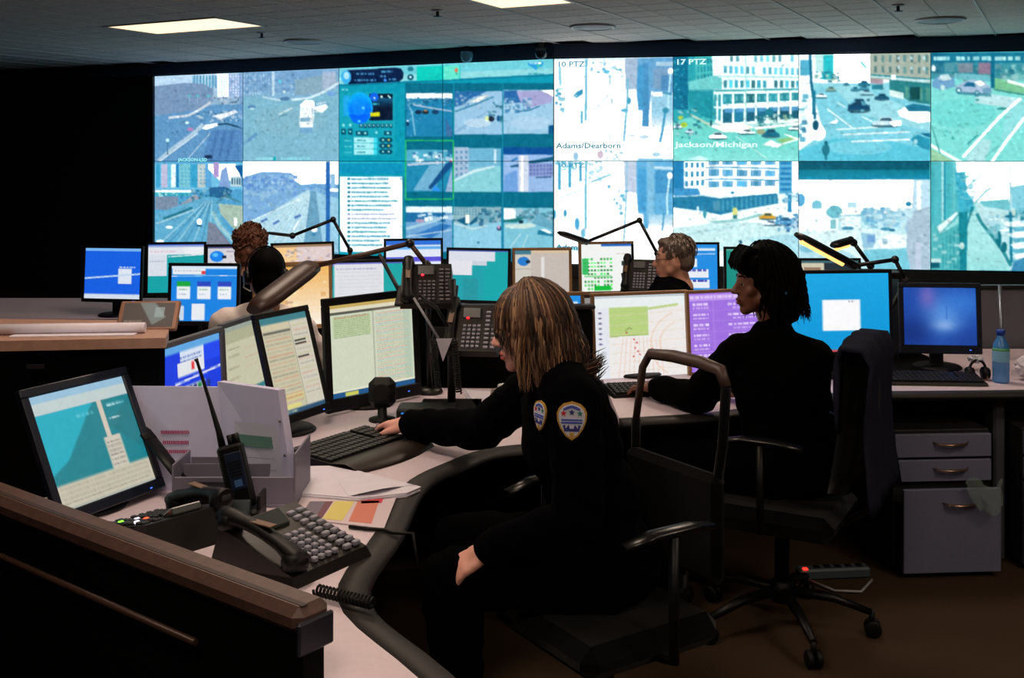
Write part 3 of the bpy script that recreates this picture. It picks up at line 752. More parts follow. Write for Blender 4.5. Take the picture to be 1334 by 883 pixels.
def paint_c6t(p):
    p.z(875, 68, 6.129)
    p.rect(-20, -20, 1100, 1000, (170, 225, 225)); p.rect(0, 20, 330, 560, (40, 165, 180)); p.rect(0, 30, 130, 460, (5, 115, 150)); p.speck(10, 60, 130, 460, 40, 18, [(90, 190, 205), (0, 90, 130)], .6)
    p.poly([(190, 30), (340, 25), (350, 560), (240, 540), (220, 300), (190, 260)], (70, 190, 190)); p.grid([(200, 40), (330, 40), (330, 220), (200, 250)], 5, 3, .5, .7, (10, 125, 150), .8)
    p.poly([(320, 25), (1040, 10), (1040, 560), (400, 580), (345, 560)], (225, 250, 248)); p.poly([(130, 300), (330, 310), (330, 540), (150, 470)], (30, 150, 165)); p.grid([(230, 340), (400, 330), (400, 560), (220, 520)], 5, 2, .6, .85, (20, 145, 160), .8)
    p.grid([(405, 30), (1030, 20), (1030, 90), (405, 85)], 13, 1, .5, .8, (80, 180, 200), .8, .3, .2); p.grid([(405, 110), (1030, 130), (1030, 190), (405, 175)], 14, 1, .55, .9, (70, 175, 205), .85, .3, .15); p.grid([(405, 225), (1030, 230), (1030, 285), (405, 290)], 14, 1, .6, .95, (50, 160, 185), .9, .4, .1)
    p.line([(140, 305), (400, 310), (1040, 298)], 14, (70, 170, 180)); p.line([(340, 195), (1040, 205)], 8, (150, 215, 215)); p.poly([(130, 240), (330, 190), (400, 210), (400, 300), (140, 300)], (110, 205, 205))
    p.grid([(400, 335), (1035, 325), (1035, 385), (400, 420)], 7, 1, .8, .95, (30, 135, 150), .95, .3); p.grid([(405, 350), (1035, 335), (1035, 380), (405, 405)], 14, 1, .3, .7, (120, 200, 205), .7); p.grid([(400, 455), (1035, 430), (1035, 530), (400, 570)], 7, 1, .8, .95, (15, 100, 130), .95, .25)
    p.grid([(410, 450), (1035, 430), (1035, 470), (410, 490)], 7, 1, .75, .8, (90, 165, 215), .9); p.line([(590, 30), (592, 600)], 8, (170, 225, 225))
    p.poly([(150, 520), (330, 600), (560, 620), (1040, 560), (1040, 900), (0, 900), (0, 560)], (110, 215, 205)); p.vgrad(0, 700, 1040, 880, (110, 215, 205), (140, 228, 222), 6)
    p.poly([(300, 590), (540, 560), (660, 600), (540, 640), (420, 640)], (240, 240, 225)); p.line([(150, 500), (320, 590)], 20, (180, 215, 190)); p.speck(660, 490, 1030, 590, 60, 28, [(40, 130, 140), (200, 235, 225), (20, 100, 120), (160, 200, 170)], .75); p.line([(660, 610), (1030, 570)], 18, (230, 245, 235)); p.ell(315, 565, 10, 26, (20, 100, 110)); p.ell(780, 480, 36, 30, (30, 130, 150))
    p.car(370, 665, 140, 60, (245, 250, 250)); p.car(600, 635, 130, 44, (235, 245, 240)); p.car(790, 645, 140, 70, (20, 110, 140)); p.ell(710, 635, 36, 22, (150, 165, 130)); p.car(985, 605, 110, 40, (225, 240, 240)); p.car(50, 590, 70, 44, (220, 235, 240)); p.car(145, 630, 70, 40, (200, 225, 240)); p.ell(100, 580, 26, 20, (190, 215, 40)); p.ell(75, 525, 22, 16, (180, 205, 60)); p.speck(20, 430, 220, 680, 40, 24, [(20, 110, 130), (170, 215, 220), (60, 150, 160)], .7)
    p.poly([(720, 740), (790, 700), (880, 740), (840, 760)], (225, 245, 235)); p.poly([(830, 700), (980, 670), (1000, 690), (880, 725)], (140, 200, 130)); p.line([(900, 655), (1010, 695), (800, 755)], 12, (235, 250, 245)); p.line([(510, 670), (760, 850)], 7, (200, 240, 235)); p.poly([(130, 850), (220, 825), (300, 850), (260, 870)], (200, 245, 245))
def paint_c6b(p):
    p.z(875, 206, 6.129)
    p.rect(-20, -20, 1100, 1000, (215, 240, 245)); p.rect(0, 10, 110, 270, (30, 130, 185)); p.poly([(100, 15), (860, 15), (850, 275), (400, 300), (230, 280), (220, 240), (100, 240)], (242, 250, 253))
    p.grid([(100, 20), (270, 20), (270, 230), (100, 240)], 4, 3, .5, .6, (40, 140, 185), .9)
    for v0, v1, w0, w1 in ((18, 60, 18, 60), (80, 150, 95, 150), (178, 240, 175, 225)): p.grid([(280, v0), (840, w0), (840, w1), (280, v1)], 5, 1, .75, .8, (60, 155, 200), .9, .25); p.grid([(280, v0), (840, w0), (840, w1), (280, v1)], 10, 1, .3, .75, (135, 185, 225), .7)
    for v in (72, 165): p.line([(270, v + 5), (390, v), (850, v + 12)], 9, (60, 150, 190))
    p.rect(855, 15, 960, 280, (90, 175, 215)); p.grid([(860, 20), (955, 20), (955, 270), (860, 270)], 1, 6, .9, .5, (20, 120, 180), .9); p.rect(960, 15, 1010, 270, WH); p.poly([(10, 240), (210, 240), (230, 290), (40, 310), (10, 290)], (60, 150, 205)); p.dash(40, 298, 220, 12, WH)
    p.poly([(10, 310), (250, 300), (380, 320), (840, 280), (850, 360), (560, 410), (390, 450), (250, 420), (10, 390)], (30, 125, 165)); p.grid([(390, 330), (840, 290), (840, 365), (390, 430)], 12, 1, .5, .9, (80, 165, 195), .7); p.rect(330, 340, 390, 420, (90, 155, 180), .7)
    p.poly([(0, 400), (260, 430), (400, 460), (850, 360), (1042, 360), (1042, 900), (0, 900)], (225, 245, 245)); p.poly([(0, 560), (400, 500), (800, 520), (1042, 560), (1042, 800), (0, 700)], (200, 236, 238)); p.line([(100, 610), (500, 540)], 10, (170, 220, 225)); p.poly([(300, 500), (560, 480), (700, 440), (760, 450), (560, 500), (350, 520)], (150, 205, 205)); p.poly([(600, 640), (1042, 590), (1042, 800), (700, 700)], (170, 220, 232))
    p.ell(505, 425, 22, 34, (215, 220, 130)); p.rect(490, 450, 520, 480, (50, 130, 140)); p.ell(265, 440, 14, 40, (60, 150, 170)); p.ell(210, 400, 10, 20, (210, 235, 240)); p.ell(485, 275, 16, 10, (40, 140, 180))
    p.car(765, 460, 130, 56, (220, 170, 50)); p.car(790, 515, 130, 44, (225, 240, 248)); p.car(900, 500, 150, 70, (80, 160, 205)); p.speck(830, 440, 1000, 570, 50, 26, [(20, 90, 150), (190, 220, 240), (60, 140, 190)], .8); p.rect(925, 290, 955, 430, (40, 140, 190)); p.ell(980, 380, 26, 40, WH); p.speck(880, 270, 1030, 350, 20, 26, [(60, 150, 195), (130, 190, 215)], .8); p.rect(1015, 20, 1042, 180, (10, 100, 130)); p.line([(560, 660), (540, 670)], 30, (20, 90, 120))
def paint_c7t(p):
    p.z(1036, 66, 6.05)
    p.rect(-20, -20, 1100, 1000, (140, 215, 228)); p.rect(0, 15, 1089, 260, (225, 245, 250)); p.poly([(40, 80), (110, 80), (110, 200), (40, 200)], (80, 175, 205)); p.rect(210, 40, 300, 230, (40, 195, 205)); p.poly([(160, 30), (220, 25), (220, 170), (160, 180)], (190, 235, 235)); p.rect(300, 15, 590, 260, WH); p.line([(510, 90), (560, 140)], 14, (120, 215, 220)); p.speck(150, 160, 340, 250, 40, 22, [(20, 110, 140), (190, 215, 180), (60, 150, 170)], .8)
    p.rect(585, 15, 1060, 230, (165, 178, 165)); p.grid([(600, 30), (1060, 20), (1060, 210), (600, 190)], 8, 2, .35, .6, (70, 125, 130), .8, .3); p.grid([(760, 30), (1060, 20), (1060, 190), (760, 170)], 3, 2, .2, .3, (190, 225, 235), .9); p.line([(590, 205), (760, 215), (1070, 255)], 20, (190, 225, 225)); p.line([(590, 195), (1070, 230)], 9, (10, 130, 150))
    p.poly([(740, 230), (1065, 260), (1065, 430), (900, 400), (740, 310)], (40, 130, 135)); p.grid([(850, 280), (1065, 290), (1065, 410), (850, 380)], 4, 1, .5, .9, (90, 160, 140), .8); p.rect(900, 290, 980, 390, (10, 70, 75), .9); p.poly([(740, 310), (850, 335), (850, 390), (740, 360)], (210, 235, 230))
    p.poly([(590, 225), (690, 230), (690, 270), (590, 260)], (170, 150, 165)); p.rect(600, 270, 690, 310, (40, 130, 150)); p.rect(750, 195, 790, 235, (225, 245, 250))
    p.poly([(0, 330), (330, 280), (480, 260), (740, 360), (1065, 440), (1065, 900), (0, 900)], (125, 208, 225)); p.poly([(300, 290), (440, 270), (1065, 520), (1065, 640), (500, 500)], (160, 222, 232), .8)
    p.poly([(0, 260), (120, 260), (160, 400), (200, 560), (240, 640), (40, 780), (0, 780)], (225, 245, 250)); p.poly([(0, 800), (300, 690), (700, 700), (1065, 780), (1065, 900), (0, 900)], (85, 195, 218), .9); p.ell(500, 760, 260, 60, (135, 215, 230), .6); p.ell(180, 650, 60, 60, (245, 250, 252)); p.speck(10, 300, 60, 700, 20, 40, [(50, 150, 180), (20, 110, 150), (200, 235, 240)], .7)
    p.line([(115, 20), (125, 250), (145, 400), (155, 540)], 20, (10, 105, 140)); p.ell(160, 590, 24, 40, (10, 85, 110)); p.rect(135, 320, 160, 500, (20, 120, 150))
    for a, b, w in (((250, 460), (450, 610), 12), ((320, 622), (690, 600), 12), ((370, 662), (900, 640), 12), ((440, 716), (900, 700), 14), ((330, 410), (400, 450), 8), ((520, 520), (690, 600), 10)): p.line([a, b], w, (225, 245, 248))
    p.poly([(250, 575), (320, 545), (300, 520), (340, 550), (320, 575)], (230, 248, 248)); p.ell(240, 780, 30, 48, (30, 120, 140)); p.ell(240, 725, 13, 16, (20, 100, 125)); p.rect(230, 820, 252, 860, (30, 120, 140))
    p.car(500, 430, 170, 110, (15, 75, 110)); p.speck(430, 380, 580, 480, 14, 24, [(110, 195, 215), (10, 60, 90)], .7); p.car(710, 560, 210, 80, (200, 232, 240)); p.poly([(740, 560), (830, 550), (830, 590), (770, 600)], WH); p.poly([(800, 480), (870, 440), (970, 430), (1065, 490), (1065, 560), (960, 570), (820, 520)], (242, 250, 252)); p.poly([(860, 440), (930, 420), (1065, 440), (1065, 480), (960, 480), (890, 480)], (30, 120, 150)); p.poly([(900, 700), (960, 660), (1065, 700), (1065, 790), (980, 760)], (40, 150, 180)); p.ell(945, 715, 16, 18, (170, 225, 235)); p.poly([(970, 650), (1065, 650), (1065, 690)], (20, 110, 150))
    for x, y, w, c in ((470, 305, 70, (50, 140, 165)), (560, 330, 100, (160, 215, 225)), (680, 365, 110, (20, 85, 115)), (540, 260, 90, (30, 120, 150)), (280, 305, 80, (130, 170, 150)), (205, 355, 90, (225, 245, 248)), (540, 295, 80, (60, 150, 175)), (400, 265, 50, (60, 150, 170))): p.car(x, y, w, w * .5, c)
    p.rect(1060, 0, 1089, 900, (120, 185, 170), .8)
def paint_c7b(p):
    p.z(1036, 206, 5.889)
    p.rect(-20, -20, 1100, 1000, (190, 232, 240)); p.rect(0, 10, 1060, 100, (2, 90, 112)); p.vgrad(0, 90, 1060, 165, (10, 125, 145), (20, 140, 175), 6)
    p.rect(20, 165, 1060, 420, (254, 255, 255)); p.ell(165, 360, 40, 40, (120, 195, 215)); p.ell(40, 320, 36, 50, (90, 170, 215)); p.poly([(20, 390), (250, 380), (330, 470), (330, 560), (20, 560)], (225, 242, 246)); p.ell(300, 410, 60, 50, (110, 190, 205)); p.poly([(330, 440), (400, 380), (470, 380), (520, 430)], (225, 235, 235)); p.line([(330, 442), (520, 436)], 10, (120, 195, 215)); p.rect(400, 335, 470, 380, (185, 225, 240)); p.rect(350, 440, 500, 540, (215, 238, 242))
    p.speck(500, 370, 850, 520, 90, 44, [(120, 190, 215), (170, 215, 230), (90, 165, 205), (205, 230, 238)], .6); p.ell(400, 535, 46, 14, (60, 140, 170)); p.ell(690, 540, 40, 14, (70, 150, 180)); p.ell(740, 550, 24, 10, (30, 110, 140)); p.rect(270, 470, 310, 540, (130, 195, 205)); p.poly([(20, 560), (600, 540), (860, 580), (900, 850), (20, 850)], (210, 238, 242))
    p.poly([(20, 640), (420, 720), (600, 850), (20, 850)], (180, 225, 235)); p.poly([(520, 700), (900, 680), (900, 850), (560, 850)], (120, 200, 218)); p.poly([(500, 570), (610, 580), (600, 680), (520, 690)], (130, 185, 215), .8); p.rect(550, 590, 610, 640, (110, 160, 210)); p.ell(685, 635, 20, 24, (90, 140, 170)); p.ell(750, 640, 120, 60, (228, 245, 248), .5)
    p.poly([(905, 165), (1030, 165), (1030, 850), (880, 850), (850, 700), (850, 480), (890, 420)], (170, 195, 212)); p.poly([(905, 165), (1030, 165), (1030, 370), (900, 410)], (190, 225, 240)); p.rect(925, 170, 960, 400, (225, 245, 250)); p.line([(890, 415), (1030, 375)], 8, (150, 175, 195)); p.rect(920, 640, 960, 850, (190, 205, 225)); p.ell(865, 350, 22, 18, (40, 140, 175)); p.rect(840, 380, 900, 460, (190, 225, 235)); p.line([(1000, 590), (980, 585)], 12, (120, 150, 170)); p.ell(100, 690, 70, 30, (90, 170, 200), .6); p.rect(1030, 0, 1060, 900, (100, 195, 200))
def paint_c8t(p):
    p.z(1208, 62, 5.81)
    p.rect(-20, -20, 1200, 1000, (125, 218, 215)); p.rect(0, 30, 1200, 240, (60, 150, 165)); p.rect(20, 45, 1200, 120, (20, 120, 150)); p.speck(30, 110, 730, 230, 60, 50, [(40, 130, 150), (110, 150, 160), (30, 110, 130)], .6); p.rect(385, 120, 480, 205, (140, 120, 145)); p.rect(230, 120, 340, 195, (120, 140, 155)); p.rect(120, 120, 200, 190, (80, 150, 165)); p.poly([(200, 195), (490, 215), (490, 260), (200, 240)], (110, 190, 200))
    p.poly([(500, 230), (732, 280), (1200, 330), (1200, 380), (732, 350), (490, 320)], (120, 195, 150)); p.line([(600, 255), (732, 292), (1200, 380)], 24, (225, 245, 235)); p.line([(500, 320), (732, 360)], 12, (60, 140, 130)); p.poly([(590, 230), (732, 170), (732, 260), (620, 240)], (110, 185, 185)); p.rect(475, 40, 505, 310, (10, 110, 140)); p.speck(560, 130, 732, 220, 20, 40, [(60, 150, 160), (150, 205, 205)], .7); p.rect(20, 45, 130, 200, (10, 95, 130), .5); p.ell(45, 160, 16, 24, (225, 245, 245))
    p.poly([(20, 310), (490, 330), (732, 370), (1200, 430), (1200, 900), (20, 900)], (128, 222, 216)); p.ell(260, 500, 260, 110, (110, 215, 210), .7); p.poly([(380, 340), (720, 390), (640, 460), (350, 420)], (185, 228, 232)); p.poly([(600, 470), (732, 400), (732, 600), (560, 700)], (150, 222, 226), .7)
    p.poly([(35, 260), (90, 210), (150, 200), (205, 250), (205, 300), (100, 325), (35, 300)], (110, 165, 205)); p.poly([(80, 240), (100, 210), (160, 208), (180, 245), (120, 255)], (200, 228, 232)); p.ell(115, 305, 18, 20, (200, 235, 235))
    p.poly([(210, 300), (270, 265), (340, 245), (430, 260), (480, 310), (480, 345), (370, 365), (215, 330)], (165, 190, 215)); p.poly([(265, 295), (300, 262), (350, 270), (365, 300)], (30, 110, 150)); p.poly([(350, 262), (400, 250), (440, 280), (395, 300)], (225, 235, 235)); p.poly([(410, 310), (480, 305), (480, 345), (420, 350)], (110, 160, 190)); p.ell(235, 328, 22, 24, (50, 120, 150)); p.ell(235, 328, 12, 14, (210, 240, 240)); p.ell(372, 350, 22, 24, (50, 120, 150)); p.ell(372, 350, 12, 14, (215, 245, 245)); p.poly([(215, 335), (480, 350), (480, 375), (230, 355)], (40, 120, 140), .7)
    p.line([(265, 830), (540, 530), (700, 385)], 20, (248, 255, 252)); p.line([(480, 870), (600, 700), (732, 530), (900, 330)], 20, (248, 255, 252)); p.poly([(290, 830), (420, 690), (480, 700), (470, 760), (430, 860), (300, 860)], (190, 225, 230), .7); p.line([(20, 735), (150, 810), (260, 870)], 24, (225, 250, 240)); p.line([(30, 590), (110, 850)], 8, (60, 150, 150)); p.speck(110, 620, 240, 690, 12, 18, [(60, 165, 160), (90, 190, 185)], .7); p.line([(300, 730), (380, 660)], 12, (50, 150, 150)); p.line([(430, 830), (540, 740)], 10, (100, 185, 180)); p.poly([(20, 760), (200, 860), (20, 870)], (150, 205, 165)); p.ell(560, 465, 40, 8, (50, 140, 140)); [p.dash(a_, 72, b_, 30, (190, 245, 245), 1, .08) for a_, b_ in ((45, 165), (215, 285), (300, 320), (340, 390), (405, 480), (505, 590), (605, 640), (660, 700), (730, 800), (830, 1000))]; p.ell(375, 398, 16, 8, (60, 150, 150))
def paint_c8b(p):
    p.z(1208, 206, 5.73)
    p.rect(-20, -20, 1200, 1000, (150, 222, 222)); p.rect(210, 30, 1200, 330, (252, 255, 255)); p.poly([(0, 25), (210, 25), (240, 400), (70, 500), (20, 520), (0, 500)], (80, 185, 195))
    for x, c in ((30, (60, 170, 180)), (105, (190, 232, 232)), (120, (20, 140, 165)), (150, (60, 175, 185)), (190, (110, 200, 205))): p.rect(x, 25, x + 16, 480, c, .8)
    p.poly([(205, 110), (280, 100), (290, 250), (340, 320), (330, 400), (240, 420)], (60, 175, 200)); p.speck(210, 100, 340, 400, 40, 30, [(90, 195, 205), (30, 140, 170), (150, 215, 220)], .5); p.line([(290, 215), (400, 125)], 8, (140, 205, 215)); p.line([(335, 350), (440, 240), (470, 225)], 12, (110, 190, 200))
    p.poly([(0, 520), (70, 500), (230, 390), (230, 430), (100, 560), (240, 480), (240, 840), (0, 840)], (80, 180, 185)); p.poly([(70, 510), (220, 395), (225, 415), (90, 560)], (215, 238, 238)); p.grid([(100, 600), (240, 500), (240, 840), (100, 840)], 5, 1, .4, .95, (50, 155, 165), .8); p.speck(20, 560, 240, 800, 30, 30, [(120, 205, 205), (40, 145, 155), (190, 230, 230)], .6); p.poly([(230, 400), (300, 400), (290, 840), (240, 840)], (20, 135, 150)); p.line([(300, 510), (335, 360)], 22, (20, 130, 150)); p.rect(20, 765, 90, 815, (10, 90, 110)); p.rect(20, 745, 100, 775, (190, 225, 225)); p.ell(255, 650, 20, 26, (190, 225, 220))
    p.poly([(330, 400), (360, 395), (480, 590), (620, 840), (290, 840), (300, 500)], (165, 228, 228)); p.vgrad(300, 700, 600, 840, (160, 225, 225), (150, 220, 220), 4)
    p.poly([(350, 330), (600, 320), (732, 380), (1200, 420), (1200, 840), (620, 840), (480, 590), (370, 400)], (185, 228, 232)); p.poly([(380, 320), (600, 305), (620, 390), (420, 360)], (110, 195, 205)); p.poly([(620, 215), (732, 195), (1200, 150), (1200, 460), (732, 440), (630, 400)], (130, 205, 222)); p.speck(640, 370, 732, 470, 18, 36, [(30, 130, 150), (90, 175, 190)], .7)
    p.line([(365, 410), (400, 480), (490, 590), (560, 690), (620, 800)], 24, (40, 140, 150)); p.ell(530, 600, 20, 60, (10, 110, 125)); p.ell(570, 660, 22, 40, (20, 115, 130)); p.speck(420, 420, 610, 560, 30, 44, [(225, 242, 244), (110, 185, 200), (160, 210, 220)], .8); p.line([(613, 60), (615, 400)], 10, (150, 205, 220)); p.line([(617, 400), (622, 780)], 20, (10, 125, 155)); p.ell(612, 432, 40, 12, (30, 120, 150)); p.ell(640, 400, 16, 30, (190, 220, 210))
    for y in (480, 560, 640, 720): p.poly([(560 + (y - 480) * .3, y), (732, y - 20), (732, y + 25), (600 + (y - 480) * .3, y + 30)], (235, 246, 248), .8); p.poly([(620, y + 35), (732, y + 28), (732, y + 60), (650, y + 66)], (60, 160, 190), .7)
    p.poly([(640, 770), (732, 730), (732, 850), (620, 840)], (60, 140, 180)); p.rect(0, 835, 1200, 860, (30, 110, 140))

COLS = [(203, 318, 0, paint_c1t, paint_c1b), (318, 443, 0, paint_c2t, paint_c2b), (443, 578, 0, gui, gui), (578, 722, 0, gui, gui),
        (722, 877, 1, paint_c5t, paint_c5b), (877, 1040, 1, paint_c6t, paint_c6b), (1040, 1212, 1, paint_c7t, paint_c7b), (1212, 1392, 1, paint_c8t, paint_c8b)]
M_cell = screen_mat('video_cell', SCREEN_GAIN)
vw = thing('video_wall', 'wall of sixteen tiled screens with street camera pictures and a teal dashboard', 'video wall', (float(WK[0]), float(WK[1]), .68))
vo = np.array(vw.location)
CELLS = {}
for ci, (x0, x1, fc, ft, fb) in enumerate(COLS):
    a = off(wall_pt(x0, fc), fc, .02); b = off(wall_pt(x1, fc), fc, .02)
    d = (b - a) / np.linalg.norm(b - a); a2 = a + d * .003; b2 = b - d * .003
    for row, fn in ((0, ft), (1, fb)):
        zt, zb = (2.72, 1.703) if row == 0 else (1.697, .68)
        pic = Pic(136, 112, (100, 160, 190), cell_map(x0, x1, fc, row))
        fn(pic); gui_cell = ci in (2, 3)
        pic.texture(300 if gui_cell else 1500, .88, 1.09, 8); pic.noise(5, 5, ci * 2 + row); pic.blur(); pic.boost = .7 if ci == 4 else 1.8
        cs = [np.array([a2[0], a2[1], zt]) - vo, np.array([b2[0], b2[1], zt]) - vo, np.array([b2[0], b2[1], zb]) - vo, np.array([a2[0], a2[1], zb]) - vo]
        me = picture_mesh('screen', pic, cs); me.materials.append(M_cell)
        CELLS[ci, row] = link('screen', me, vw)
    back = MB().prism([tuple(off(a, fc, -.012)[k] - vo[k] for k in (0, 1)), tuple(off(b, fc, -.012)[k] - vo[k] for k in (0, 1)), tuple(off(b, fc, -.10)[k] - vo[k] for k in (0, 1)), tuple(off(a, fc, -.10)[k] - vo[k] for k in (0, 1))], -.01, 2.05)
    back.build('cabinet', M_frame, vw)
def caption(ci, row, txt, px, py, hpx, rgb, wpx=None):
    x0, x1, fc = COLS[ci][:3]
    w = off(wall_pt(px, fc), fc, .026)
    a, b = (WA0, WK) if fc == 0 else (WK, WB1)
    d = (b - a) / np.linalg.norm(b - a)
    Y = float(w[1]); p = P(px, py, Y)
    me = text_mesh(txt, hpx * Y / F * 1.38, .001)
    if wpx:
        xs = [v.co.x for v in me.vertices]; k = (wpx * Y / F / d[0]) / (max(xs) - min(xs))
        for v in me.vertices: v.co.x *= k
    me.materials.append(mat('caption_%d_%d_%d' % rgb, rgb, .5, emit=1.0))
    o = link('caption', me, CELLS[ci, row], (float(w[0]) - vo[0], Y - vo[1], p.z - vo[2]), (PI / 2, 0, math.atan2(d[1], d[0])))
caption(0, 0, 'JACKSON-LSD', 234, 210, 4.2, (150, 240, 240), 44)
caption(4, 0, '10 PTZ', 726, 87, 7, (60, 140, 170), 34)
caption(4, 0, 'Adams/Dearborn', 725, 193, 7, (20, 120, 145), 83)
caption(4, 1, '10 PTZ', 726, 218, 6, (60, 150, 180), 34)
caption(4, 1, 'Adams/Dearborn', 725, 325, 7, (20, 120, 145), 83)
caption(5, 0, '17 PTZ', 880, 84, 7, (215, 250, 248), 37)
caption(5, 0, 'Jackson/Michigan', 880, 191.5, 7, (225, 252, 250), 104)
# ------------------------------------------------------------------ desks
DZ = .74
M_top = mat('laminate_pale_grey', (218, 202, 212), .5, noise=.03, nscale=60)
M_edge = mat('rubber_edge_dark', (25, 20, 19), .6, noise=.1, nscale=30)
M_blackpl = mat('plastic_black', (7, 7, 9), .5, spec=.3)
M_blackmat = mat('panel_black', (4, 4, 5), .85, spec=.1, noise=.15, nscale=120)
M_bluebez = mat('plastic_dark_blue', (16, 24, 40), .35)
M_metal = mat('metal_grey', (130, 130, 135), .35, 1.0)
M_dkmetal = mat('metal_dark', (14, 14, 15), .45, .4)

def edge_band(path, w, z0, z1):
    """rounded rubber edge following a polyline (on its right hand side)"""
    pts = [Vector((p[0], p[1], 0)) for p in path]
    prof = [(0, z1 - .0005), (w * .55, z1 - .0002), (w * .85, z1 - .004), (w, z1 - .016), (w * .96, (z0 + z1) / 2 - .004), (w * .75, z0), (0, z0)]
    mb = MB(); vs = []; n = len(prof)
    for i, p in enumerate(pts):
        d0 = (pts[i] - pts[i - 1]).normalized() if i else (pts[1] - pts[0]).normalized()
        d1 = (pts[i + 1] - pts[i]).normalized() if i < len(pts) - 1 else d0
        d = (d0 + d1).normalized(); nr = Vector((d.y, -d.x, 0))
        k = 1 / max(.5, d.dot(d1))
        for (o, z) in prof: vs.append(p + nr * o * k + Vector((0, 0, z)))
    fs = []
    for i in range(len(pts) - 1):
        for k in range(n):
            k2 = (k + 1) % n
            fs.append((i * n + k, (i + 1) * n + k, (i + 1) * n + k2, i * n + k2))
    fs.append(tuple(range(n))); fs.append(tuple(reversed(range((len(pts) - 1) * n, len(pts) * n))))
    mb.add(vs, fs, True)
    return mb

def smooth_path(ctrl, n=6):
    """Catmull-Rom through control points"""
    P_ = [np.array(c, float) for c in ctrl]; P_ = [2 * P_[0] - P_[1]] + P_ + [2 * P_[-1] - P_[-2]]
    out = []
    for i in range(1, len(P_) - 2):
        for k in range(n):
            t = k / n; a, b, c, d = P_[i - 1], P_[i], P_[i + 1], P_[i + 2]
            out.append(tuple(.5 * ((2 * b) + (-a + c) * t + (2 * a - 5 * b + 4 * c - d) * t * t + (-a + 3 * b - 3 * c + d) * t ** 3)))
    out.append(tuple(P_[-2]))
    return out

# near workstation: cockpit shaped desk around the fair haired operator
inner1 = smooth_path([(.06, 1.60), (-.174, 1.997), (-.385, 2.36), (-.355, 2.78), (-.323, 3.185), (-.21, 3.43), (-.045, 3.62), (.31, 3.70)], 5)
outer1 = [(.31, 4.52), (-.72, 4.58), (-1.25, 4.44), (-1.28, 3.60), (-1.05, 3.34), (-1.01, 3.13), (-1.60, 3.02), (-1.55, 2.94), (-.395, 2.06), (-.345, 1.66)]
t = thing('operator_desk', 'pale cockpit shaped desk with dark rubber edge around the fair haired operator', 'desk', (0, 0, 0))
MB().prism(inner1 + outer1, DZ - .028, DZ).build('desktop', M_top, t)
edge_band(inner1, .075, DZ - .03, DZ).build('edge_band', M_edge, t)
for (x, y, s_) in ((-.6, 4.3, 0), (-1.35, 3.3, 0), (.18, 4.1, 0)):
    MB().box((x, y, (DZ - .03) / 2), (.06, .5 if x > 0 else .06, DZ - .03), bev=.006).build('leg', M_dkmetal, t)
MB().box((-.2, 4.48, .40), (.9, .02, .6)).build('modesty_panel', M_blackmat, t)

# low screen panel in front of it, with a brown cap and a rail
cA, cB = Vector((-.335, 1.965, 0)), Vector((-1.72, 3.025, 0))
dirp = (cB - cA).normalized(); nrm = Vector((-dirp.y, dirp.x, 0))           # nrm points to the camera side
if nrm.y > 0: nrm = -nrm
L = (cB - cA).length; mid = (cA + cB) / 2; ang = math.atan2(dirp.y, dirp.x)
t = thing('privacy_panel', 'low black desk partition with a worn brown cap beside the near telephones', 'partition', (cA.x, cA.y, 0), ang)
M_cap = mat('cap_brown', (84, 62, 55), .5, noise=.2, nscale=50, spec=.4)
MB().box((L / 2, .035 * (1 if (Matrix.Rotation(ang, 3, 'Z') @ Vector((0, 1, 0))).dot(nrm) > 0 else -1), .425), (L - .004, .05, .85)).build('panel', M_blackmat, t)
sg = 1 if (Matrix.Rotation(ang, 3, 'Z') @ Vector((0, 1, 0))).dot(nrm) > 0 else -1
MB().box((L / 2, .032 * sg, .876), (L, .085, .05), bev=.016).build('cap', M_cap, t)
MB().box((L / 2, .048 * sg, .9005), (L - .02, .014, .003), bev=.001).build('cap_groove', mat('cap_groove_dark', (46, 30, 26), .6), t)
MB().tube([(L * .16, .085 * sg, .775), (L - .02, .085 * sg, .775)], .007, 8).build('rail', mat('rail_brown', (70, 48, 38), .4), t)
MB().box((-.002, .035 * sg, .85), (.012, .085, .06), bev=.004).build('end_cap', mat('end_cap_blue_black', (18, 20, 34), .4), t)

# raised counter at the left behind it
led = [(-1.02, 3.165), (-1.06, 3.32), (-1.25, 3.52), (-2.9, 3.62), (-2.9, 2.9), (-1.9, 3.06)]
t = thing('raised_counter', 'raised brown counter on a black front behind the left monitor', 'counter', (0, 0, 0))
MB().prism(led, 1.150, 1.180).build('counter_top', mat('counter_brown', (176, 138, 120), .5, noise=.1, nscale=30), t)
MB().prism([(-1.03, 3.19), (-1.07, 3.31), (-1.26, 3.50), (-2.88, 3.60), (-2.88, 3.0), (-1.9, 3.13)], .0, 1.149).build('front_panel', M_blackmat, t)
MB().box((-1.37, 3.09, 1.11), (.05, .006, .012)).build('badge', M_metal, t)

t = thing('partition', 'black screen partition behind the telephone stand', 'partition', (-.2, 4.66, 0))
MB().box((0, 0, .53), (1.1, .05, 1.06), bev=.01).build('panel', M_blackmat, t)
MB().box((0, 0, 1.07), (1.12, .06, .02), bev=.006).build('cap', M_trim, t)

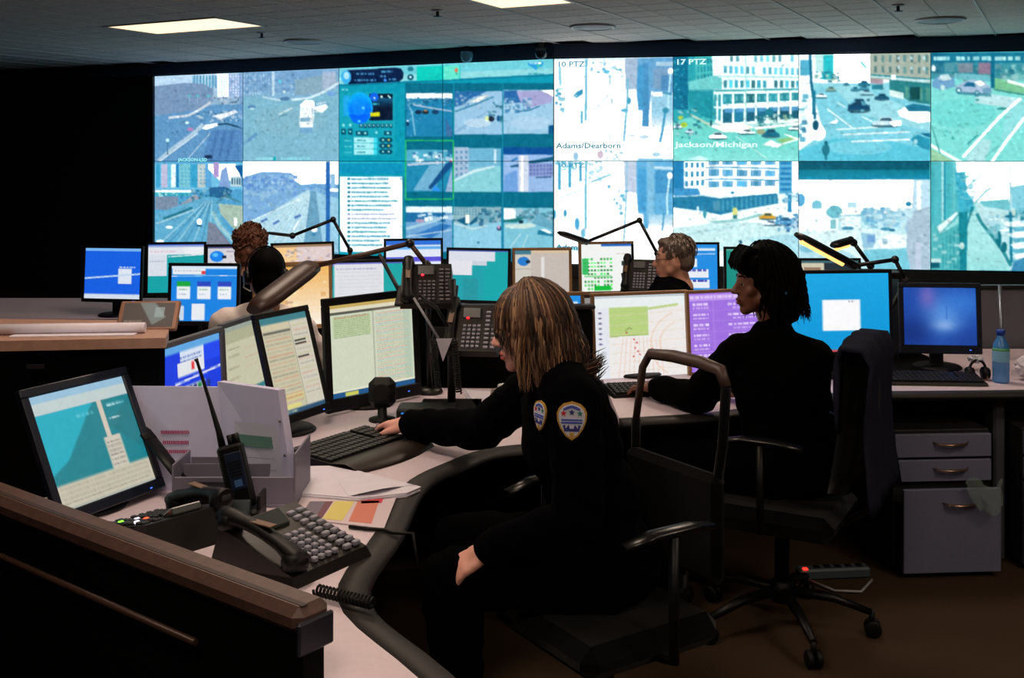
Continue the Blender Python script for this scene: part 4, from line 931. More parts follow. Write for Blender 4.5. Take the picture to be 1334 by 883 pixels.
# second workstation (corner desk, dark haired operator)
inner2 = smooth_path([(.40, 4.02), (.80, 4.13), (1.15, 4.36), (1.40, 4.48), (1.75, 4.50), (2.9, 4.55)], 4)
t = thing('corner_desk', 'pale corner desk with dark edge under the blue monitors', 'desk', (0, 0, 0))
MB().prism(inner2 + [(2.9, 5.50), (-.14, 5.50), (-.14, 4.72), (.40, 4.72)], DZ - .028, DZ).build('desktop', M_top, t)
edge_band(list(inner2), .06, DZ - .035, DZ).build('edge_band', M_edge, t)
MB().box((2.075, 4.62, (DZ - .03) / 2), (.05, .10, DZ - .03), bev=.01).build('leg', mat('post_grey', (86, 88, 98), .4, .3), t)
MB().box((1.45, 5.42, .36), (2.8, .03, .70)).build('modesty_panel', M_blackmat, t)
MB().box((.42, 4.9, (DZ - .03) / 2), (.04, .9, DZ - .03)).build('leg', M_dkmetal, t)

# grey fabric partition behind the right hand desk
t = thing('fabric_partition', 'grey fabric partition behind the water bottle', 'partition', (2.7, 5.56, 0))
MB().box((0, 0, .52), (1.9, .05, 1.04), bev=.01).build('panel', mat('fabric_grey', (104, 104, 114), .95, noise=.1, nscale=200, bump=.3), t)
MB().box((0, 0, 1.05), (1.92, .06, .02), bev=.005).build('cap', M_trim, t)
p = P(1306, 436, 5.2)
t = thing('metal_rod', 'thin aluminium rod leaning behind the water bottle', 'rod', (p.x, p.y, DZ))
q = P(1302.5, 371, 5.3)
MB().tube([(0, 0, .0), (q.x - p.x, q.y - p.y, q.z - DZ)], .009, 10).build('tube', mat('aluminium', (150, 160, 175), .4, .8), t)
MB().lathe([(.03, 0), (.03, .008), (.012, .012)], n=14).build('foot', M_blackpl, t)

def plain_desk(name, label, x0, x1, y0, y1):
    t = thing(name, label, 'desk', ((x0 + x1) / 2, (y0 + y1) / 2, 0))
    w, d = x1 - x0, y1 - y0
    MB().box((0, 0, DZ - .015), (w, d, .03), bev=.005).build('desktop', M_top, t)
    MB().box((0, -d / 2 - .012, DZ - .015), (w, .024, .030), bev=.008).build('edge_band', M_edge, t)
    for sx in (-1, 1): MB().box((sx * (w / 2 - .03), 0, (DZ - .03) / 2), (.04, d - .05, DZ - .032)).build('leg', M_dkmetal, t)
    MB().box((0, d / 2 - .03, .40), (w - .12, .02, .64)).build('modesty_panel', M_blackmat, t)
plain_desk('console_desk', 'long desk under the middle left row of monitors', -3.0, -.42, 5.02, 5.72)
plain_desk('console_desk', 'long desk under the monitors right below the video wall', -4.0, 3.4, 6.55, 7.55)

# ------------------------------------------------------------------ monitors
M_bez = {'k': M_blackpl, 'b': M_bluebez, 'g': mat('plastic_grey_bezel', (96, 98, 104), .45), 't': mat('plastic_bezel_lamplit', (150, 112, 74), .5)}  # tan bezel colour is warm lamplight painted onto silver plastic
M_led = mat('led_blue', (60, 110, 255), .4, emit=2.0)
M_scr = screen_mat('monitor_picture', 1.0)
def monitor(label, TL, TR, Zt, h, tilt, paint, bez='k', bw=.016, bottom=.022, res=(84, 66), floor=DZ, sidebez=None, group='desktop monitors'):
    A = onZ(TL[0], TL[1], Zt); B = onZ(TR[0], TR[1], Zt)
    d = B - A; w = d.length; c = (A + B) / 2; ang = math.atan2(d.y, d.x)
    ti = math.radians(tilt); ct, st = math.cos(ti), math.sin(ti)
    t = thing('monitor', label, 'monitor', (c.x, c.y, floor), ang, group)
    zt = Zt - floor
    R = Matrix.Rotation(-ti, 3, 'X')            # top leans to +y
    def L_(x, yy, z):    # x across, z measured down from the screen top, yy behind the screen
        return Vector((x, -z * st + yy * ct, zt - z * ct + yy * st * 0))
    pic = Pic(res[0], res[1], (220, 222, 225)); paint(pic); pic.noise(2, 4, int(TL[0]))
    e = .002
    me = picture_mesh('screen', pic, [L_(-w / 2, 0, 0), L_(w / 2, 0, 0), L_(w / 2, 0, h), L_(-w / 2, 0, h)]); me.materials.append(M_scr)
    link('screen', me, t)
    m = M_bez[bez]
    Rx = Matrix.Rotation(-ti, 3, 'X')
    def bar(x, z, sx, sz, mm, nm='bezel', sy=.022, yy=.004):
        MB().box(L_(x, yy, z), (sx, sy, sz), rot=Rx, bev=.003).build(nm, mm, t)
    bar(0, -bw / 2, w + 2 * bw, bw, m); bar(0, h + bottom / 2, w + 2 * bw, bottom, m)
    bar(-w / 2 - bw / 2, h / 2, bw, h, m); bar(w / 2 + bw / 2, h / 2, bw, h, M_bez[sidebez] if sidebez else m)
    # shell behind
    hs = MB()
    for (k0, y0, k1, y1) in ((1.0, .012, .92, .032), (.7, .032, .55, .055)):
        W0, H0, W1, H1 = w * k0, h * k0, w * k1, h * k1
        vs = [L_(sx * W0 / 2, y0, h / 2 + sz * H0 / 2) for sx, sz in ((-1, -1), (1, -1), (1, 1), (-1, 1))] + [L_(sx * W1 / 2, y1, h / 2 + sz * H1 / 2) for sx, sz in ((-1, -1), (1, -1), (1, 1), (-1, 1))]
        hs.add(vs, [(3, 2, 1, 0), (4, 5, 6, 7), (0, 1, 5, 4), (1, 2, 6, 5), (2, 3, 7, 6), (3, 0, 4, 7)])
    hs.build('shell', M_blackpl, t)
    q = L_(0, .055, h * .6)
    MB().box((0, q.y + .005, (q.z) / 2 + .008), (.06, .022, q.z - .004), bev=.004).build('neck', M_blackpl, t)
    MB().lathe([(.105, 0), (.11, .006), (.10, .014), (.03, .018)], c=(0, q.y - .01, 0), n=28).build('base', M_blackpl, t)
    ld = L_(w * .40, -.0085, h + bottom / 2)
    MB().box(ld, (.008, .002, .003), rot=Rx).build('power_light', M_led, t)
    return t

G1, G2 = (200, 202, 178), (214, 216, 196)
def pt_A(p):
    p.rect(0, 0, 100, 100, (20, 128, 140)); p.rect(0, 0, 100, 7, (150, 190, 215)); p.rect(0, 7, 100, 17, (190, 205, 205))
    p.poly([(0, 17), (60, 17), (20, 60), (0, 70)], (30, 170, 190)); p.poly([(100, 20), (100, 70), (70, 40)], (30, 120, 130))
    p.rect(64, 17, 69, 75, (205, 195, 180)); p.rect(60, 50, 78, 78, (200, 195, 180))
    for y in range(54, 76, 4): p.dash(62, y, 76, 1.5, (120, 110, 110), .8)
    p.rect(0, 78, 100, 97, (196, 190, 170))
    for y in (81, 85, 89, 93): p.dash(4, y, 96, 1.5, (140, 135, 125), .6)
    p.rect(0, 97, 100, 100, (170, 175, 165)); p.dash(74, 22, 92, 2, (180, 220, 225)); p.dash(72, 34, 84, 2, (190, 215, 215)); p.dash(40, 24, 58, 3, (120, 205, 220), .7)
def pt_B(p):
    p.rect(0, 0, 100, 100, (20, 60, 220)); p.rect(0, 0, 100, 8, (95, 165, 225)); p.rect(30, 8, 100, 20, (215, 225, 240)); p.rect(70, 8, 100, 26, (30, 70, 235))
    p.rect(25, 20, 70, 34, (225, 228, 232)); p.rect(48, 22, 53, 30, (230, 60, 60))
    for y in (14, 18): p.dash(30, y, 66, 2, (60, 90, 180), .8)
    p.line([(20, 40), (100, 36)], 2, (225, 230, 240)); p.rect(20, 45, 72, 100, (190, 195, 205))
    for k in range(7): p.rect(26 + k * 8, 46, 32 + k * 8, 56, (25, 45, 130) if k != 4 else (25, 130, 70))
    for y in (62, 70, 78, 86): p.dash(24, y, 66, 2, (120, 130, 170), .7)
def pt_C(p):
    p.rect(0, 0, 100, 100, (196, 194, 166)); p.rect(0, 0, 100, 6, (150, 160, 150)); p.rect(0, 6, 100, 20, (172, 172, 142))
    for y in (26, 34, 48, 60): p.dash(8, y, 30, 1.6, (120, 115, 95), .8)
    for y in (30, 41, 52): p.dash(40, y, 90, 1.4, (200, 150, 130), .7)
    p.rect(10, 78, 90, 84, (40, 120, 130)); p.rect(0, 92, 100, 100, (150, 150, 120))
def pt_D(p):
    p.rect(0, 0, 100, 100, (196, 192, 164)); p.rect(0, 0, 100, 7, (60, 125, 135)); p.rect(0, 7, 100, 14, (205, 195, 165)); p.rect(4, 15, 60, 17, (60, 60, 60), .8)
    p.rect(62, 7, 100, 96, (205, 200, 182)); p.line([(61, 7), (61, 96)], .8, (130, 125, 110))
    for y in range(19, 88, 4): p.dash(5, y, 58, 1.3, [(170, 150, 130), (205, 125, 100), (130, 120, 105), (215, 140, 110)][(y // 4) % 4], .75)
    for y in range(12, 86, 5): p.dash(65, y, 96, 1.4, [(215, 130, 110), (140, 135, 130), (190, 180, 110)][(y // 5) % 3], .7)
    for y in (28, 31, 45): p.rect(64, y, 88, y + 1.6, (30, 30, 30))
    p.rect(0, 80, 60, 86, (215, 205, 130), .6); p.dash(3, 82, 58, 2, (205, 110, 90), .7); p.rect(0, 95, 100, 100, (40, 80, 110)); p.dash(4, 96, 40, 2, (190, 200, 160)); p.rect(0, 90, 50, 94, (225, 215, 120), .8)
def pt_E(p):
    p.rect(0, 0, 100, 100, (206, 212, 188)); p.rect(0, 0, 100, 4, (196, 168, 92)); p.rect(0, 4, 100, 8, (222, 216, 190)); p.rect(0, 8, 100, 11, (90, 90, 80)); p.rect(52, 8, 98, 11, (110, 100, 90))
    p.rect(3, 14, 48, 36, (196, 208, 168))
    for y in range(13, 37, 2): p.dash(5, y, 47, 1.1, (120, 145, 100), .8)
    p.dash(6, 14, 46, 1, (215, 110, 90), .8)
    for y in range(14, 92, 2):
        p.dash(54, y, 96, 1.2, [(200, 150, 130), (130, 175, 150), (220, 130, 110), (130, 160, 190), (150, 175, 140)][(y // 2) % 5], .75)
    p.rect(88, 14, 98, 92, (160, 190, 170), .4); p.line([(51, 10), (51, 94)], .7, (140, 145, 130)); p.rect(0, 94, 100, 100, (25, 85, 135)); p.rect(15, 95, 30, 99, (200, 200, 90)); p.rect(0, 92, 100, 94, (225, 225, 200))
def pt_m4(p):
    p.rect(0, 0, 100, 100, (20, 130, 225)); p.rect(0, 0, 100, 5, (215, 230, 245)); p.rect(2, 5, 52, 16, (232, 236, 240)); p.rect(46, 9, 52, 15, (225, 60, 60)); p.dash(5, 8, 44, 2, (150, 160, 180)); p.line([(0, 19), (100, 17)], 1, (210, 230, 245))
    for k, c in enumerate(((20, 165, 60), (40, 70, 190), (40, 70, 190))):
        x = 9 + k * 31; p.rect(x, 28, x + 20, 60, (235, 240, 245)); p.rect(x, 28, x + 20, 37, c); p.dash(x + 3, 42, x + 16, 2, (140, 180, 150)); p.dash(x + 3, 50, x + 14, 2, (170, 180, 200))
    p.rect(32, 68, 52, 98, (230, 235, 242)); p.rect(2, 72, 20, 98, (200, 215, 235))
def pt_teal(p):
    p.rect(0, 0, 100, 100, (10, 160, 165)); p.rect(0, 0, 34, 65, (215, 222, 232)); p.rect(0, 0, 100, 22, (225, 228, 236)); p.rect(0, 0, 100, 3, (60, 100, 200)); p.rect(64, 6, 98, 20, (235, 238, 243)); p.line([(0, 5), (100, 5)], 2, (120, 150, 210)); p.dash(4, 14, 50, 3, (225, 170, 190), .7); p.line([(36, 26), (98, 22)], 2, (225, 235, 240)); p.dash(3, 34, 30, 2, (170, 180, 200))
def pt_globe(p):
    p.rect(0, 0, 100, 100, (216, 212, 216)); p.rect(0, 0, 100, 4, (60, 60, 110)); p.rect(0, 4, 30, 100, (205, 208, 214)); p.ell(17, 20, 13, 11, (15, 130, 235)); p.ell(14, 17, 5, 4, (90, 190, 250)); p.rect(26, 18, 34, 24, (20, 40, 70)); p.rect(34, 8, 100, 12, (180, 170, 190)); p.speck(36, 14, 98, 60, 24, 7, [(205, 190, 190), (230, 225, 220), (190, 180, 195)], .7)
def pt_warm(p):
    p.rect(0, 0, 100, 100, (250, 220, 170)); p.vgrad(0, 0, 100, 100, (235, 175, 90), (250, 240, 225), 10); p.speck(5, 10, 95, 90, 26, 9, [(255, 240, 200), (225, 170, 100), (190, 150, 120), (250, 230, 190)], .7); p.rect(0, 0, 100, 4, (90, 60, 30))
def pt_map5(p):
    p.rect(0, 0, 100, 100, (222, 205, 205)); p.vgrad(0, 0, 40, 100, (245, 200, 130), (235, 215, 200), 6); p.rect(0, 0, 100, 5, (150, 120, 90)); p.speck(20, 8, 98, 60, 60, 6, [(190, 170, 175), (235, 220, 215), (160, 150, 165), (225, 190, 160)], .7)
def pt_m7(p):
    p.rect(0, 0, 100, 100, (10, 165, 165)); p.rect(0, 0, 72, 6, (110, 115, 200)); p.rect(3, 3, 70, 100, (222, 224, 230)); p.dash(6, 10, 60, 2, (170, 170, 200))
    for y in range(16, 96, 6): p.dash(8, y, 66, 1.3, (190, 192, 202), .6)
    p.rect(72, 0, 100, 3, (80, 90, 180))
def pt_m8(p):
    p.rect(0, 0, 100, 100, (225, 232, 245)); p.rect(0, 0, 100, 10, (35, 110, 215)); p.line([(0, 16), (100, 16)], 6, (90, 170, 235)); p.line([(0, 40), (100, 40)], 10, (90, 80, 215)); p.dash(4, 38, 40, 6, (60, 190, 110)); p.line([(0, 62), (100, 62)], 8, (80, 100, 220)); p.dash(6, 52, 96, 5, (200, 205, 225)); p.rect(0, 80, 100, 100, (40, 120, 220))
def pt_m9(p):
    p.rect(0, 0, 100, 100, (5, 165, 170)); p.rect(0, 0, 60, 100, (20, 160, 170)); p.rect(0, 3, 78, 22, (218, 222, 232)); p.rect(0, 22, 40, 50, (226, 226, 234)); p.rect(40, 22, 64, 30, (200, 210, 220)); p.rect(0, 0, 100, 3, (70, 90, 170)); p.rect(25, 56, 50, 100, (30, 150, 160))
def pt_m10(p):
    p.rect(0, 0, 100, 100, (196, 186, 178)); p.rect(0, 0, 30, 100, (205, 200, 190)); p.ell(16, 22, 11, 9, (20, 120, 205)); p.rect(20, 20, 28, 26, (20, 40, 60)); p.rect(31, 0, 100, 6, (215, 190, 160)); p.rect(48, 14, 54, 60, (225, 222, 220)); p.rect(0, 0, 30, 8, (60, 120, 140)); p.rect(0, 36, 30, 38, (170, 160, 150))
def pt_m11(p):
    p.rect(0, 0, 100, 100, (240, 243, 240)); p.rect(40, 0, 100, 5, (20, 100, 190)); p.grid([(5, 28), (62, 28), (62, 98), (5, 98)], 9, 9, .7, .55, (70, 190, 90), .9, .4, .15); p.rect(2, 30, 14, 64, (15, 175, 70), .8); p.rect(6, 66, 60, 70, (150, 215, 160)); p.rect(25, 88, 58, 98, (10, 190, 60)); p.rect(80, 36, 94, 46, (40, 60, 50)); p.dash(70, 20, 96, 3, (215, 190, 190), .7)
def pt_m12(p):
    p.rect(0, 0, 100, 100, (25, 140, 225)); p.rect(20, 8, 96, 14, (210, 230, 245)); p.line([(0, 22), (96, 20)], 2, (170, 210, 240))
    for y, x1 in ((30, 60), (52, 82), (74, 84)): p.rect(12, y, x1, y + 18, (232, 236, 245)); p.dash(14, y, x1 - 4, 5, (60, 60, 170))
def pt_m13(p):
    p.rect(0, 0, 100, 100, (10, 140, 130)); p.rect(0, 0, 100, 4, (90, 170, 150)); p.rect(60, 30, 100, 90, (220, 235, 230))
def pt_m13b(p):
    p.rect(0, 0, 100, 100, (205, 200, 175)); p.rect(0, 0, 100, 5, (60, 100, 110)); p.rect(40, 5, 100, 100, (28, 44, 52)); p.rect(5, 14, 34, 24, (150, 120, 100))
def pt_m15(p):
    p.rect(0, 0, 100, 100, (236, 232, 230)); p.rect(0, 0, 100, 3, (190, 200, 205)); p.rect(0, 3, 100, 14, (232, 238, 238)); p.rect(0, 14, 15, 100, (226, 230, 236)); p.rect(16, 14, 58, 48, (182, 208, 128)); p.line([(58, 17), (92, 13)], 3, (190, 210, 140))
    for k in range(10): p.line([(30 + k * 4.5, 50), (24 + k * 5.5, 98)], .7, (235, 190, 170), .8)
    for k in range(7): p.line([(16, 24 + k * 11), (100, 20 + k * 11)], .6, (225, 205, 180), .7)
    for cx, r in ((100, 40), (98, 28)): p.line([(cx - r * math.cos(a), 60 - r * math.sin(a)) for a in np.linspace(-1, 1.2, 12)], .8, (235, 195, 160))
    for y in range(20, 60, 6): p.ell(6, y, 2, 1.2, (120, 110, 150))
    for x, y in ((42, 52), (45, 56), (43, 62), (46, 66), (62, 64), (34, 44), (48, 70), (41, 72)): p.ell(x, y, .9, 1.1, (200, 60, 50))
    p.line([(16, 48), (58, 47)], .8, (150, 175, 95)); p.line([(33, 42), (37, 38), (40, 40)], .8, (110, 110, 60))
def pt_m16(p):
    p.rect(0, 0, 100, 100, (158, 112, 224)); p.rect(0, 2, 100, 10, (190, 150, 238)); p.dash(2, 4, 98, 3, (240, 225, 250), .8); p.line([(30, 10), (30, 100)], .8, (175, 135, 232))
    for k in range(7):
        y = 13 + k * 13; p.dash(5, y, 24, 3, (235, 215, 250)); p.dash(5, y + 5, 24, 2.5, (225, 195, 245), .8); p.dash(48, y + 1, 92, 3, (232, 212, 250)); p.dash(54, y + 6, 84, 2.4, (225, 200, 248), .7); p.line([(0, y + 10), (100, y + 10)], .6, (178, 140, 235))
def pt_m17(p):
    p.rect(0, 0, 100, 100, (2, 158, 222)); p.vgrad(0, 0, 100, 98, (20, 165, 225), (0, 148, 215), 8); p.rect(32, 34, 70, 73, (250, 250, 252)); p.dash(58, 35.5, 64, 1.3, (120, 120, 140)); p.line([(32, 34), (70, 34), (70, 73), (32, 73), (32, 34)], .7, (170, 215, 235)); p.rect(0, 97, 100, 100, (200, 70, 70))
def pt_m18(p):
    p.rect(0, 0, 100, 100, (20, 70, 165)); X = np.linspace(0, 1, p.W)[None, :]; Y = np.linspace(0, 1, p.H)[:, None]
    for cx, cy, sx, sy, c, k in ((.55, .5, .28, .35, (105, 165, 235), .8), (.85, .25, .3, .25, (50, 125, 215), .7), (.33, .15, .12, .22, (150, 110, 190), .6), (.55, .66, .16, .1, (170, 205, 250), .7), (.1, .8, .3, .3, (5, 40, 115), .8), (.95, .95, .4, .25, (10, 55, 140), .7)):
        w = (np.exp(-((X - cx) / sx) ** 2 - ((Y - cy) / sy) ** 2) * k)[:, :, None]; p.a[:] = p.a * (1 - w) + np.array(c) * w
    p.line([(59, 30), (59, 55)], 1.5, (60, 110, 200))
def pt_m1(p):
    p.rect(0, 0, 100, 100, (20, 95, 225)); p.rect(0, 0, 100, 6, (120, 180, 240)); p.rect(60, 40, 84, 70, (220, 228, 240)); p.line([(0, 60), (100, 50)], 3, (190, 215, 240)); p.dash(62, 36, 90, 3, (235, 240, 245)); p.rect(0, 90, 100, 100, (210, 220, 235))

mon_a = monitor('tilted dark blue monitor with a teal map at the left edge beside the white folders', (36, 519), (158, 490), 1.07, .315, 25, pt_A, 'b', .024, .03, (84, 70))
monitor('black monitor with a bright blue page half hidden behind the counter', (210, 456.5), (285, 433), 1.09, .32, 3, pt_B, 'g', .020, .03)
monitor('grey topped monitor with a plain beige page next to the bright blue one', (291, 428.5), (352, 408.5), 1.09, .32, 3, pt_C, 'g', .020, .03)
monitor('leaning black monitor with a beige text form behind the white folders', (336, 417), (397, 405), 1.15, .343, 16, pt_D, 'k', .020, .03, (76, 90))
monitor('black monitor with a pale green call list facing the fair haired operator', (428.6, 399), (535.5, 386), 1.15, .35, 4, pt_E, 'k', .030, .05, (110, 100))
monitor('monitor with a blue page of green and blue boxes behind the tablet phone', (224, 346.5), (309, 347), 1.18, .27, 4, pt_m4)
monitor('monitor with a teal and white desktop left of the curly haired operator', (193.4, 318.7), (265.6, 318), 1.16, .31, 4, pt_teal)
monitor('monitor with a blue page at the far left behind the water bottle', (112, 323), (184, 324), 1.16, .31, 4, pt_m1)
monitor('monitor with a blue globe behind the curly haired operator', (271, 321.5), (342, 321), 1.16, .31, 4, pt_globe)
monitor('monitor with a pale map under the small black arm lamp', (356, 320), (432, 317.5), 1.16, .30, 4, pt_map5, 'k')
monitor('monitor with a warm yellow picture behind the brown arm lamp', (333, 347), (428, 343.5), 1.18, .30, 4, pt_warm, 't')
monitor('monitor with a white page on teal behind the lamp arm', (433, 343), (527, 341), 1.18, .30, 4, pt_m7)
monitor('monitor with blue and purple bands above the middle telephones', (503, 314), (574, 313), 1.17, .31, 4, pt_m8)
monitor('teal monitor with white windows right of the middle telephones', (585, 325.5), (662, 327), 1.14, .31, 4, pt_m9)
monitor('monitor with frame painted lamplit tan and a small blue globe above the fair hair', (671, 326.5), (741, 326), 1.14, .31, 4, pt_m10, 't', .018)
monitor('monitor with frame painted lamplit tan and a green table beside the man with glasses', (757, 318.5), (822, 317.5), 1.15, .31, 4, pt_m11, 't', .018, sidebez='k')
monitor('blue monitor with white boxes behind the man with glasses', (868, 318.5), (934, 318.5), 1.15, .31, 4, pt_m12)
monitor('dark green monitor just left of the dark haired operator', (946, 324.5), (1012, 324.5), 1.15, .31, 4, pt_m13)
monitor('beige monitor showing its top edge under the lit arm lamp', (1044, 339.5), (1118, 339.5), 1.09, .31, 4, pt_m13b)
monitor('monitor with frame painted lamplit tan, mostly hidden behind the fair hair', (662, 387), (756, 385), 1.10, .34, 4, pt_m12, 't', .018)
monitor('white monitor with a green and red street map between the two women', (774, 386.5), (891.5, 382), 1.10, .375, 5, pt_m15, 't', .016, .024, (110, 96))
monitor('purple text monitor in front of the dark haired operator', (897, 383), (1000, 378.5), 1.10, .35, 5, pt_m16, 't', .016, .024, (100, 90))
monitor('bright cyan monitor with one white window right of the dark haired operator', (1030, 357), (1157, 355.5), 1.20, .345, 3, pt_m17, 'k', .016, .024, (100, 80))
monitor('small dark blue monitor above the keyboard on the right desk', (1176.5, 374.3), (1270.8, 375.3), 1.115, .262, 5, pt_m18, 'b', .022, .04, (90, 72))

Ri = Matrix.Rotation(-mon_a.rotation_euler.z, 3, 'Z'); Lm = Vector(mon_a.location)
a_, b_ = P(197, 573, 3.115), P(243, 632, 3.03)
MB().tube([Ri @ (a_ - Lm), Ri @ (b_ - Lm)], [.022, .020], 10, flat=.4).build('stand_arm', M_blackpl, mon_a)
MB().tube([Ri @ (P(176, 547, 3.17) - Lm), Ri @ (a_ - Lm)], [.022, .022], 10, flat=.4).build('stand_arm', M_blackpl, mon_a)
q_ = P(252, 642, 3.02); MB().tube([Ri @ (b_ - Lm), Ri @ (q_ - Lm), Ri @ (Vector((q_.x, q_.y, DZ)) - Lm)], [.02, .018, .018], 10, flat=.4).build('stand_foot', M_blackpl, mon_a)
# ------------------------------------------------------------------ small things on the desks
M_key = mat('key_black', (15, 15, 17), .5)
M_keylt = mat('key_grey', (150, 150, 165), .45)
M_white = mat('paper_white', (226, 222, 235), .8, noise=.03, nscale=30)
M_lav = mat('paper_lavender', (208, 208, 240), .85, noise=.03, nscale=20)
M_rubber = mat('rubber_black', (6, 6, 7), .6, spec=.3)
M_warm = mat('lamp_tube_lit', (255, 190, 110), .5, emit=LAMP_LIGHT)

def keyboard(label, loc, rz, w, d, rest=0.0, light=False):
    t = thing('keyboard', label, 'keyboard', loc, rz, 'keyboards')
    mb = MB()        # local x along the keys, -y towards the typist
    z = [.012, .030]
    poly = [(-w / 2, -d / 2), (w / 2, -d / 2), (w / 2, d / 2), (-w / 2, d / 2)]
    vs = [(x, y, 0.0) for x, y in poly] + [(-w / 2 + .006, -d / 2 + .006, z[0]), (w / 2 - .006, -d / 2 + .006, z[0]), (w / 2 - .006, d / 2 - .006, z[1]), (-w / 2 + .006, d / 2 - .006, z[1])]
    mb.add(vs, [(3, 2, 1, 0), (4, 5, 6, 7), (0, 1, 5, 4), (1, 2, 6, 5), (2, 3, 7, 6), (3, 0, 4, 7)]).build('case', M_blackpl, t)
    kb = MB(); rows = 6; n = 18
    y0 = -d / 2 + rest + .012; y1 = d / 2 - .014
    for r in range(rows):
        for c in range(n):
            if c in (13,) and r > 1: continue
            x = -w / 2 + .014 + (c + .5) * (w - .028) / n; y = y0 + (r + .5) * (y1 - y0) / rows
            zz = z[0] + (z[1] - z[0]) * (y + d / 2) / d
            kb.box((x, y, zz + .004), ((w - .028) / n * .86, (y1 - y0) / rows * .84, .009), bev=.002)
    o = kb.build('keys', M_key, t); o['kind'] = 'stuff'
    if rest:
        pr = MB(); N = 14; vs = []; fs = []
        for i in range(N + 1):
            u = i / N; x = -w / 2 + .004 + u * (w - .008); bulge = .03 * math.sin(PI * u)
            for (yy, zz) in ((-d / 2 - bulge, .004), (-d / 2 - bulge + .006, .016), (-d / 2 + rest * .45, .026), (-d / 2 + rest, .020), (-d / 2 + rest, .0)):
                vs.append((x, yy, zz))
        for i in range(N):
            for k in range(4): fs.append((i * 5 + k, (i + 1) * 5 + k, (i + 1) * 5 + k + 1, i * 5 + k + 1))
        pr.add(vs, fs, True).build('palm_rest', mat('palm_rest_brown_black', (40, 30, 25), .45), t)
        MB().box((-w * .25, d / 2 - .010, z[1] + .001), (w * .2, .006, .004)).build('status_strip', M_keylt, t)
    return t
keyboard('black ergonomic keyboard with palm rest under the resting hand', (-.50, 3.535, DZ), math.radians(57), .40, .31, .10)
keyboard('black keyboard in front of the small dark blue monitor', (1.82, 4.665, DZ + .003), math.radians(-4), .43, .16)
t = thing('desk_mat', 'thin black mat under the keyboard and the small dark blue monitor', 'mat', (1.76, 5.02, DZ))
MB().box((0, 0, .0015), (.56, .84, .003), bev=.001).build('sheet', M_blackmat, t)
keyboard('black keyboard in front of the street map monitor', (.60, 4.47, DZ), math.radians(12), .42, .16)

def mouse(label, loc, rz):
    t = thing('mouse', label, 'computer mouse', loc, rz)
    MB().ell((0, 0, .012), (.055, .031, .024), n=20, m=12).build('body', M_blackpl, t)
    MB().lathe([(.004, -.003), (.008, 0), (.004, .003)], c=(.03, 0, .034), rot=Matrix.Rotation(PI / 2, 3, 'X'), n=12).build('wheel', M_keylt, t)
mouse('black mouse under the hand of the fair haired operator', (-.445, 3.755, DZ + .0), math.radians(150))

def telephone(label, loc, rz, tilt=0.0, sc=1.0, leds=(), keym=None, group='desk telephones'):
    t = thing('telephone', label, 'telephone', loc, rz, group)
    t.rotation_euler = (tilt, 0, rz); t.scale = (sc, sc, sc)
    W, D, z0, z1 = .23, .24, .022, .078
    zs = lambda y: z0 + (z1 - z0) * (y + D / 2) / D
    vs = [(-W / 2, -D / 2, 0), (W / 2, -D / 2, 0), (W / 2, D / 2, 0), (-W / 2, D / 2, 0), (-W / 2 + .008, -D / 2 + .008, z0), (W / 2 - .008, -D / 2 + .008, z0), (W / 2 - .008, D / 2 - .02, z1), (-W / 2 + .008, D / 2 - .02, z1)]
    MB().add(vs, [(3, 2, 1, 0), (4, 5, 6, 7), (0, 1, 5, 4), (1, 2, 6, 5), (2, 3, 7, 6), (3, 0, 4, 7)]).build('body', mat('phone_brown_black', (20, 16, 14), .4), t)
    k = MB()
    for r in range(6):
        for c in range(4):
            x = -.030 + c * .0195; y = -.095 + r * .019
            k.box((x, y, zs(y) + .004), (.013, .0125, .010), bev=.002)
    for r in range(9):
        for c in range(2):
            x = .062 + c * .028; y = -.098 + r * .0205
            k.box((x, y, zs(y) + .004), (.019, .012, .010), bev=.002)
    o = k.build('keys', keym or M_keylt, t); o['kind'] = 'stuff'
    sl = math.atan2(z1 - z0, D)
    MB().box((-.005, .058, zs(.058) + .008), (.075, .045, .018), rot=Matrix.Rotation(sl + .35, 3, 'X'), bev=.003).build('display', mat('phone_display', (60, 66, 66), .25), t)
    hs = MB()
    pts = []; rs = []
    for i in range(13):
        u = i / 12; y = -.115 + u * .23
        pts.append((-.082, y, zs(y) + .022 + .013 * math.sin(PI * u))); rs.append(.022 if (u < .2 or u > .8) else .018)
    hs.tube(pts, rs, 12, flat=.75)
    for y in (-.093, .093): hs.lathe([(.026, -.014), (.028, 0), (.024, .016)], c=(-.082, y, zs(y) + .016), n=16)
    h = hs.build('handset', M_blackpl, t)
    MB().box((-.082, .01, zs(.01) + .0485), (.020, .085, .003), bev=.001).build('inset_label', mat('phone_label_tan', (112, 84, 60), .5), h)
    for (x, y, rgb) in leds:
        MB().box((x, y, zs(y) + .008), (.013, .008, .007), bev=.002).build('lit_key', mat('lit_%d_%d_%d' % rgb, rgb, .4, emit=3.0), t)
    return t
telephone('black desk telephone with grey keys nearest the camera beside the panel', (-.53, 2.585, DZ), math.radians(56), 0, 1.15)
telephone('black desk telephone with red and green lit keys left of the radio', (-.88, 2.74, DZ), math.radians(-132), 0, 1.12, ((.062, .02, (255, 70, 40)), (.09, -.04, (110, 230, 40)), (.062, -.02, (180, 170, 190)), (.09, .03, (170, 160, 180))), M_key)

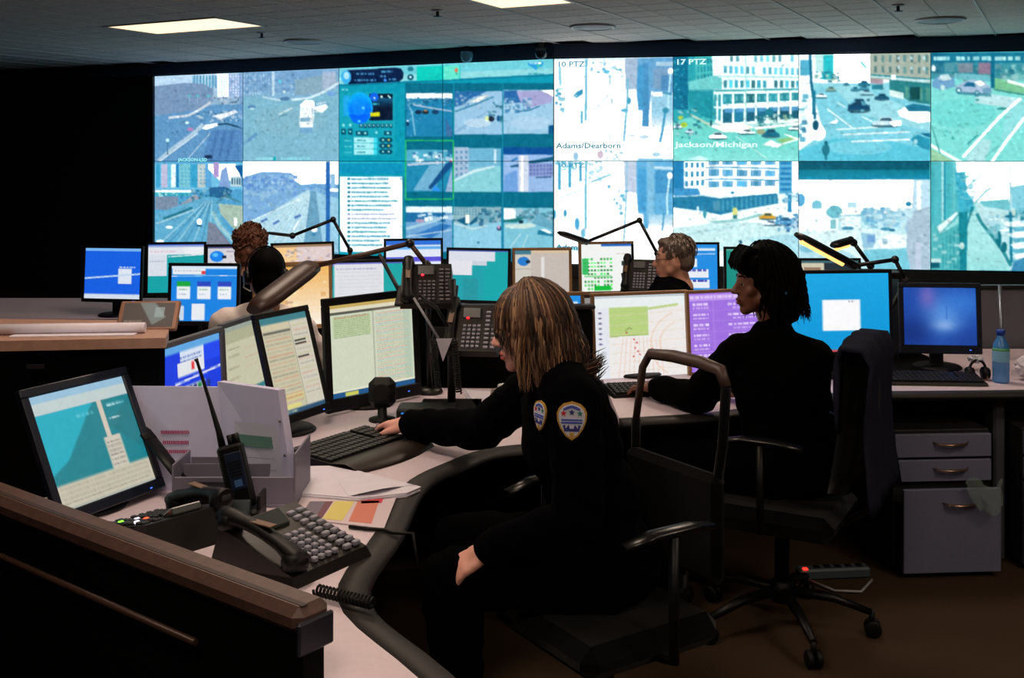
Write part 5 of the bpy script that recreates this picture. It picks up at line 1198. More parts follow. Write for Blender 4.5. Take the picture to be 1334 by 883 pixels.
def coil(p0, p1, sag, r=.010, turns=22, tr=.0028, z_min=None):
    pts = []; N = turns * 8
    p0, p1 = Vector(p0), Vector(p1); d = (p1 - p0).normalized(); a = d.cross(Vector((.3, .2, 1))).normalized(); b = d.cross(a)
    for i in range(N + 1):
        u = i / N; c = p0.lerp(p1, u) + Vector((0, 0, -sag * 4 * u * (1 - u)))
        q = c + (a * math.cos(2 * PI * u * turns) + b * math.sin(2 * PI * u * turns)) * r
        pts.append(q)
    return MB().tube(pts, tr, 6)
c0 = onZ(412, 768, DZ + .02); c1 = onZ(486, 786, DZ + .02)
tag(coil(c0, c1, 0.0, .011, 16, .0034).build('coiled_cord', M_rubber), 'black coiled handset cord lying across the near desk edge', 'cord')
pts = [onZ(x, y, DZ + .006) for x, y in ((455, 686), (480, 689), (500, 690), (512, 694))] + [Vector((-.255, 2.76, DZ + .004)), Vector((-.24, 2.72, DZ - .06))]
tag(MB().tube(pts, .005, 8).build('desk_cable', M_rubber), 'black cable crossing the desk edge below the coloured sheet', 'cable')

# hand held radio in a charger
base = onZ(318, 678, DZ); Yr = base.y
t = thing('two_way_radio', 'black two way radio with a long antenna standing in its charger', 'radio', (base.x, base.y, DZ + .035))
Rr = Matrix.Rotation(math.radians(-15), 3, 'Y') @ Matrix.Rotation(math.radians(-6), 3, 'X')
def rl(x, y, z): return Rr @ Vector((x, y, z))
MB().box(rl(0, 0, .085), (.068, .038, .17), rot=Rr, bev=.007).build('body', M_blackpl, t)
MB().box(rl(.008, -.021, .10), (.046, .004, .10), rot=Rr, bev=.002).build('front_panel', mat('radio_panel_blue', (24, 40, 62), .35), t)
g = MB()
for k in range(5): g.box(rl(.008, -.0235, .125 - k * .009), (.034, .002, .004), rot=Rr)
o = g.build('speaker_slots', M_rubber, t); o['kind'] = 'stuff'
MB().box(rl(.008, -.024, .068), (.02, .002, .018), rot=Rr).build('emblem', mat('radio_emblem_blue', (70, 110, 160), .4), t)
for x in (.005, .022): MB().tube([rl(x, 0, .165), rl(x, 0, .195)], .0085, 10).build('knob', M_rubber, t)
MB().tube([rl(-.020, 0, .16), rl(-.020, 0, .21), rl(-.026, 0, .30), rl(-.034, 0, .405), rl(-.036, 0, .415)], [.011, .008, .005, .0042, .006], 10).build('antenna', M_rubber, t)
t = thing('radio_charger', 'black charger cup holding the radio', 'charger', (base.x, base.y, DZ))
MB().box((0, .0, .022), (.10, .10, .044), bev=.008).build('body', M_blackpl, t)
for sx in (-1, 1): MB().box((sx * .047, 0, .058), (.010, .07, .04), bev=.003).build('side_wall', M_blackpl, t)
MB().box((-.012, -.058, .052), (.085, .022, .04), rot=Matrix.Rotation(-.5, 3, 'X'), bev=.003).build('display', mat('charger_display', (44, 54, 58), .3), t)
b2 = onZ(268, 672, DZ)
t = thing('speaker_box', 'small black rounded box left of the radio charger', 'speaker', (b2.x, b2.y + .05, DZ), .2)
MB().box((0, 0, .035), (.13, .10, .07), bev=.02).build('body', M_blackpl, t)
MB().box((0, -.051, .035), (.10, .003, .045), bev=.001).build('grille', M_rubber, t)

# standing file holder with folders
hb = onZ(225, 660, DZ); he = onZ(386, 660, DZ)
t = thing('file_holder', 'grey plastic standing file holder behind the radio', 'file holder', ((hb.x + he.x) / 2, hb.y, DZ))
wd = he.x - hb.x
M_hold = mat('plastic_lilac_grey', (128, 124, 142), .5)
MB().box((0, .10, .004), (wd, .22, .008)).build('base', M_hold, t)
MB().box((0, -.002, .042), (wd, .006, .084), bev=.002).build('front_wall', M_hold, t)
MB().box((wd / 2 - .003, .10, .075), (.006, .22, .15), bev=.002).build('side_wall', M_hold, t)
MB().box((-wd / 2 + .003, .10, .06), (.006, .22, .12), bev=.002).build('side_wall', M_hold, t)
for y in (.07, .14): MB().box((0, y, .05), (wd - .02, .004, .10)).build('divider', M_hold, t)
def sheet(name, label, q, m, thick, cat, Yb, Yt, group=None):
    """standing board from pixel corners TL TR BR BL; bottom at depth Yb, top at Yt (pairs left, right)"""
    A = P(*q[0], Yt[0]); B = P(*q[1], Yt[1]); C_ = P(*q[2], Yb[1]); D_ = P(*q[3], Yb[0])
    n = (B - A).cross(D_ - A).normalized() * thick
    if n.y < 0: n = -n
    o0 = (C_ + D_) / 2
    vs = [v - o0 for v in (A, B, C_, D_)] + [v + n - o0 for v in (A, B, C_, D_)]
    t = thing(name, label, cat, o0, 0, group)
    MB().add(vs, [(0, 1, 2, 3), (7, 6, 5, 4), (0, 4, 5, 1), (1, 5, 6, 2), (2, 6, 7, 3), (3, 7, 4, 0)]).build('cover', m, t)
    def at(u, v, o=-.0012):
        p = (A * (1 - u) + B * u) * (1 - v) + (D_ * (1 - u) + C_ * u) * v
        return p + n.normalized() * o - o0
    return t, at
def flat(mb, at, u0, v0, u1, v1, o=-.0012):
    mb.add([at(u0, v0, o), at(u1, v0, o), at(u1, v1, o), at(u0, v1, o)], [(0, 1, 2, 3)])
t, at = sheet('paper_folder', 'large lilac white folder with three lines of red print', [(166, 503), (300, 504), (308, 652), (178, 652)], M_lav, .012, 'folder', (3.135, 3.11), (3.165, 3.15))
M_red = mat('ink_red', (180, 60, 110), .7)
rr = random.Random(3)
for ln, (v, w) in enumerate(((.385, .27), (.475, .27), (.555, .27))):
    mb = MB(); u = .30 + ln * .012
    while u < .30 + w:
        cw = rr.uniform(.014, .022); flat(mb, at, u, v, u + cw * .75, v + .03, -.005); u += cw
    o = mb.build('print_line', M_red, t); o['kind'] = 'stuff'
t, at = sheet('ring_binder', 'white binder with a printed green table leaning in the file holder', [(283, 497), (362, 508), (384, 655), (300, 652)], M_lav, .03, 'binder', (3.10, 3.02), (3.155, 3.05))
mb = MB(); flat(mb, at, .22, .32, .90, .93, -.002); mb.build('sheet', mat('paper_bluish', (200, 202, 222), .85), t)
mb = MB(); flat(mb, at, .24, .43, .80, .53, -.003); mb.build('table_header', mat('ink_green', (96, 140, 128), .8), t)
for v in (.62, .72, .82): mb = MB(); flat(mb, at, .24, v, .80, v + .006, -.003); mb.build('table_rule', mat('ink_grey', (150, 150, 175), .8), t)
for v in (.28, .58, .86):
    p_ = at(.965, v, -.003); MB().ell(p_, .004, n=8, m=6).build('rivet', M_metal, t)

# loose papers
def papers(label, px, m, z, n=1, name='paper_stack'):
    pts = [onZ(x, y, z) for x, y in px]; c = sum(pts, Vector()) / len(pts)
    t = thing(name, label, 'paper', (c.x, c.y, z))
    for k in range(n):
        jit = Vector((rr.uniform(-.008, .008) * (k > 0), rr.uniform(-.008, .008) * (k > 0), 0))
        MB().prism([tuple((p_ - c + jit)[:2]) for p_ in pts], .0005 + k * .004, .004 + k * .004).build('sheet', m, t)
    return t, c
t, c = papers('small stack of white papers between keyboard and colour chart', [(384, 613), (440, 612), (548, 640), (530, 648), (468, 655), (384, 648)], M_white, DZ, 3)
mb = MB(); N = 10; vs = []; fs = []
for i in range(N + 1):
    u = i / N; a = onZ(455 + 92 * u, 652 - 14 * u + 3 * math.sin(5 * u), DZ) - c; b = onZ(440 + 100 * u, 634 + 4 * u, DZ) - c
    vs += [(a.x, a.y, .013 + .012 * math.sin(PI * u * 1.3)), (b.x, b.y, .014)]
for i in range(N): fs.append((2 * i, 2 * i + 2, 2 * i + 3, 2 * i + 1))
mb.add(vs, fs, True); mb.build('curled_sheet', M_white, t)
t, c = papers('sheet with red, yellow and grey colour blocks on the near desk', [(388, 650), (516, 650), (500, 690), (384, 676)], mat('paper_pinkish', (214, 198, 206), .8), DZ, 1, 'colour_chart')
for nm, q, rgb in (('colour_block', [(404, 655), (424, 655), (414, 672), (394, 670)], (120, 112, 128)), ('colour_block', [(436, 655), (462, 655), (446, 680), (420, 678)], (222, 210, 120)), ('colour_block', [(466, 655), (494, 654), (484, 684), (454, 681)], (214, 130, 110)), ('colour_block', [(472, 651), (500, 650), (497, 657), (470, 658)], (206, 60, 80)), ('colour_block', [(424, 655), (434, 655), (420, 676), (412, 675)], (120, 80, 92))):
    pts = [onZ(x, y, DZ) - c for x, y in q]
    MB().prism([tuple(p_[:2]) for p_ in pts], .0042, .0048).build(nm, mat('block_%d_%d_%d' % rgb, rgb, .8), t)

# tablet style phone on the raised counter
a = onZ(178, 417, 1.18); b = onZ(252, 417, 1.18)
t = thing('tablet_phone', 'bronze framed tilted tablet phone on the raised counter', 'tablet', ((a.x + b.x) / 2, 3.36, 1.18), math.radians(4))
Rt = Matrix.Rotation(math.radians(-38), 3, 'X')
M_bronze = mat('bronze_plastic', (150, 112, 92), .4, .3)
MB().box((0, 0, .036), (.185, .014, .105), rot=Rt, bev=.004).build('frame', M_bronze, t)
pic = Pic(60, 36, (70, 60, 55)); pic.poly([(30, 0), (60, 0), (85, 60), (60, 90)], (120, 130, 125), .8); pic.rect(62, 20, 80, 60, (150, 165, 160), .7); pic.rect(4, 70, 40, 95, (110, 95, 80), .6)
for y in (74, 82, 90): pic.dash(6, y, 40, 4, (165, 145, 120), .7)
cs = [Rt @ Vector(v) + Vector((0, 0, .036)) for v in ((-.078, -.0078, .043), (.078, -.0078, .043), (.078, -.0078, -.043), (-.078, -.0078, -.043))]
me = picture_mesh('display', pic, cs); me.materials.append(M_scr); link('display', me, t)
MB().box((0, .03, .014), (.16, .07, .028), bev=.006).build('foot', M_blackpl, t)
t = thing('rolled_papers', 'roll of pale papers lying on the raised counter', 'paper', (-1.36, 3.235, 1.18), math.radians(5))
MB().tube([(-.26, 0, .016), (.25, 0, .016)], .016, 12).build('roll', M_white, t)
MB().box((.05, -.035, .002), (.36, .04, .003)).build('sheet', M_white, t)

def bottle(label, loc, h, cols, cat='bottle'):
    t = thing('water_bottle', label, cat, loc)
    r = h * .155
    glass = mat('bottle_plastic_%d' % int(h * 1000), cols[0], .12, alpha=.75, spec=.6)
    MB().lathe([(r * .85, 0), (r, h * .04), (r * .95, h * .2), (r, h * .25), (r, h * .62), (r * .85, h * .74), (r * .45, h * .86), (r * .42, h * .92)], n=20).build('body', glass, t)
    MB().lathe([(r * 1.01, h * .40), (r * 1.015, h * .41), (r * 1.015, h * .60), (r * 1.01, h * .61)], n=20).build('label', mat('bottle_label_%d' % int(h * 1000), cols[1], .5), t)
    MB().lathe([(r * 1.02, h * .61), (r * .97, h * .66), (r * .95, h * .66)], n=20).build('label_band', mat('bottle_band_%d' % int(h * 1000), cols[3], .5), t)
    MB().lathe([(r * .5, h * .90), (r * .5, h), (r * .42, h * 1.005)], n=14).build('cap', mat('bottle_cap_%d' % int(h * 1000), cols[2], .4), t)
bottle('clear blue water bottle with a blue cap on the right desk', (onZ(1304, 498, DZ).x, onZ(1304, 498, DZ).y, DZ), .228, ((70, 150, 225), (130, 190, 225), (20, 60, 170), (90, 170, 110)))
pb = onZ(168, 402, DZ); bottle('pale water bottle at the far left in front of the blue screen', (pb.x * .955, 6.70, DZ), .225, ((190, 200, 215), (60, 64, 78), (210, 215, 225), (150, 160, 175)))

# mug, tissue, headset, shopping bags
pm = onZ(661, 530, DZ)
t = thing('mug', 'black mug with a white rim behind the fair haired operator', 'mug', (pm.x, 4.20, DZ))
MB().lathe([(.034, 0), (.038, .01), (.038, .082), (.033, .082), (.031, .02)], n=22).build('cup', M_blackpl, t)
MB().lathe([(.0385, .074), (.0395, .080), (.037, .087), (.033, .082)], n=22).build('rim', mat('mug_white', (225, 222, 225), .4), t)
MB().tube([(-.036, 0, .07), (-.058, 0, .066), (-.064, 0, .042), (-.055, 0, .02), (-.036, 0, .016)], .006, 8).build('handle', mat('mug_handle', (196, 176, 164), .4), t)
t, c = papers('pale papers lying under the telephone stand beside the mug', [(604, 512), (652, 516), (650, 534), (618, 534)], M_white, DZ, 4)
def crumple(r, seed, sq=(1, 1, 1), amp=.35, n=18, m=12):
    mb = MB(); mb.ell((0, 0, 0), r, n=n, m=m); g = random.Random(seed)
    mb.v = [tuple(Vector(v) * (1 + g.uniform(-amp, amp * .3))) for v in mb.v]; mb.sm = [False] * len(mb.f)
    return mb
ph = onZ(1285, 480, DZ)
t = thing('tissue', 'crumpled white tissue on the black headset beside the bottle', 'tissue', (2.045, 4.74, DZ + .088))
crumple((.035, .03, .018), 5).build('ball', mat('tissue_white', (200, 200, 212), .9), t)
t = thing('headset_case', 'black headset lying between keyboard and water bottle', 'headset', (2.045, 4.72, DZ))
MB().tube([(-.035 * math.cos(a_), 0, .045 + .042 * math.sin(a_)) for a_ in np.linspace(-.4, PI + .4, 16)], .006, 8).build('headband', M_rubber, t)
for sx in (-1, 1): MB().lathe([(.026, -.014), (.03, 0), (.024, .014)], c=(sx * .034, 0, .03), rot=Matrix.Rotation(PI / 2, 3, 'Y'), n=16).build('ear_cup', M_blackpl, t)
MB().tube([(.034, -.02, .02), (.02, -.055, .012), (-.02, -.07, .01)], .003, 6).build('microphone', mat('mic_brown', (120, 80, 50), .5), t)
pg = onZ(1338, 500, DZ)
t = thing('shopping_bag', 'white plastic bag with red print at the right edge of the desk', 'bag', (2.29, 4.72, DZ + .0))
b_ = crumple((.085, .07, .06), 9, amp=.18); b_.v = [(x, y, max(z + .055, .001)) for x, y, z in b_.v]; b_.build('bag', mat('bag_white', (222, 214, 220), .5, spec=.6), t)
for dx, dz in ((-.03, .07), (.0, .05), (-.05, .045)): MB().ell((dx, -.062, dz), (.016, .012, .012), n=10, m=6).build('print_mark', mat('bag_red', (200, 40, 60), .5), t)

# ------------------------------------------------------------------ telephone stand in the middle
ps = onZ(585, 560, DZ); bx, by = -.235, 4.18
t = thing('telephone_stand', 'black metal stand carrying the two middle telephones', 'stand', (bx, by, DZ))
MB().box((0, 0, .008), (.24, .20, .016), bev=.005).build('base', M_dkmetal, t)
MB().tube([(0, 0, .01), (0, .02, .50)], .016, 12).build('pole', M_dkmetal, t)
MB().box((.06, -.02, .268), (.27, .20, .012), rot=Matrix.Rotation(.35, 3, 'X'), bev=.003).build('shelf', M_blackpl, t)
MB().box((-.10, .06, .43), (.24, .18, .012), rot=Matrix.Rotation(.3, 3, 'X'), bev=.003).build('shelf', M_blackpl, t)
sv = mat('bracket_silver', (150, 152, 160), .45, .2)
b0, b1 = P(539, 388, 4.0), P(571, 440, 4.0); oo = Vector((bx, by, DZ))
MB().tube([b0 - oo, b1 - oo], .014, 8, flat=.35).build('bracket', sv, t)
b0, b1 = P(546, 384, 4.05), P(583, 425, 4.05)
MB().tube([b0 - oo, (b0 + b1) / 2 - oo + Vector((.012, 0, .012)), b1 - oo], .006, 8).build('bracket', M_dkmetal, t)
tri = [P(568, 441, 3.98) - oo, P(589, 441, 3.98) - oo, P(577, 471, 3.98) - oo]
n_ = Vector((0, .004, 0)); MB().add(tri + [v + n_ for v in tri], [(0, 1, 2), (5, 4, 3), (0, 3, 4, 1), (1, 4, 5, 2), (2, 5, 3, 0)]).build('paper_tag', mat('tag_grey', (178, 176, 188), .8), t)
telephone('black telephone with a red light on the lower shelf of the stand', (bx + .085, by - .03, DZ + .285), math.radians(-6), math.radians(33), .95, ((-.02, .035, (230, 30, 40)),))
telephone('black telephone on the upper shelf of the stand', (bx - .10, by + .06, DZ + .445), math.radians(4), math.radians(30), .9, ((-.02, .035, (230, 40, 60)),), mat('key_dim', (90, 88, 96), .5))
for nm, x0, y0, x1, y1, lab in (('coiled_cord', 564, 442, 571, 503, 'black coiled cord hanging left below the telephone stand'), ('coiled_cord', 592, 440, 598, 512, 'black coiled cord hanging right below the telephone stand')):
    tag(coil(P(x0, y0, 4.0), P(x1, y1, 4.02), 0, .010, 22, .003).build(nm, M_rubber), lab, 'cord')
pe = P(498, 520, 3.98)
t = thing('desk_speaker', 'black rounded desk speaker in front of the call list monitor', 'speaker', (pe.x, 3.98, DZ))
MB().box((0, 0, .105), (.10, .06, .11), bev=.022).build('body', M_blackpl, t)
MB().lathe([(.05, 0), (.05, .008), (.018, .014), (.016, .06)], n=18).build('foot', M_rubber, t)
MB().lathe([(.034, 0), (.034, .004), (.028, .006)], c=(0, -.030, .11), rot=Matrix.Rotation(PI / 2, 3, 'X'), n=20).build('grille', M_rubber, t)
pe = P(566, 505, 4.0)
t = thing('switch_box', 'black box with small blue lights under the telephone stand', 'switch box', (pe.x - .02, 3.94, DZ))
MB().box((0, 0, .04), (.22, .12, .05), bev=.008).build('case', M_blackpl, t)
for sx in (-1, 1): MB().box((sx * .09, 0, .008), (.02, .10, .016)).build('foot', M_rubber, t)
for k, x in enumerate((-.085, -.03, -.012, .035, .06, .085)): MB().box((x, -.061, .05 + .006 * (k % 2)), (.014, .003, .006)).build('status_light', mat('led_soft_blue', (40, 110, 190), .4, emit=.9), t)

t = thing('telephone_riser', 'small black riser under the telephone beside the man', 'stand', (.80, 6.72, DZ))
MB().box((0, 0, .006), (.18, .16, .012), bev=.004).build('base', M_dkmetal, t); MB().tube([(0, 0, .01), (0, .03, .20)], .014, 10).build('pole', M_dkmetal, t)
MB().box((0, 0, .205), (.22, .18, .010), rot=Matrix.Rotation(.55, 3, 'X'), bev=.003).build('shelf', M_blackpl, t)
telephone('black telephone with pale keys in front of the face of the man with glasses', (.80, 6.70, DZ + .222), math.radians(-14), math.radians(40), 1.0)
# ------------------------------------------------------------------ arm lamps
M_lamp = mat('lamp_black', (12, 12, 13), .4)
M_lampbr = mat('lamp_brown', (80, 54, 40), .4)
def arm_lamp(label, Y, head, joints, base_z, hr, ar, flat=.45, lit=False, hm=None, am=None, base_xy=None):
    """head: two pixels; joints: pixels from the head end to the foot"""
    h0, h1 = P(*head[0], Y[0]), P(*head[1], Y[1]); J = [P(*q, Y[1]) for q in joints]
    bp = Vector((J[-1].x if base_xy is None else base_xy[0], J[-1].y if base_xy is None else base_xy[1], base_z))
    t = thing('arm_lamp', label, 'lamp', bp, 0, 'desk arm lamps')
    d = (h1 - h0)
    n = 8; pts = [h0 + d * (i / n) - bp for i in range(n + 1)]
    rs = [hr * (.55 if i == 0 else (.9 if i in (1, n) else 1.0)) for i in range(n + 1)]
    hd = MB().tube(pts, rs, 14, flat=flat).build('head', hm or M_lamp, t)
    if lit:
        dn = Vector((0, -.35, -1)).normalized(); dn = (dn - d.normalized() * dn.dot(d.normalized())).normalized() * hr * .62
        MB().tube([h0 + d * .10 - bp + dn, h0 + d * .82 - bp + dn], hr * .36, 10).build('tube_light', M_warm, hd)
    prev = h1
    for i, j in enumerate(J):
        MB().tube([prev - bp, j - bp], ar, 8).build('arm', am or M_lamp, t)
        MB().ell(j - bp, ar * 1.9, n=12, m=8).build('joint', M_lamp, t)
        prev = j
    MB().ell(h1 - bp, ar * 2.0, n=12, m=8).build('joint', M_lamp, t)
    MB().tube([J[-1] - bp, Vector((0, 0, .02))], ar * 1.2, 8).build('post', M_lamp, t)
    MB().lathe([(.05, 0), (.055, .006), (.05, .02), (.02, .026)], n=20).build('clamp', M_lamp, t)
    return t
arm_lamp('large brown arm lamp reaching over the leaning form monitor', (3.95, 4.30), ((330, 404), (404, 348)), ((534, 317), (556, 345)), DZ, .056, .010, .6, False, mat('lamp_head_brown', (58, 36, 27), .45), M_lampbr, (-.34, 4.45))
arm_lamp('small black arm lamp in front of the left street pictures', (6.62, 6.62), ((346, 303), (381, 307)), ((434, 286), (456, 326)), DZ, .022, .010)
arm_lamp('black arm lamp in front of the white street pictures', (6.5, 6.7), ((729, 303), (764, 315)), ((833, 287), (856, 330)), DZ, .036, .010, .5)
arm_lamp('black arm lamp with a lit warm tube above the cyan monitor', (5.05, 5.12), ((1037, 305), (1113, 346)), ((1166, 338), (1180, 366)), DZ, .034, .010, .6, True, None, None, (1.72, 5.20))
arm_lamp('black arm lamp with a lit head behind the other lit lamp', (6.62, 6.68), ((1084, 320), (1108, 313)), ((1112, 316), (1134, 346)), DZ, .040, .013, .6, True)
t = thing('lamp_brace', 'thick black strut standing behind the call list monitor', 'strut', (-.47, 4.42, DZ))
s0, s1 = P(494, 331, 4.50), P(523, 384, 4.48); o_ = Vector((-.47, 4.42, DZ))
MB().tube([s0 - o_, s1 - o_, Vector((0, 0, .02))], [.014, .018, .018], 8, flat=.5).build('strut', M_lamp, t)
MB().lathe([(.04, 0), (.04, .012), (.02, .02)], n=16).build('foot', M_lamp, t)
# document tray shelf behind the cyan monitor
t = thing('shelf_box', 'flat black box behind the small dark blue monitor', 'box', (1.80, 5.28, DZ))
MB().box((0, 0, .405), (.22, .14, .03), bev=.005).build('tray', M_blackpl, t)
for sx in (-1, 1): MB().box((sx * .09, 0, .195), (.02, .12, .39)).build('leg', M_blackpl, t)

# ------------------------------------------------------------------ drawer pedestals
M_ped = mat('pedestal_grey', (112, 116, 142), .55, noise=.06, nscale=80)
M_pedbody = mat('pedestal_body_dark', (22, 22, 26), .6)
M_handle = mat('handle_bronze', (170, 140, 120), .25, .9)
def pedestal(label, xl, xr, yf, rz, open_=.0):
    w = xr - xl; t = thing('drawer_pedestal', label, 'drawer unit', ((xl + xr) / 2, yf, 0), rz, 'drawer pedestals')
    MB().box((0, .27, .305), (w, .50, .57), bev=.004).build('body', M_pedbody, t)
    for z0, z1, dy in ((.478, .578, 0), (.378, .472, 0), (.022, .368, -open_)):
        d = MB().box((.012 if dy else 0, dy + .008, (z0 + z1) / 2), (w - .004, .02, z1 - z0 - .005), bev=.003).build('drawer', M_ped, t)
        if dy: MB().box((0, dy / 2 + .014, (z0 + z1) / 2 - .03), (w - .03, -dy + .02, z1 - z0 - .08)).build('drawer_box', M_pedbody, d)
        zc = z1 - .040 if dy == 0 else z1 - .062
        hx = .03 if dy == 0 else .045
        MB().tube([(hx - .075, dy, zc + .004), (hx - .055, dy - .022, zc), (hx, dy - .028, zc - .002), (hx + .055, dy - .022, zc), (hx + .075, dy, zc + .004)], [.004, .008, .009, .008, .004], 10, flat=.6).build('handle', M_handle, d)
    for sx in (-1, 1):
        for sy in (.06, .46): MB().lathe([(.018, 0), (.018, .02)], c=(sx * (w / 2 - .04), sy, 0), n=12).build('foot', M_rubber, t)
    return t
pedestal('grey three drawer pedestal with the lowest drawer ajar', 1.572, 1.985, 4.43, math.radians(4), .055)
pedestal('grey drawer pedestal cut off by the right picture edge', 2.125, 2.54, 4.47, math.radians(3), 0)
# thin plastic bag caught on the drawer edge
t = thing('plastic_bag', 'limp clear plastic bag caught on the middle drawer of the pedestal', 'bag', (1.905, 4.355, .36))
g = random.Random(4); N, Mv = 12, 9; vs = []; fs = []
for j in range(Mv):
    for i in range(N):
        u, v = i / (N - 1), j / (Mv - 1)
        vs.append(((u - .5) * .15 * (1 - .45 * v) + .02 * v + g.uniform(-.006, .006), -.02 + .012 * math.sin(u * 14 + v * 5) + g.uniform(-.005, .005), .045 - v * .125 + .02 * math.sin(u * 7) * (1 - v * .4)))
for j in range(Mv - 1):
    for i in range(N - 1): fs.append((j * N + i, j * N + i + 1, (j + 1) * N + i + 1, (j + 1) * N + i))
MB().add(vs, fs, True).build('film', mat('bag_film', (150, 175, 170), .25, alpha=.45, spec=.7), t)
t = thing('plastic_bag', 'white plastic bag hanging at the right edge beside the second pedestal', 'bag', (2.175, 4.405, .26))
b_ = crumple((.035, .03, .075), 12, amp=.2); b_.build('bag', mat('bag_white', (222, 214, 220), .5), t)
MB().tube([(-.01, 0, .07), (-.012, .01, .12), (0, .03, .165), (.012, .01, .12), (.01, 0, .07)], .004, 6).build('handle', mat('bag_white', (222, 214, 220), .5), t)
# power strip on the floor
pw = onZ(1085, 742, 0.03)
t = thing('power_strip', 'grey power strip with a red light on the floor under the corner desk', 'power strip', (pw.x, pw.y, 0), math.radians(6))
MB().box((0, 0, .022), (.30, .06, .044), bev=.008).build('case', mat('strip_grey', (74, 88, 92), .5), t)
MB().box((-.125, -.02, .046), (.018, .016, .006)).build('switch_light', mat('led_red', (255, 40, 30), .4, emit=3.0), t)
for k in range(5): MB().box((-.07 + k * .045, 0, .0455), (.026, .03, .004), bev=.001).build('socket', M_rubber, t)
tag(MB().tube([(pw.x - .12, pw.y - .05, .01), (pw.x - .04, pw.y - .16, .008), (pw.x + .06, pw.y - .17, .008), (pw.x + .14, pw.y - .06, .012)], .005, 8).build('power_cable', mat('cable_pale', (170, 172, 176), .5)), 'pale cable looping in front of the power strip', 'cable')

# ------------------------------------------------------------------ chairs
M_fab = mat('chair_fabric_black', (3, 3, 4), 1.0, spec=.05, noise=.2, nscale=150, sheen=.1)
M_arm = mat('chair_arm_black', (10, 10, 12), .3)
def chair(label, loc, rz, open_back=False, arms=True, seat_z=.47, top=1.05, star=.3, arm_z=None):
    t = thing('office_chair', label, 'chair', loc, rz, 'office chairs')
    az = arm_z or seat_z + .22
    s_ = MB(); s_.box((0, 0, seat_z - .03), (.46, .46, .09), bev=.035); s_.build('seat', M_fab, t)
    MB().tube([(0, 0, seat_z - .07), (0, 0, .16)], .026, 14).build('column', M_dkmetal, t)
    if not open_back:
        b = MB(); NX, NZ = 8, 9; vs = []; fs = []
        for side in (0, 1):
            for j in range(NZ):
                v = j / (NZ - 1); z = seat_z + .10 + v * (top - seat_z - .10)
                hw = (.19 + .04 * math.sin(PI * min(1, v * 1.1))) * (1 if v < .85 else 1 - (v - .85) * 1.6)
                for i in range(NX):
                    u = i / (NX - 1) * 2 - 1
                    vs.append((-.24 - .05 * v + .035 * u * u + (0 if side == 0 else -.055) - .02 * math.sin(PI * v), u * hw, z))
        o = NX * NZ
        for j in range(NZ - 1):
            for i in range(NX - 1):
                a = j * NX + i; fs.append((a, a + 1, a + NX + 1, a + NX)); fs.append((o + a, o + a + NX, o + a + NX + 1, o + a + 1))
        for i in range(NX - 1):
            fs.append((i, o + i, o + i + 1, i + 1)); k = (NZ - 1) * NX + i; fs.append((k, k + 1, o + k + 1, o + k))
        for j in range(NZ - 1):
            k = j * NX; fs.append((k, k + NX, o + k + NX, o + k)); k += NX - 1; fs.append((k, o + k, o + k + NX, k + NX))
        b.add(vs, fs, True); b.build('backrest', M_fab, t)
        MB().tube([(-.20, 0, seat_z - .06), (-.30, 0, seat_z), (-.34, 0, seat_z + .25)], .022, 10, flat=.6).build('back_support', M_dkmetal, t)
    else:
        MB().box((-.25, 0, seat_z + .22), (.05, .40, .30), bev=.02).build('backrest', M_fab, t)
        fr = [(-.25, -.17, seat_z + .30), (-.265, -.185, seat_z + .45), (-.285, -.178, top - .05), (-.29, -.15, top - .006), (-.30, -.06, top), (-.30, .06, top), (-.29, .15, top - .006), (-.285, .178, top - .05), (-.265, .185, seat_z + .45), (-.25, .17, seat_z + .30)]
        rs_ = [.014, .014, .015, .018, .020, .020, .018, .015, .014, .014]
        MB().tube(fr[1:8], rs_[1:8], 12, flat=.75).build('back_frame', mat('chair_frame_lamplit', (74, 56, 52), .45), t)  # taupe is warm overhead lamplight painted onto the upper frame; lower posts left black
        MB().tube(fr[:2], .014, 10).build('back_post', M_fab, t); MB().tube(fr[7:], .0145, 10).build('back_post', M_fab, t)
        MB().tube([(-.20, 0, seat_z - .06), (-.29, 0, seat_z), (-.285, 0, seat_z + .2)], .022, 10, flat=.6).build('back_support', M_dkmetal, t)
    if arms:
        for sy in (-1, 1):
            MB().tube([(-.14, sy * .27, az - .012), (-.06, sy * .275, az), (.06, sy * .275, az), (.15, sy * .265, az - .018)], [.020, .026, .026, .020], 12, flat=.5).build('armrest', M_arm, t)
            MB().tube([(0, sy * .21, seat_z - .05), (0, sy * .285, seat_z - .04), (0, sy * .285, az - .01)], .014, 8).build('arm_post', M_dkmetal, t)
    hub = MB().lathe([(.04, .10), (.045, .12), (.04, .17), (.028, .18)], n=16).build('base_hub', M_dkmetal, t)
    for k in range(5):
        a = star + k * 2 * PI / 5; c_, s2 = math.cos(a), math.sin(a)
        MB().tube([(c_ * .03, s2 * .03, .14), (c_ * .18, s2 * .18, .125), (c_ * .31, s2 * .31, .085)], [.024, .020, .015], 8, flat=.8).build('base_leg', M_dkmetal, t)
        w = MB()
        for q in (-1, 1):
            ctr = Vector((c_ * .315 - s2 * .016 * q, s2 * .315 + c_ * .016 * q, .03))
            w.lathe([(.024, -.010), (.030, -.007), (.030, .007), (.024, .010)], c=ctr, rot=Matrix.Rotation(a, 3, 'Z') @ Matrix.Rotation(PI / 2, 3, 'X'), n=14)
        w.tube([(c_ * .312, s2 * .312, .04), (c_ * .312, s2 * .312, .088)], .010, 8)
        o = w.build('caster', M_rubber, t)
    return t
chair('black office chair with an open back frame painted lamplit taupe under the fair haired operator', (.255, 2.96, 0), math.radians(213), True, True, .47, 1.125, .3, .76)
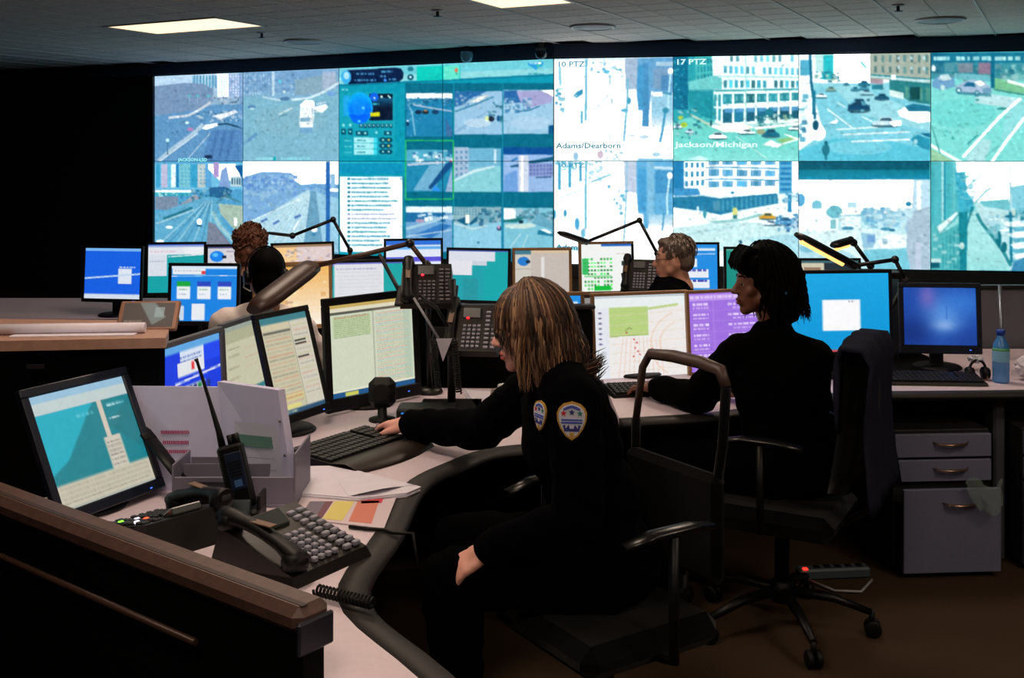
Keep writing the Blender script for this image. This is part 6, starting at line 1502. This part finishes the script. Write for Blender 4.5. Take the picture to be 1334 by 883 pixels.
ch2 = chair('black office chair with a grey jacket over its back under the dark haired operator', (.985, 3.92, 0), math.radians(151), False, True, .47, 1.06, math.radians(-164), .74)
chair('black office chair under the man with glasses', (.98, 5.86, 0), math.radians(160), False, False, .45, .92)
chair('black office chair under the operator with the headset', (-1.14, 4.92, 0), math.radians(100), False, False, .45, .98)
chair('black office chair under the curly haired operator', (-1.50, 6.12, 0), math.radians(95), False, False, .45, .92)
# jacket over the chair back
cz = Matrix.Rotation(math.radians(151), 3, 'Z')
t = thing('jacket', 'grey blue fleece jacket draped over the back of the right chair', 'jacket', (.985, 3.92, .55))
NX, NZ = 22, 20; g = random.Random(8)
vs = []; fs = []
prof = []
for j in range(NZ):            # over the top: front side down a little, rear side down far
    v = j / (NZ - 1)
    if v < .28: prof.append((-.245 - .01 * v, 1.065 - (.28 - v) * .9))
    elif v < .40: a_ = (v - .28) / .12 * PI; prof.append((-.29 + .045 * math.cos(a_), 1.066 + .022 * math.sin(a_)))
    else: prof.append((-.352 + .02 * math.sin((v - .4) * 6), 1.055 - (v - .40) * .85))
for side in (0, 1):
    for j, (x, z) in enumerate(prof):
        for i in range(NX):
            u = i / (NX - 1) * 2 - 1
            f_ = .008 * math.sin(u * 11 + j * .35) + .004 * math.sin(u * 23 + j)
            droop = .02 * u * u
            e = .012 if side == 0 else 0
            sgn = 1 if j / (NZ - 1) < .34 else -1
            lp = Vector((x + sgn * (f_ * .6 + e), u * .235 + .01 * math.sin(j * .8), z - droop + (e if .28 < j / (NZ - 1) < .4 else 0)))
            wv = cz @ lp; vs.append((wv.x, wv.y, wv.z - .55))
o = NX * NZ
for j in range(NZ - 1):
    for i in range(NX - 1):
        a_ = j * NX + i; fs.append((a_, a_ + 1, a_ + NX + 1, a_ + NX)); fs.append((o + a_, o + a_ + NX, o + a_ + NX + 1, o + a_ + 1))
for i in range(NX - 1): fs.append((i, o + i, o + i + 1, i + 1)); k = (NZ - 1) * NX + i; fs.append((k, k + 1, o + k + 1, o + k))
for j in range(NZ - 1): k = j * NX; fs.append((k, k + NX, o + k + NX, o + k)); k += NX - 1; fs.append((k, o + k, o + k + NX, k + NX))
MB().add(vs, fs, True).build('fleece', mat('fleece_grey_blue', (34, 36, 50), 1.0, noise=.25, nscale=120, bump=.5, spec=.05), t)
# ------------------------------------------------------------------ people
def blob(prims, voxel, smooth=4, inflate=0.0, o=Vector((0, 0, 0))):
    mb = MB()
    for pr in prims:
        if pr[0] == 'c': mb.caps(pr[1] - o, pr[2] - o, pr[3] + inflate, pr[4] + inflate)
        else:
            r = pr[2] if hasattr(pr[2], '__len__') else (pr[2],) * 3
            mb.ell(pr[1] - o, tuple(q + inflate for q in r), pr[3] if len(pr) > 3 else None, 18, 12)
    me = mb.mesh('blob')
    out = evaluated(me, [('REMESH', {'mode': 'VOXEL', 'voxel_size': voxel, 'use_smooth_shade': True}), ('SMOOTH', {'factor': .5, 'iterations': smooth})])
    out.polygons.foreach_set('use_smooth', [True] * len(out.polygons))
    return out
def frame(fwd, up=Vector((0, 0, 1))):
    x = fwd.normalized(); y = up.cross(x).normalized(); z = x.cross(y)
    return Matrix((x, y, z)).transposed()
def hand_prims(w, fwd, up, right, curl=.5, sc=1.0):
    """wrist, pointing direction, back-of-hand normal; right hand or not"""
    R = frame(fwd, up); s = 1 if right else -1          # local: x forward, y left, z back of the hand; thumb side = +y for a right hand
    L = lambda x, y, z: w + R @ Vector((x * sc, y * s * sc, z * sc))
    pr = [('c', L(-.02, 0, 0), L(.03, 0, .002), .026 * sc, .024 * sc)]
    for k, (yk, ln) in enumerate(((.030, .070), (.010, .078), (-.010, .073), (-.029, .057))):
        kn = (.082 - .004 * abs(k - 1), yk, .004)
        pr.append(('c', L(.015, yk * .6, 0), L(*kn), .016 * sc, .0125 * sc))
        a = 0.0; p = kn
        for j, f in enumerate((.45, .30, .25)):
            a += curl * (.55, .75, .6)[j]
            q = (p[0] + math.cos(a) * ln * f, p[1] + .02 * (yk) * f, p[2] - math.sin(a) * ln * f)
            pr.append(('c', L(*p), L(*q), (.0105 - .0012 * j) * sc, (.0098 - .0014 * j) * sc)); p = q
    pr += [('c', L(.005, .020, -.006), L(.038, .046, -.014), .017 * sc, .0125 * sc), ('c', L(.038, .046, -.014), L(.066, .054, -.020), .0115 * sc, .0105 * sc), ('c', L(.066, .054, -.020), L(.088, .050, -.026), .0105 * sc, .0085 * sc)]
    return pr
def head_prims(c, R, s, nose=1.0):
    L = lambda x, y, z: c + R @ Vector((x * s, y * s, z * s))
    e = lambda x, y, z, rx, ry, rz: ('e', L(x, y, z), (rx * s, ry * s, rz * s), R)
    pr = [e(-.012, 0, .035, .098, .076, .092), e(.022, 0, -.035, .066, .060, .080), e(.030, 0, .01, .066, .066, .06),
          e(.064, 0, -.104, .024, .028, .022), e(.045, 0, -.088, .036, .044, .03), e(.074, 0, .030, .018, .050, .014),
          ('c', L(.086, 0, .012), L(.112 * nose, 0, -.030), .0085 * s, .0125 * s), e(.100, .012, -.034, .012, .008, .008), e(.100, -.012, -.034, .012, .008, .008),
          e(.088, 0, -.061, .013, .024, .007), e(.086, 0, -.076, .013, .021, .008), e(.078, 0, -.066, .018, .032, .02)]
    for q in (-1, 1):
        pr += [e(.050, .042 * q, -.024, .028, .026, .026), e(-.004, .078 * q, -.008, .020, .008, .032), ('c', L(.02, .048 * q, -.06), L(-.02, .055 * q, -.03), .026 * s, .024 * s)]
    pr += [('c', L(-.022, 0, -.06), L(-.045, 0, -.17), .052 * s, .056 * s)]
    return pr
def strands(t, c, R, s, mats, n, spec, rad=.0055, seed=1, name='hair'):
    """hair locks joined in one mesh; spec(g) -> list of local points"""
    g = random.Random(seed); mb = MB(); idx = []
    for k in range(n):
        pts = spec(g, k / n)
        if not pts: continue
        mi = None
        if isinstance(pts, tuple): pts, mi = pts
        m = len(pts); r0 = rad * g.uniform(.7, 1.4)
        rs = [r0 * (.75 + .5 * math.sin(PI * min(1, i / (m - 1) * 1.15))) * (1 if i < m - 2 else (.6 if i == m - 2 else .15)) for i in range(m)]
        f0 = len(mb.f)
        mb.tube([c + R @ Vector((p[0] * s, p[1] * s, p[2] * s)) for p in pts], rs, 6, cap=False, flat=.6)
        if mi is None: mi = g.choices(range(len(mats)), [1.0 / (1 + .35 * q) for q in range(len(mats))])[0]
        idx += [mi] * (len(mb.f) - f0)
    me = mb.mesh(name)
    for m in mats: me.materials.append(m)
    me.polygons.foreach_set('material_index', idx)
    o = link(name, me, t); o.location = -Vector(t.location)
    return o
def fall(g, th0, ph, R3_, bottom, wave=.006, out=0.0, flick=0.0, n=11, yk=1.0):
    """lock that follows the skull from polar angle th0 and then hangs down to z = bottom"""
    a, b, c_ = R3_; pts = []
    cx, cz = -.012, .035
    th1 = PI * .52; w = g.uniform(0, 6)
    for i in range(n):
        u = i / (n - 1)
        if u < .5:
            th = th0 + (th1 - th0) * (u / .5); x, y, z = cx + a * math.sin(th) * math.cos(ph), b * math.sin(th) * math.sin(ph), cz + c_ * math.cos(th)
        else:
            v = (u - .5) / .5; zs = cz + c_ * math.cos(th1)
            x = cx + a * math.cos(ph) * (1 + out * v * v) + wave * math.sin(v * 7 + w) - .02 * v * (1 if math.cos(ph) < .2 else 0); y = b * math.sin(ph) * (1 + out * v * v * .5) + wave * math.cos(v * 6 + w)
            z = zs + (bottom - zs) * v
            if flick and v > .75: x += flick * (v - .75) * 4 * (1 if math.cos(ph) < 0 else -.3) * -1 * -1
        pts.append((x, y * yk, z))
    return pts

def person(label, joints, head, skin, cloth, legs_cloth, voxel=.008, hands=(), build=1.0, nose=1.0, sleeve=(0, 0), cloth_name='jacket', hscale=.92):
    """joints: world points; head: (centre, yaw, pitch, roll)"""
    J = {k: Vector(v) for k, v in joints.items()}
    hc = Vector(head[0]); R = Euler((head[3], head[2], head[1]), 'XYZ').to_matrix()
    R = (Matrix.Rotation(head[1], 3, 'Z') @ Matrix.Rotation(head[2], 3, 'Y') @ Matrix.Rotation(head[3], 3, 'X'))
    k = build
    side = (J['shL'] - J['shR']).normalized(); fwd = side.cross(Vector((0, 0, 1))).normalized()
    T = frame(fwd)
    ch = (J['shL'] + J['shR']) / 2
    pel = J['pelvis']
    spine = ch - pel
    mid1 = pel + spine * .35; mid2 = pel + spine * .68
    up = spine.normalized(); T2 = frame((fwd - up * fwd.dot(up)).normalized(), up)
    torso = [('e', pel, (.125 * k, .17 * k, .115 * k), T2), ('e', mid1, (.115 * k, .15 * k, .13 * k), T2), ('e', mid2 + T2 @ Vector((.01, 0, 0)), (.125 * k, .165 * k, .15 * k), T2), ('e', ch - up * .05, (.11 * k, .155 * k, .09 * k), T2),
             ('c', J['shL'], J['shR'], .062 * k, .062 * k)]
    neckb = hc + R @ Vector((-.045 * .95, 0, -.17 * .95))
    neck = [('c', ch + up * .01, neckb, .075 * k, .058 * k)]
    for q in 'LR': torso.append(('c', ch + up * .045 * k, J['sh' + q], .060 * k, .058 * k))
    arms = []
    for q in 'LR':
        arms += [('c', J['sh' + q], J['el' + q], .056 * k, .046 * k), ('c', J['el' + q], J['wr' + q], .044 * k, .029 * k)]
    legs = []; feet = []
    for q in 'LR':
        legs += [('c', J['hip' + q], J['kn' + q], .085 * k, .062 * k), ('c', J['kn' + q], J['an' + q], .058 * k, .042 * k)]
        d = (J['kn' + q] - J['hip' + q]); d.z = 0; d.normalize()
        feet += [('c', J['an' + q] + Vector((0, 0, -.035)) - d * .03, J['an' + q] + Vector((0, 0, -.045)) + d * .13, .036, .032)]
    hp = []
    for (q, hf, hu, curl) in hands:
        hp += hand_prims(J['wr' + q], Vector(hf), Vector(hu), q == 'R', curl)
    base = Vector((pel.x, pel.y, 0))
    me = blob(head_prims(hc, R, hscale, nose) + neck + torso + arms + legs + feet + hp, voxel, 3, 0, base)
    me.materials.append(skin)
    t = link('person', me, None, base); tag(t, label, 'person')
    def child(name, prims, infl, m, vox, sm=6, noise=.004):
        mm = blob(prims, vox, sm, infl, base)
        if noise:
            co = np.zeros(len(mm.vertices) * 3); mm.vertices.foreach_get('co', co); co = co.reshape(-1, 3)
            no = np.zeros(len(mm.vertices) * 3); mm.vertices.foreach_get('normal', no); no = no.reshape(-1, 3)
            d = np.sin(co[:, 0] * 38 + co[:, 2] * 23) * np.sin(co[:, 1] * 31 - co[:, 2] * 45) + .5 * np.sin(co[:, 2] * 90 + co[:, 0] * 60)
            mm.vertices.foreach_set('co', (co + no * (d * noise)[:, None]).ravel())
        mm.materials.append(m)
        return link(name, mm, t)
    arms_c = []
    for n_, q in enumerate('LR'):
        e_ = J['el' + q].lerp(J['wr' + q], sleeve[n_] if sleeve[n_] else .93)
        if sleeve[n_] >= 0: arms_c += [('c', J['sh' + q], J['el' + q], .060 * k, .052 * k), ('c', J['el' + q], e_, .050 * k, .036 * k)]
    collar = [('c', ch + up * .01, neckb.lerp(ch, .35), .080 * k, .066 * k)]
    child(cloth_name, torso + arms_c + collar, .016, cloth, max(voxel * 1.2, .009))
    child('trousers', legs + [('e', pel - up * .02, (.125 * k, .17 * k, .11 * k), T2)], .017, legs_cloth, .011)
    child('shoes', feet, .008, M_rubber, .009, 3, 0)
    # eyes
    for q in (-1, 1):
        ec = hc + R @ (Vector((.0725, .031 * q, .002)) * hscale) - base
        e = MB().ell(ec, .0122 * hscale, n=14, m=10).build('eye', mat('eye_white', (205, 200, 195), .25), t)
        MB().ell(ec + R @ Vector((.0085, 0, 0)), (.0055, .0065, .0065), R, n=12, m=8).build('iris', mat('iris_dark', (24, 16, 12), .2), e)
    return t, hc, R, base

SK1 = mat('skin_fair', (238, 174, 156), .5, noise=.06, nscale=40)
SK2 = mat('skin_brown', (120, 74, 56), .45, noise=.06, nscale=40)
SK3 = mat('skin_pinkish', (205, 150, 125), .5, noise=.06, nscale=40)
M_uni = mat('uniform_black', (3, 3, 5), 1.0, spec=.04, noise=.2, nscale=90)
M_uni2 = mat('uniform_black_fleece', (3, 3, 3), 1.0, spec=.04, noise=.2, nscale=120)
M_trs = mat('trousers_black', (3, 3, 4), 1.0, spec=.04)

# --- fair haired operator ------------------------------------------------
YAW1 = math.radians(178)
j1 = dict(pelvis=(.275, 3.03, .60), shL=(.165, 2.885, 1.055), shR=(.105, 3.225, 1.055), elL=(.175, 2.80, .77), wrL=(-.065, 2.86, .665), elR=(-.095, 3.42, .845), wrR=(-.355, 3.675, .800),
          hipL=(.25, 2.93, .575), hipR=(.25, 3.13, .575), knL=(-.17, 2.90, .575), knR=(-.16, 3.20, .575), anL=(-.14, 2.90, .10), anR=(-.14, 3.22, .10))
w1, hc1, R1, o1 = person('woman with shoulder length fair hair in a black uniform jacket using a mouse', j1, ((.048, 3.06, 1.222), YAW1, math.radians(8), 0), SK1, M_uni, M_trs, .0065,
    (('R', (-.80, .55, -.12), (0, 0, 1), .55), ('L', (-.75, -.1, -.45), (0, -.4, 1), .6)), 1.0)
HB = [mat('hair_brown', (96, 66, 48), .5, spec=.35), mat('hair_dark_brown', (48, 32, 26), .5, spec=.35), mat('hair_blond', (168, 130, 96), .5, spec=.35), mat('hair_ash', (120, 94, 74), .5, spec=.35)]
def cap_hair(t, base, c, R, s, prims, m, voxel=.008, noise=.0, name='hair', sm=5):
    L = lambda p: c + R @ (Vector(p) * s)
    pr = []
    for q in prims:
        if q[0] == 'e': pr.append(('e', L(q[1]), tuple(v * s for v in q[2]), R))
        else: pr.append(('c', L(q[1]), L(q[2]), q[3] * s, q[4] * s))
    me = blob(pr, voxel, sm, 0, base)
    if noise:
        co = np.zeros(len(me.vertices) * 3); me.vertices.foreach_get('co', co); co = co.reshape(-1, 3)
        no = np.zeros(len(me.vertices) * 3); me.vertices.foreach_get('normal', no); no = no.reshape(-1, 3)
        d = np.zeros(len(co)); g = np.random.default_rng(3)
        for _ in range(14):
            k = g.normal(0, 1, 3); k = k / np.linalg.norm(k) * g.uniform(60, 230); d += np.sin(co @ k + g.uniform(0, 6)) / 4
        me.vertices.foreach_set('co', (co + no * (d * noise)[:, None]).ravel())
    me.materials.append(m)
    return link(name, me, t)
cap_hair(w1, o1, hc1, R1, .92, [('e', (-.022, 0, .042), (.112, .092, .100)), ('e', (-.055, 0, -.035), (.080, .098, .105)), ('c', (.022, .080, .045), (.005, .085, -.10), .024, .020), ('c', (.022, -.080, .045), (.005, -.085, -.10), .024, .020), ('c', (-.02, .078, .0), (-.03, .082, -.13), .032, .022), ('c', (-.02, -.078, .0), (-.03, -.082, -.13), .032, .022)], HB[1])
def w1_spec(g, u):
    ph = g.uniform(1.12, PI) * g.choice((-1, 1, 1)); front = abs(ph) < 1.4
    th0 = g.uniform(.05, .95)
    bt = -.132 + g.uniform(-.035, .035)
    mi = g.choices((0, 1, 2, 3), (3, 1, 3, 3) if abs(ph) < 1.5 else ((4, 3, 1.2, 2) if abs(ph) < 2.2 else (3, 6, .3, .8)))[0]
    return fall(g, th0, ph, (.122 + g.uniform(-.006, .010), .104 + g.uniform(-.004, .012), .112 + g.uniform(-.004, .010)), bt, .007, .17 if not front else .02, .05 if abs(ph) > 2.0 else .0, 13), mi
strands(w1, hc1, R1, .95, HB, 1500, w1_spec, .0025, 5, 'hair_locks')
def w1_front(g, u):
    ph = g.uniform(.35, 1.1) * g.choice((1, 1, -1)); th0 = g.uniform(.1, .5)
    return fall(g, th0, ph, (.116 + g.uniform(-.004, .006), .098 + g.uniform(0, .010), .110), .005 + g.uniform(-.03, .03) - (abs(ph) - .35) * .09, .004, -.04, 0, 11)
strands(w1, hc1, R1, .95, HB, 240, w1_front, .0026, 15, 'hair_fringe')
def flick_spec(g, u):
    ph = g.uniform(2.2, 3.1) * g.choice((1, -1, 1)); z = -.13 + g.uniform(-.02, .03)
    return [(-.10 + g.uniform(-.01, .01), math.sin(ph) * .08, -.02), (-.115, math.sin(ph) * .09, -.08), (-.125, math.sin(ph) * .09, z), (-.15, math.sin(ph) * .085, z - .02), (-.185, math.sin(ph) * .08, z - .015 + g.uniform(-.01, .01)), (-.205 + g.uniform(-.02, .01), math.sin(ph) * .08, z + .005)]
strands(w1, hc1, R1, .95, HB[:2], 40, flick_spec, .005, 6, 'hair_flick')
lipm = mat('lips_rose', (190, 96, 90), .7, spec=.1)
def lips(t, c, R, base, s, m):
    for z, r in ((-.062, .0055), (-.0755, .0065)):
        pts = [c + R @ (Vector((.0965 - .35 * y * y * 30 - (0 if z > -.07 else .003), y, z - (.002 if abs(y) > .015 else 0))) * s) - base for y in np.linspace(-.024, .024, 9)]
        MB().tube(pts, [r * s * (.35 + .65 * math.sin(PI * (i + .5) / 9)) for i in range(9)], 8).build('lip', m, t)
lips(w1, hc1, R1, o1, .92, lipm)
def brows(t, c, R, base, s, m):
    for q in (-1, 1):
        pts = [c + R @ (Vector((.0885 - abs(y - .012) * .35 + (.002), y * q, .030 + .004 * math.sin((y - .012) * 75))) * s) - base for y in np.linspace(.012, .054, 7)]
        MB().tube(pts, [.003, .004, .0042, .004, .0035, .003, .0018], 6).build('eyebrow', m, t)
brows(w1, hc1, R1, o1, .92, HB[1])

# shield patches of the jacket
def shield(t, base, centre, nrm, h, w, label):
    z = Vector((0, 0, 1)); n = nrm.normalized(); x = z.cross(n).normalized(); yv = n.cross(x)
    out = [(-.5, .20), (-.43, .33), (-.28, .44), (0, .5), (.28, .44), (.43, .33), (.5, .20), (.48, 0), (.38, -.20), (.20, -.40), (0, -.5), (-.20, -.40), (-.38, -.20), (-.48, 0)]
    def lay(pts, k, o, m, nm, parent):
        vs = [centre + x * (a * w * k) + yv * (b * h * k) + n * o - base for a, b in pts]
        vs += [v - n * .004 for v in vs]; N = len(pts)
        fs = [tuple(range(N)), tuple(reversed(range(N, 2 * N)))] + [(i, N + i, N + (i + 1) % N, (i + 1) % N) for i in range(N)]
        return MB().add(vs, fs).build(nm, m, parent)
    p0 = lay(out, 1.0, .003, mat('patch_gold', (196, 150, 60), .6), 'shoulder_patch', t); p0['label'] = label
    lay(out, .88, .0042, mat('patch_white', (214, 218, 232), .7), 'patch_field', p0)
    lay([(-.30, .31), (-.15, .38), (0, .41), (.15, .38), (.30, .31), (.26, .27), (0, .34), (-.26, .27)], .98, .0052, mat('patch_blue', (70, 90, 190), .7), 'patch_arc', p0)
    star = [(math.sin(k * PI / 5) * (.11 if k % 2 == 0 else .05), math.cos(k * PI / 5) * (.09 if k % 2 == 0 else .04)) for k in range(10)]
    for dx, rgb, nm in ((-.27, (200, 40, 60), 'red'), (0, (40, 50, 130), 'navy'), (.27, (40, 130, 120), 'green')):
        lay([(a + dx, b + .19 + (.03 if dx == 0 else 0)) for a, b in star], 1, .0052, mat('patch_' + nm, rgb, .7), 'patch_star', p0)
    for yb in (.02, -.05): lay([(-.36, yb + .025), (.36, yb + .025), (.34, yb - .02), (-.34, yb - .02)], 1, .0052, mat('patch_blue', (70, 90, 190), .7), 'patch_lettering', p0)
    lay([(-.30, -.12), (-.22, -.10), (-.2, -.20), (-.1, -.09), (-.06, -.2), (.06, -.2), (.1, -.09), (.2, -.2), (.22, -.10), (.30, -.12), (.24, -.27), (-.24, -.27)], 1, .0052, mat('patch_navy', (40, 50, 130), .7), 'patch_emblem', p0)
    lay([(-.08, -.30), (.08, -.30), (.06, -.40), (0, -.44), (-.06, -.40)], 1, .0052, mat('patch_gold', (196, 150, 60), .6), 'patch_seal', p0)
shield(w1, o1, P(745, 548, 2.765), Vector((-.12, -1, .10)), .098, .078, 'white shield patch with gold edge and three stars')
shield(w1, o1, P(704, 541, 2.86), Vector((-.86, -.5, .05)), .080, .062, 'white and gold badge on the chest')

# --- dark haired operator -----------------------------------------------
j2 = dict(pelvis=(1.03, 3.95, .60), shL=(.835, 3.97, .985), shR=(1.085, 3.87, .985), elL=(.71, 4.10, .80), wrL=(.58, 4.30, .795), elR=(1.10, 4.06, .80), wrR=(.93, 4.26, .79),
          hipL=(.95, 3.90, .575), hipR=(1.05, 4.05, .575), knL=(.60, 4.06, .575), knR=(.74, 4.34, .575), anL=(.62, 4.08, .10), anR=(.75, 4.34, .10))
w2, hc2, R2, o2 = person('woman with thick dark hair in a black jacket looking to the left', j2, ((.915, 3.96, 1.252), math.radians(184), math.radians(2), 0), SK2, M_uni2, M_trs, .0065,
    (('L', (-.75, .62, -.1), (0, 0, 1), .5), ('R', (-.6, .8, -.05), (0, 0, 1), .5)), 1.0, 1.0)
HD = [mat('hair_black', (6, 5, 5), .7, spec=.04), mat('hair_black_soft', (9, 7, 7), .8, spec=.04)]
cap_hair(w2, o2, hc2, R2, .95, [('e', (-.035, 0, .048), (.118, .104, .108)), ('e', (-.082, 0, -.055), (.082, .104, .115)), ('c', (.035, .068, .085), (.050, .0, .112), .034, .030), ('c', (.035, -.068, .085), (.050, 0, .112), .034, .03), ('c', (-.03, .085, .02), (-.05, .085, -.10), .034, .03), ('c', (-.03, -.085, .02), (-.05, -.085, -.10), .034, .03), ('c', (.062, 0, .10), (.088, .03, .062), .026, .016)], HD[0], .008, .004)
def w2_spec(g, u):
    ph = g.uniform(1.25, PI) * g.choice((-1, 1)); return fall(g, g.uniform(.05, 1.0), ph, (.145, .112 + g.uniform(-.006, .012), .122 + g.uniform(-.006, .012)), -.125 + g.uniform(-.03, .03), .012, .06, 0, 11)
strands(w2, hc2, R2, .95, HD, 240, w2_spec, .0065, 9, 'hair_locks')
def w2_fringe(g, u):
    y = g.uniform(-.075, .075); return [(.02, y * .7, .135), (.06, y * .85, .135 + g.uniform(-.01, .012)), (.088, y, .112), (.098 + g.uniform(-.004, .006), y * 1.1, .078), (.092, y * 1.15, .058 + g.uniform(-.012, .01))]
strands(w2, hc2, R2, .95, HD, 70, w2_fringe, .007, 12, 'fringe')
lips(w2, hc2, R2, o2, .92, mat('lips_brown', (104, 52, 46), .6, spec=.15)); brows(w2, hc2, R2, o2, .92, HD[0])
for q in (1,):
    ec = hc2 + R2 @ Vector((-.028, .098, -.045)) - o2
MB().ell(hc2 + R2 @ Vector((-.060, .112, -.028)) - o2, .006, n=10, m=8).build('earpiece', mat('earpiece_blue', (60, 150, 200), .3), w2)

# --- man with glasses -----------------------------------------------------
j3 = dict(pelvis=(1.00, 5.90, .56), shL=(.86, 5.72, .96), shR=(.86, 6.10, .96), elL=(.78, 5.66, .72), wrL=(.55, 5.80, .70), elR=(.72, 6.16, .75), wrR=(.50, 6.14, .78),
          hipL=(.98, 5.80, .55), hipR=(.98, 6.00, .55), knL=(.58, 5.78, .55), knR=(.58, 6.02, .55), anL=(.58, 5.78, .10), anR=(.58, 6.02, .10))
w3, hc3, R3m, o3 = person('man with grey brown hair and glasses in a black jacket', j3, ((.885, 5.90, 1.165), math.radians(172), math.radians(3), 0), SK3, M_uni, M_trs, .009,
    (('L', (-1, .1, -.1), (0, 0, 1), .5), ('R', (-1, 0, -.1), (0, 0, 1), .5)), 1.05, 1.0, hscale=.97)
HM = [mat('hair_grey_brown', (92, 78, 68), .6), mat('hair_grey', (128, 118, 112), .6), mat('hair_mid_brown', (66, 52, 44), .6)]
cap_hair(w3, o3, hc3, R3m, .97, [('e', (-.024, 0, .048), (.104, .083, .090)), ('e', (-.062, 0, -.005), (.062, .078, .075)), ('e', (.045, 0, .096), (.040, .058, .026))], HM[0], .008, .003)
def m_spec(g, u):
    ph = g.uniform(1.0, PI) * g.choice((-1, 1)); th = g.uniform(.2, 1.75); a = (.114, .090, .100); out = []
    for k in range(5):
        tt = th + k * .07; out.append((-.022 + a[0] * math.sin(tt) * math.cos(ph), a[1] * math.sin(tt) * math.sin(ph), .045 + a[2] * math.cos(tt)))
    return out
strands(w3, hc3, R3m, .97, HM, 200, m_spec, .0045, 3, 'hair_strands')
gl = mat('glasses_dark', (60, 34, 26), .3)
for q in (-1, 1):
    cpt = Vector((.095, .032 * q, 0))
    o = MB().tube([hc3 + R3m @ ((cpt + Vector((-.003 * abs(math.sin(a_)), .024 * math.cos(a_), .017 * math.sin(a_)))) * .97) - o3 for a_ in np.linspace(0, 2 * PI, 17)], .0022, 6).build('glasses_rim', gl, w3)
    MB().tube([hc3 + R3m @ (Vector(v) * .97) - o3 for v in ((.094, .056 * q, .004), (.06, .073 * q, .006), (-.005, .082 * q, .004))], .0022, 6).build('glasses_temple', gl, w3)
MB().tube([hc3 + R3m @ (Vector((.098, y, .004)) * .97) - o3 for y in (-.009, 0, .009)], .0022, 6).build('glasses_bridge', gl, w3)
lips(w3, hc3, R3m, o3, .97, lipm); brows(w3, hc3, R3m, o3, .97, HM[2])

# --- operator with headset, seen from behind -------------------------------
j4 = dict(pelvis=(-1.185, 4.940, 0.560), shL=(-1.325, 4.980, 0.945), shR=(-0.985, 4.920, 0.945), elL=(-1.405, 5.120, 0.720), wrL=(-1.345, 5.380, 0.790), elR=(-0.885, 5.080, 0.720), wrR=(-0.985, 5.360, 0.790),
          hipL=(-1.285, 4.980, 0.550), hipR=(-1.085, 4.960, 0.550), knL=(-1.305, 5.360, 0.550), knR=(-1.085, 5.360, 0.550), anL=(-1.305, 5.380, 0.100), anR=(-1.085, 5.380, 0.100))
M_shirt = mat('shirt_cream', (242, 230, 226), .85, noise=.05, nscale=60)
w4, hc4, R4, o4 = person('operator in a cream shirt with short black hair and a headset, from behind', j4, ((-1.138, 4.96, 1.170), math.radians(118), math.radians(6), 0), SK2, M_shirt, M_trs, .009, (('L', (.1, 1, -.1), (0, 0, 1), .5), ('R', (-.1, 1, -.1), (0, 0, 1), .5)), 1.0, 1.0, cloth_name='shirt')
cap_hair(w4, o4, hc4, R4, .95, [('e', (-.018, 0, .045), (.108, .086, .094)), ('e', (-.055, 0, -.025), (.068, .082, .085)), ('e', (.05, 0, .09), (.04, .06, .03))], HD[0], .008, .001)
hb_ = [hc4 + R4 @ (Vector((-.005, .096 * math.cos(a_), .035 + .110 * math.sin(a_))) * .95) - o4 for a_ in np.linspace(-.25, PI + .25, 18)]
MB().tube(hb_, .006, 8, flat=.5).build('headset_band', M_dkmetal, w4)
for q in (-1, 1):
    MB().lathe([(.030, -.012), (.034, 0), (.028, .014)], c=hc4 + R4 @ (Vector((-.005, .092 * q, .0)) * .95) - o4, rot=R4 @ Matrix.Rotation(PI / 2, 3, 'X'), n=16).build('headset_cup', M_blackpl, w4)
MB().tube([hc4 + R4 @ (Vector(v) * .95) - o4 for v in ((0, .1, -.01), (.05, .095, -.05), (.10, .05, -.07))], .003, 6).build('headset_boom', M_metal, w4)
lips(w4, hc4, R4, o4, .92, lipm)

# --- curly haired operator in the back ---------------------------------------
j5 = dict(pelvis=(-1.50, 6.18, .56), shL=(-1.68, 6.20, .965), shR=(-1.34, 6.20, .965), elL=(-1.72, 6.34, .72), wrL=(-1.62, 6.56, .80), elR=(-1.30, 6.34, .72), wrR=(-1.40, 6.56, .80),
          hipL=(-1.60, 6.20, .55), hipR=(-1.40, 6.20, .55), knL=(-1.60, 6.56, .55), knR=(-1.40, 6.56, .55), anL=(-1.60, 6.56, .10), anR=(-1.40, 6.56, .10))
w5, hc5, R5, o5 = person('operator with curly brown hair in a black top, from behind', j5, ((-1.512, 6.21, 1.205), math.radians(95), math.radians(4), 0), SK3, M_uni, M_trs, .010, (('L', (0, 1, -.1), (0, 0, 1), .5), ('R', (0, 1, -.1), (0, 0, 1), .5)), .95, 1.0, cloth_name='top')
HC = mat('hair_curly_brown', (98, 58, 38), .6, noise=.4, nscale=60)
cap_hair(w5, o5, hc5, R5, .95, [('e', (-.022, 0, .040), (.112, .094, .100)), ('e', (-.065, 0, -.04), (.062, .086, .085))], HC, .008, .007)
def c_spec(g, u):
    ph = g.uniform(.9, PI) * g.choice((-1, 1)); th = g.uniform(.1, 2.0); c0_ = (-.022 + .116 * math.sin(th) * math.cos(ph), .097 * math.sin(th) * math.sin(ph), .038 + .104 * math.cos(th)); w = g.uniform(0, 6); r = g.uniform(.008, .014)
    return [(c0_[0] + r * math.cos(w + k), c0_[1] + r * math.sin(w + k), c0_[2] + r * math.sin(w * 2 + k * 1.3)) for k in range(6)]
strands(w5, hc5, R5, .95, [HC], 170, c_spec, .006, 4, 'hair_curls')
lips(w5, hc5, R5, o5, .92, lipm)
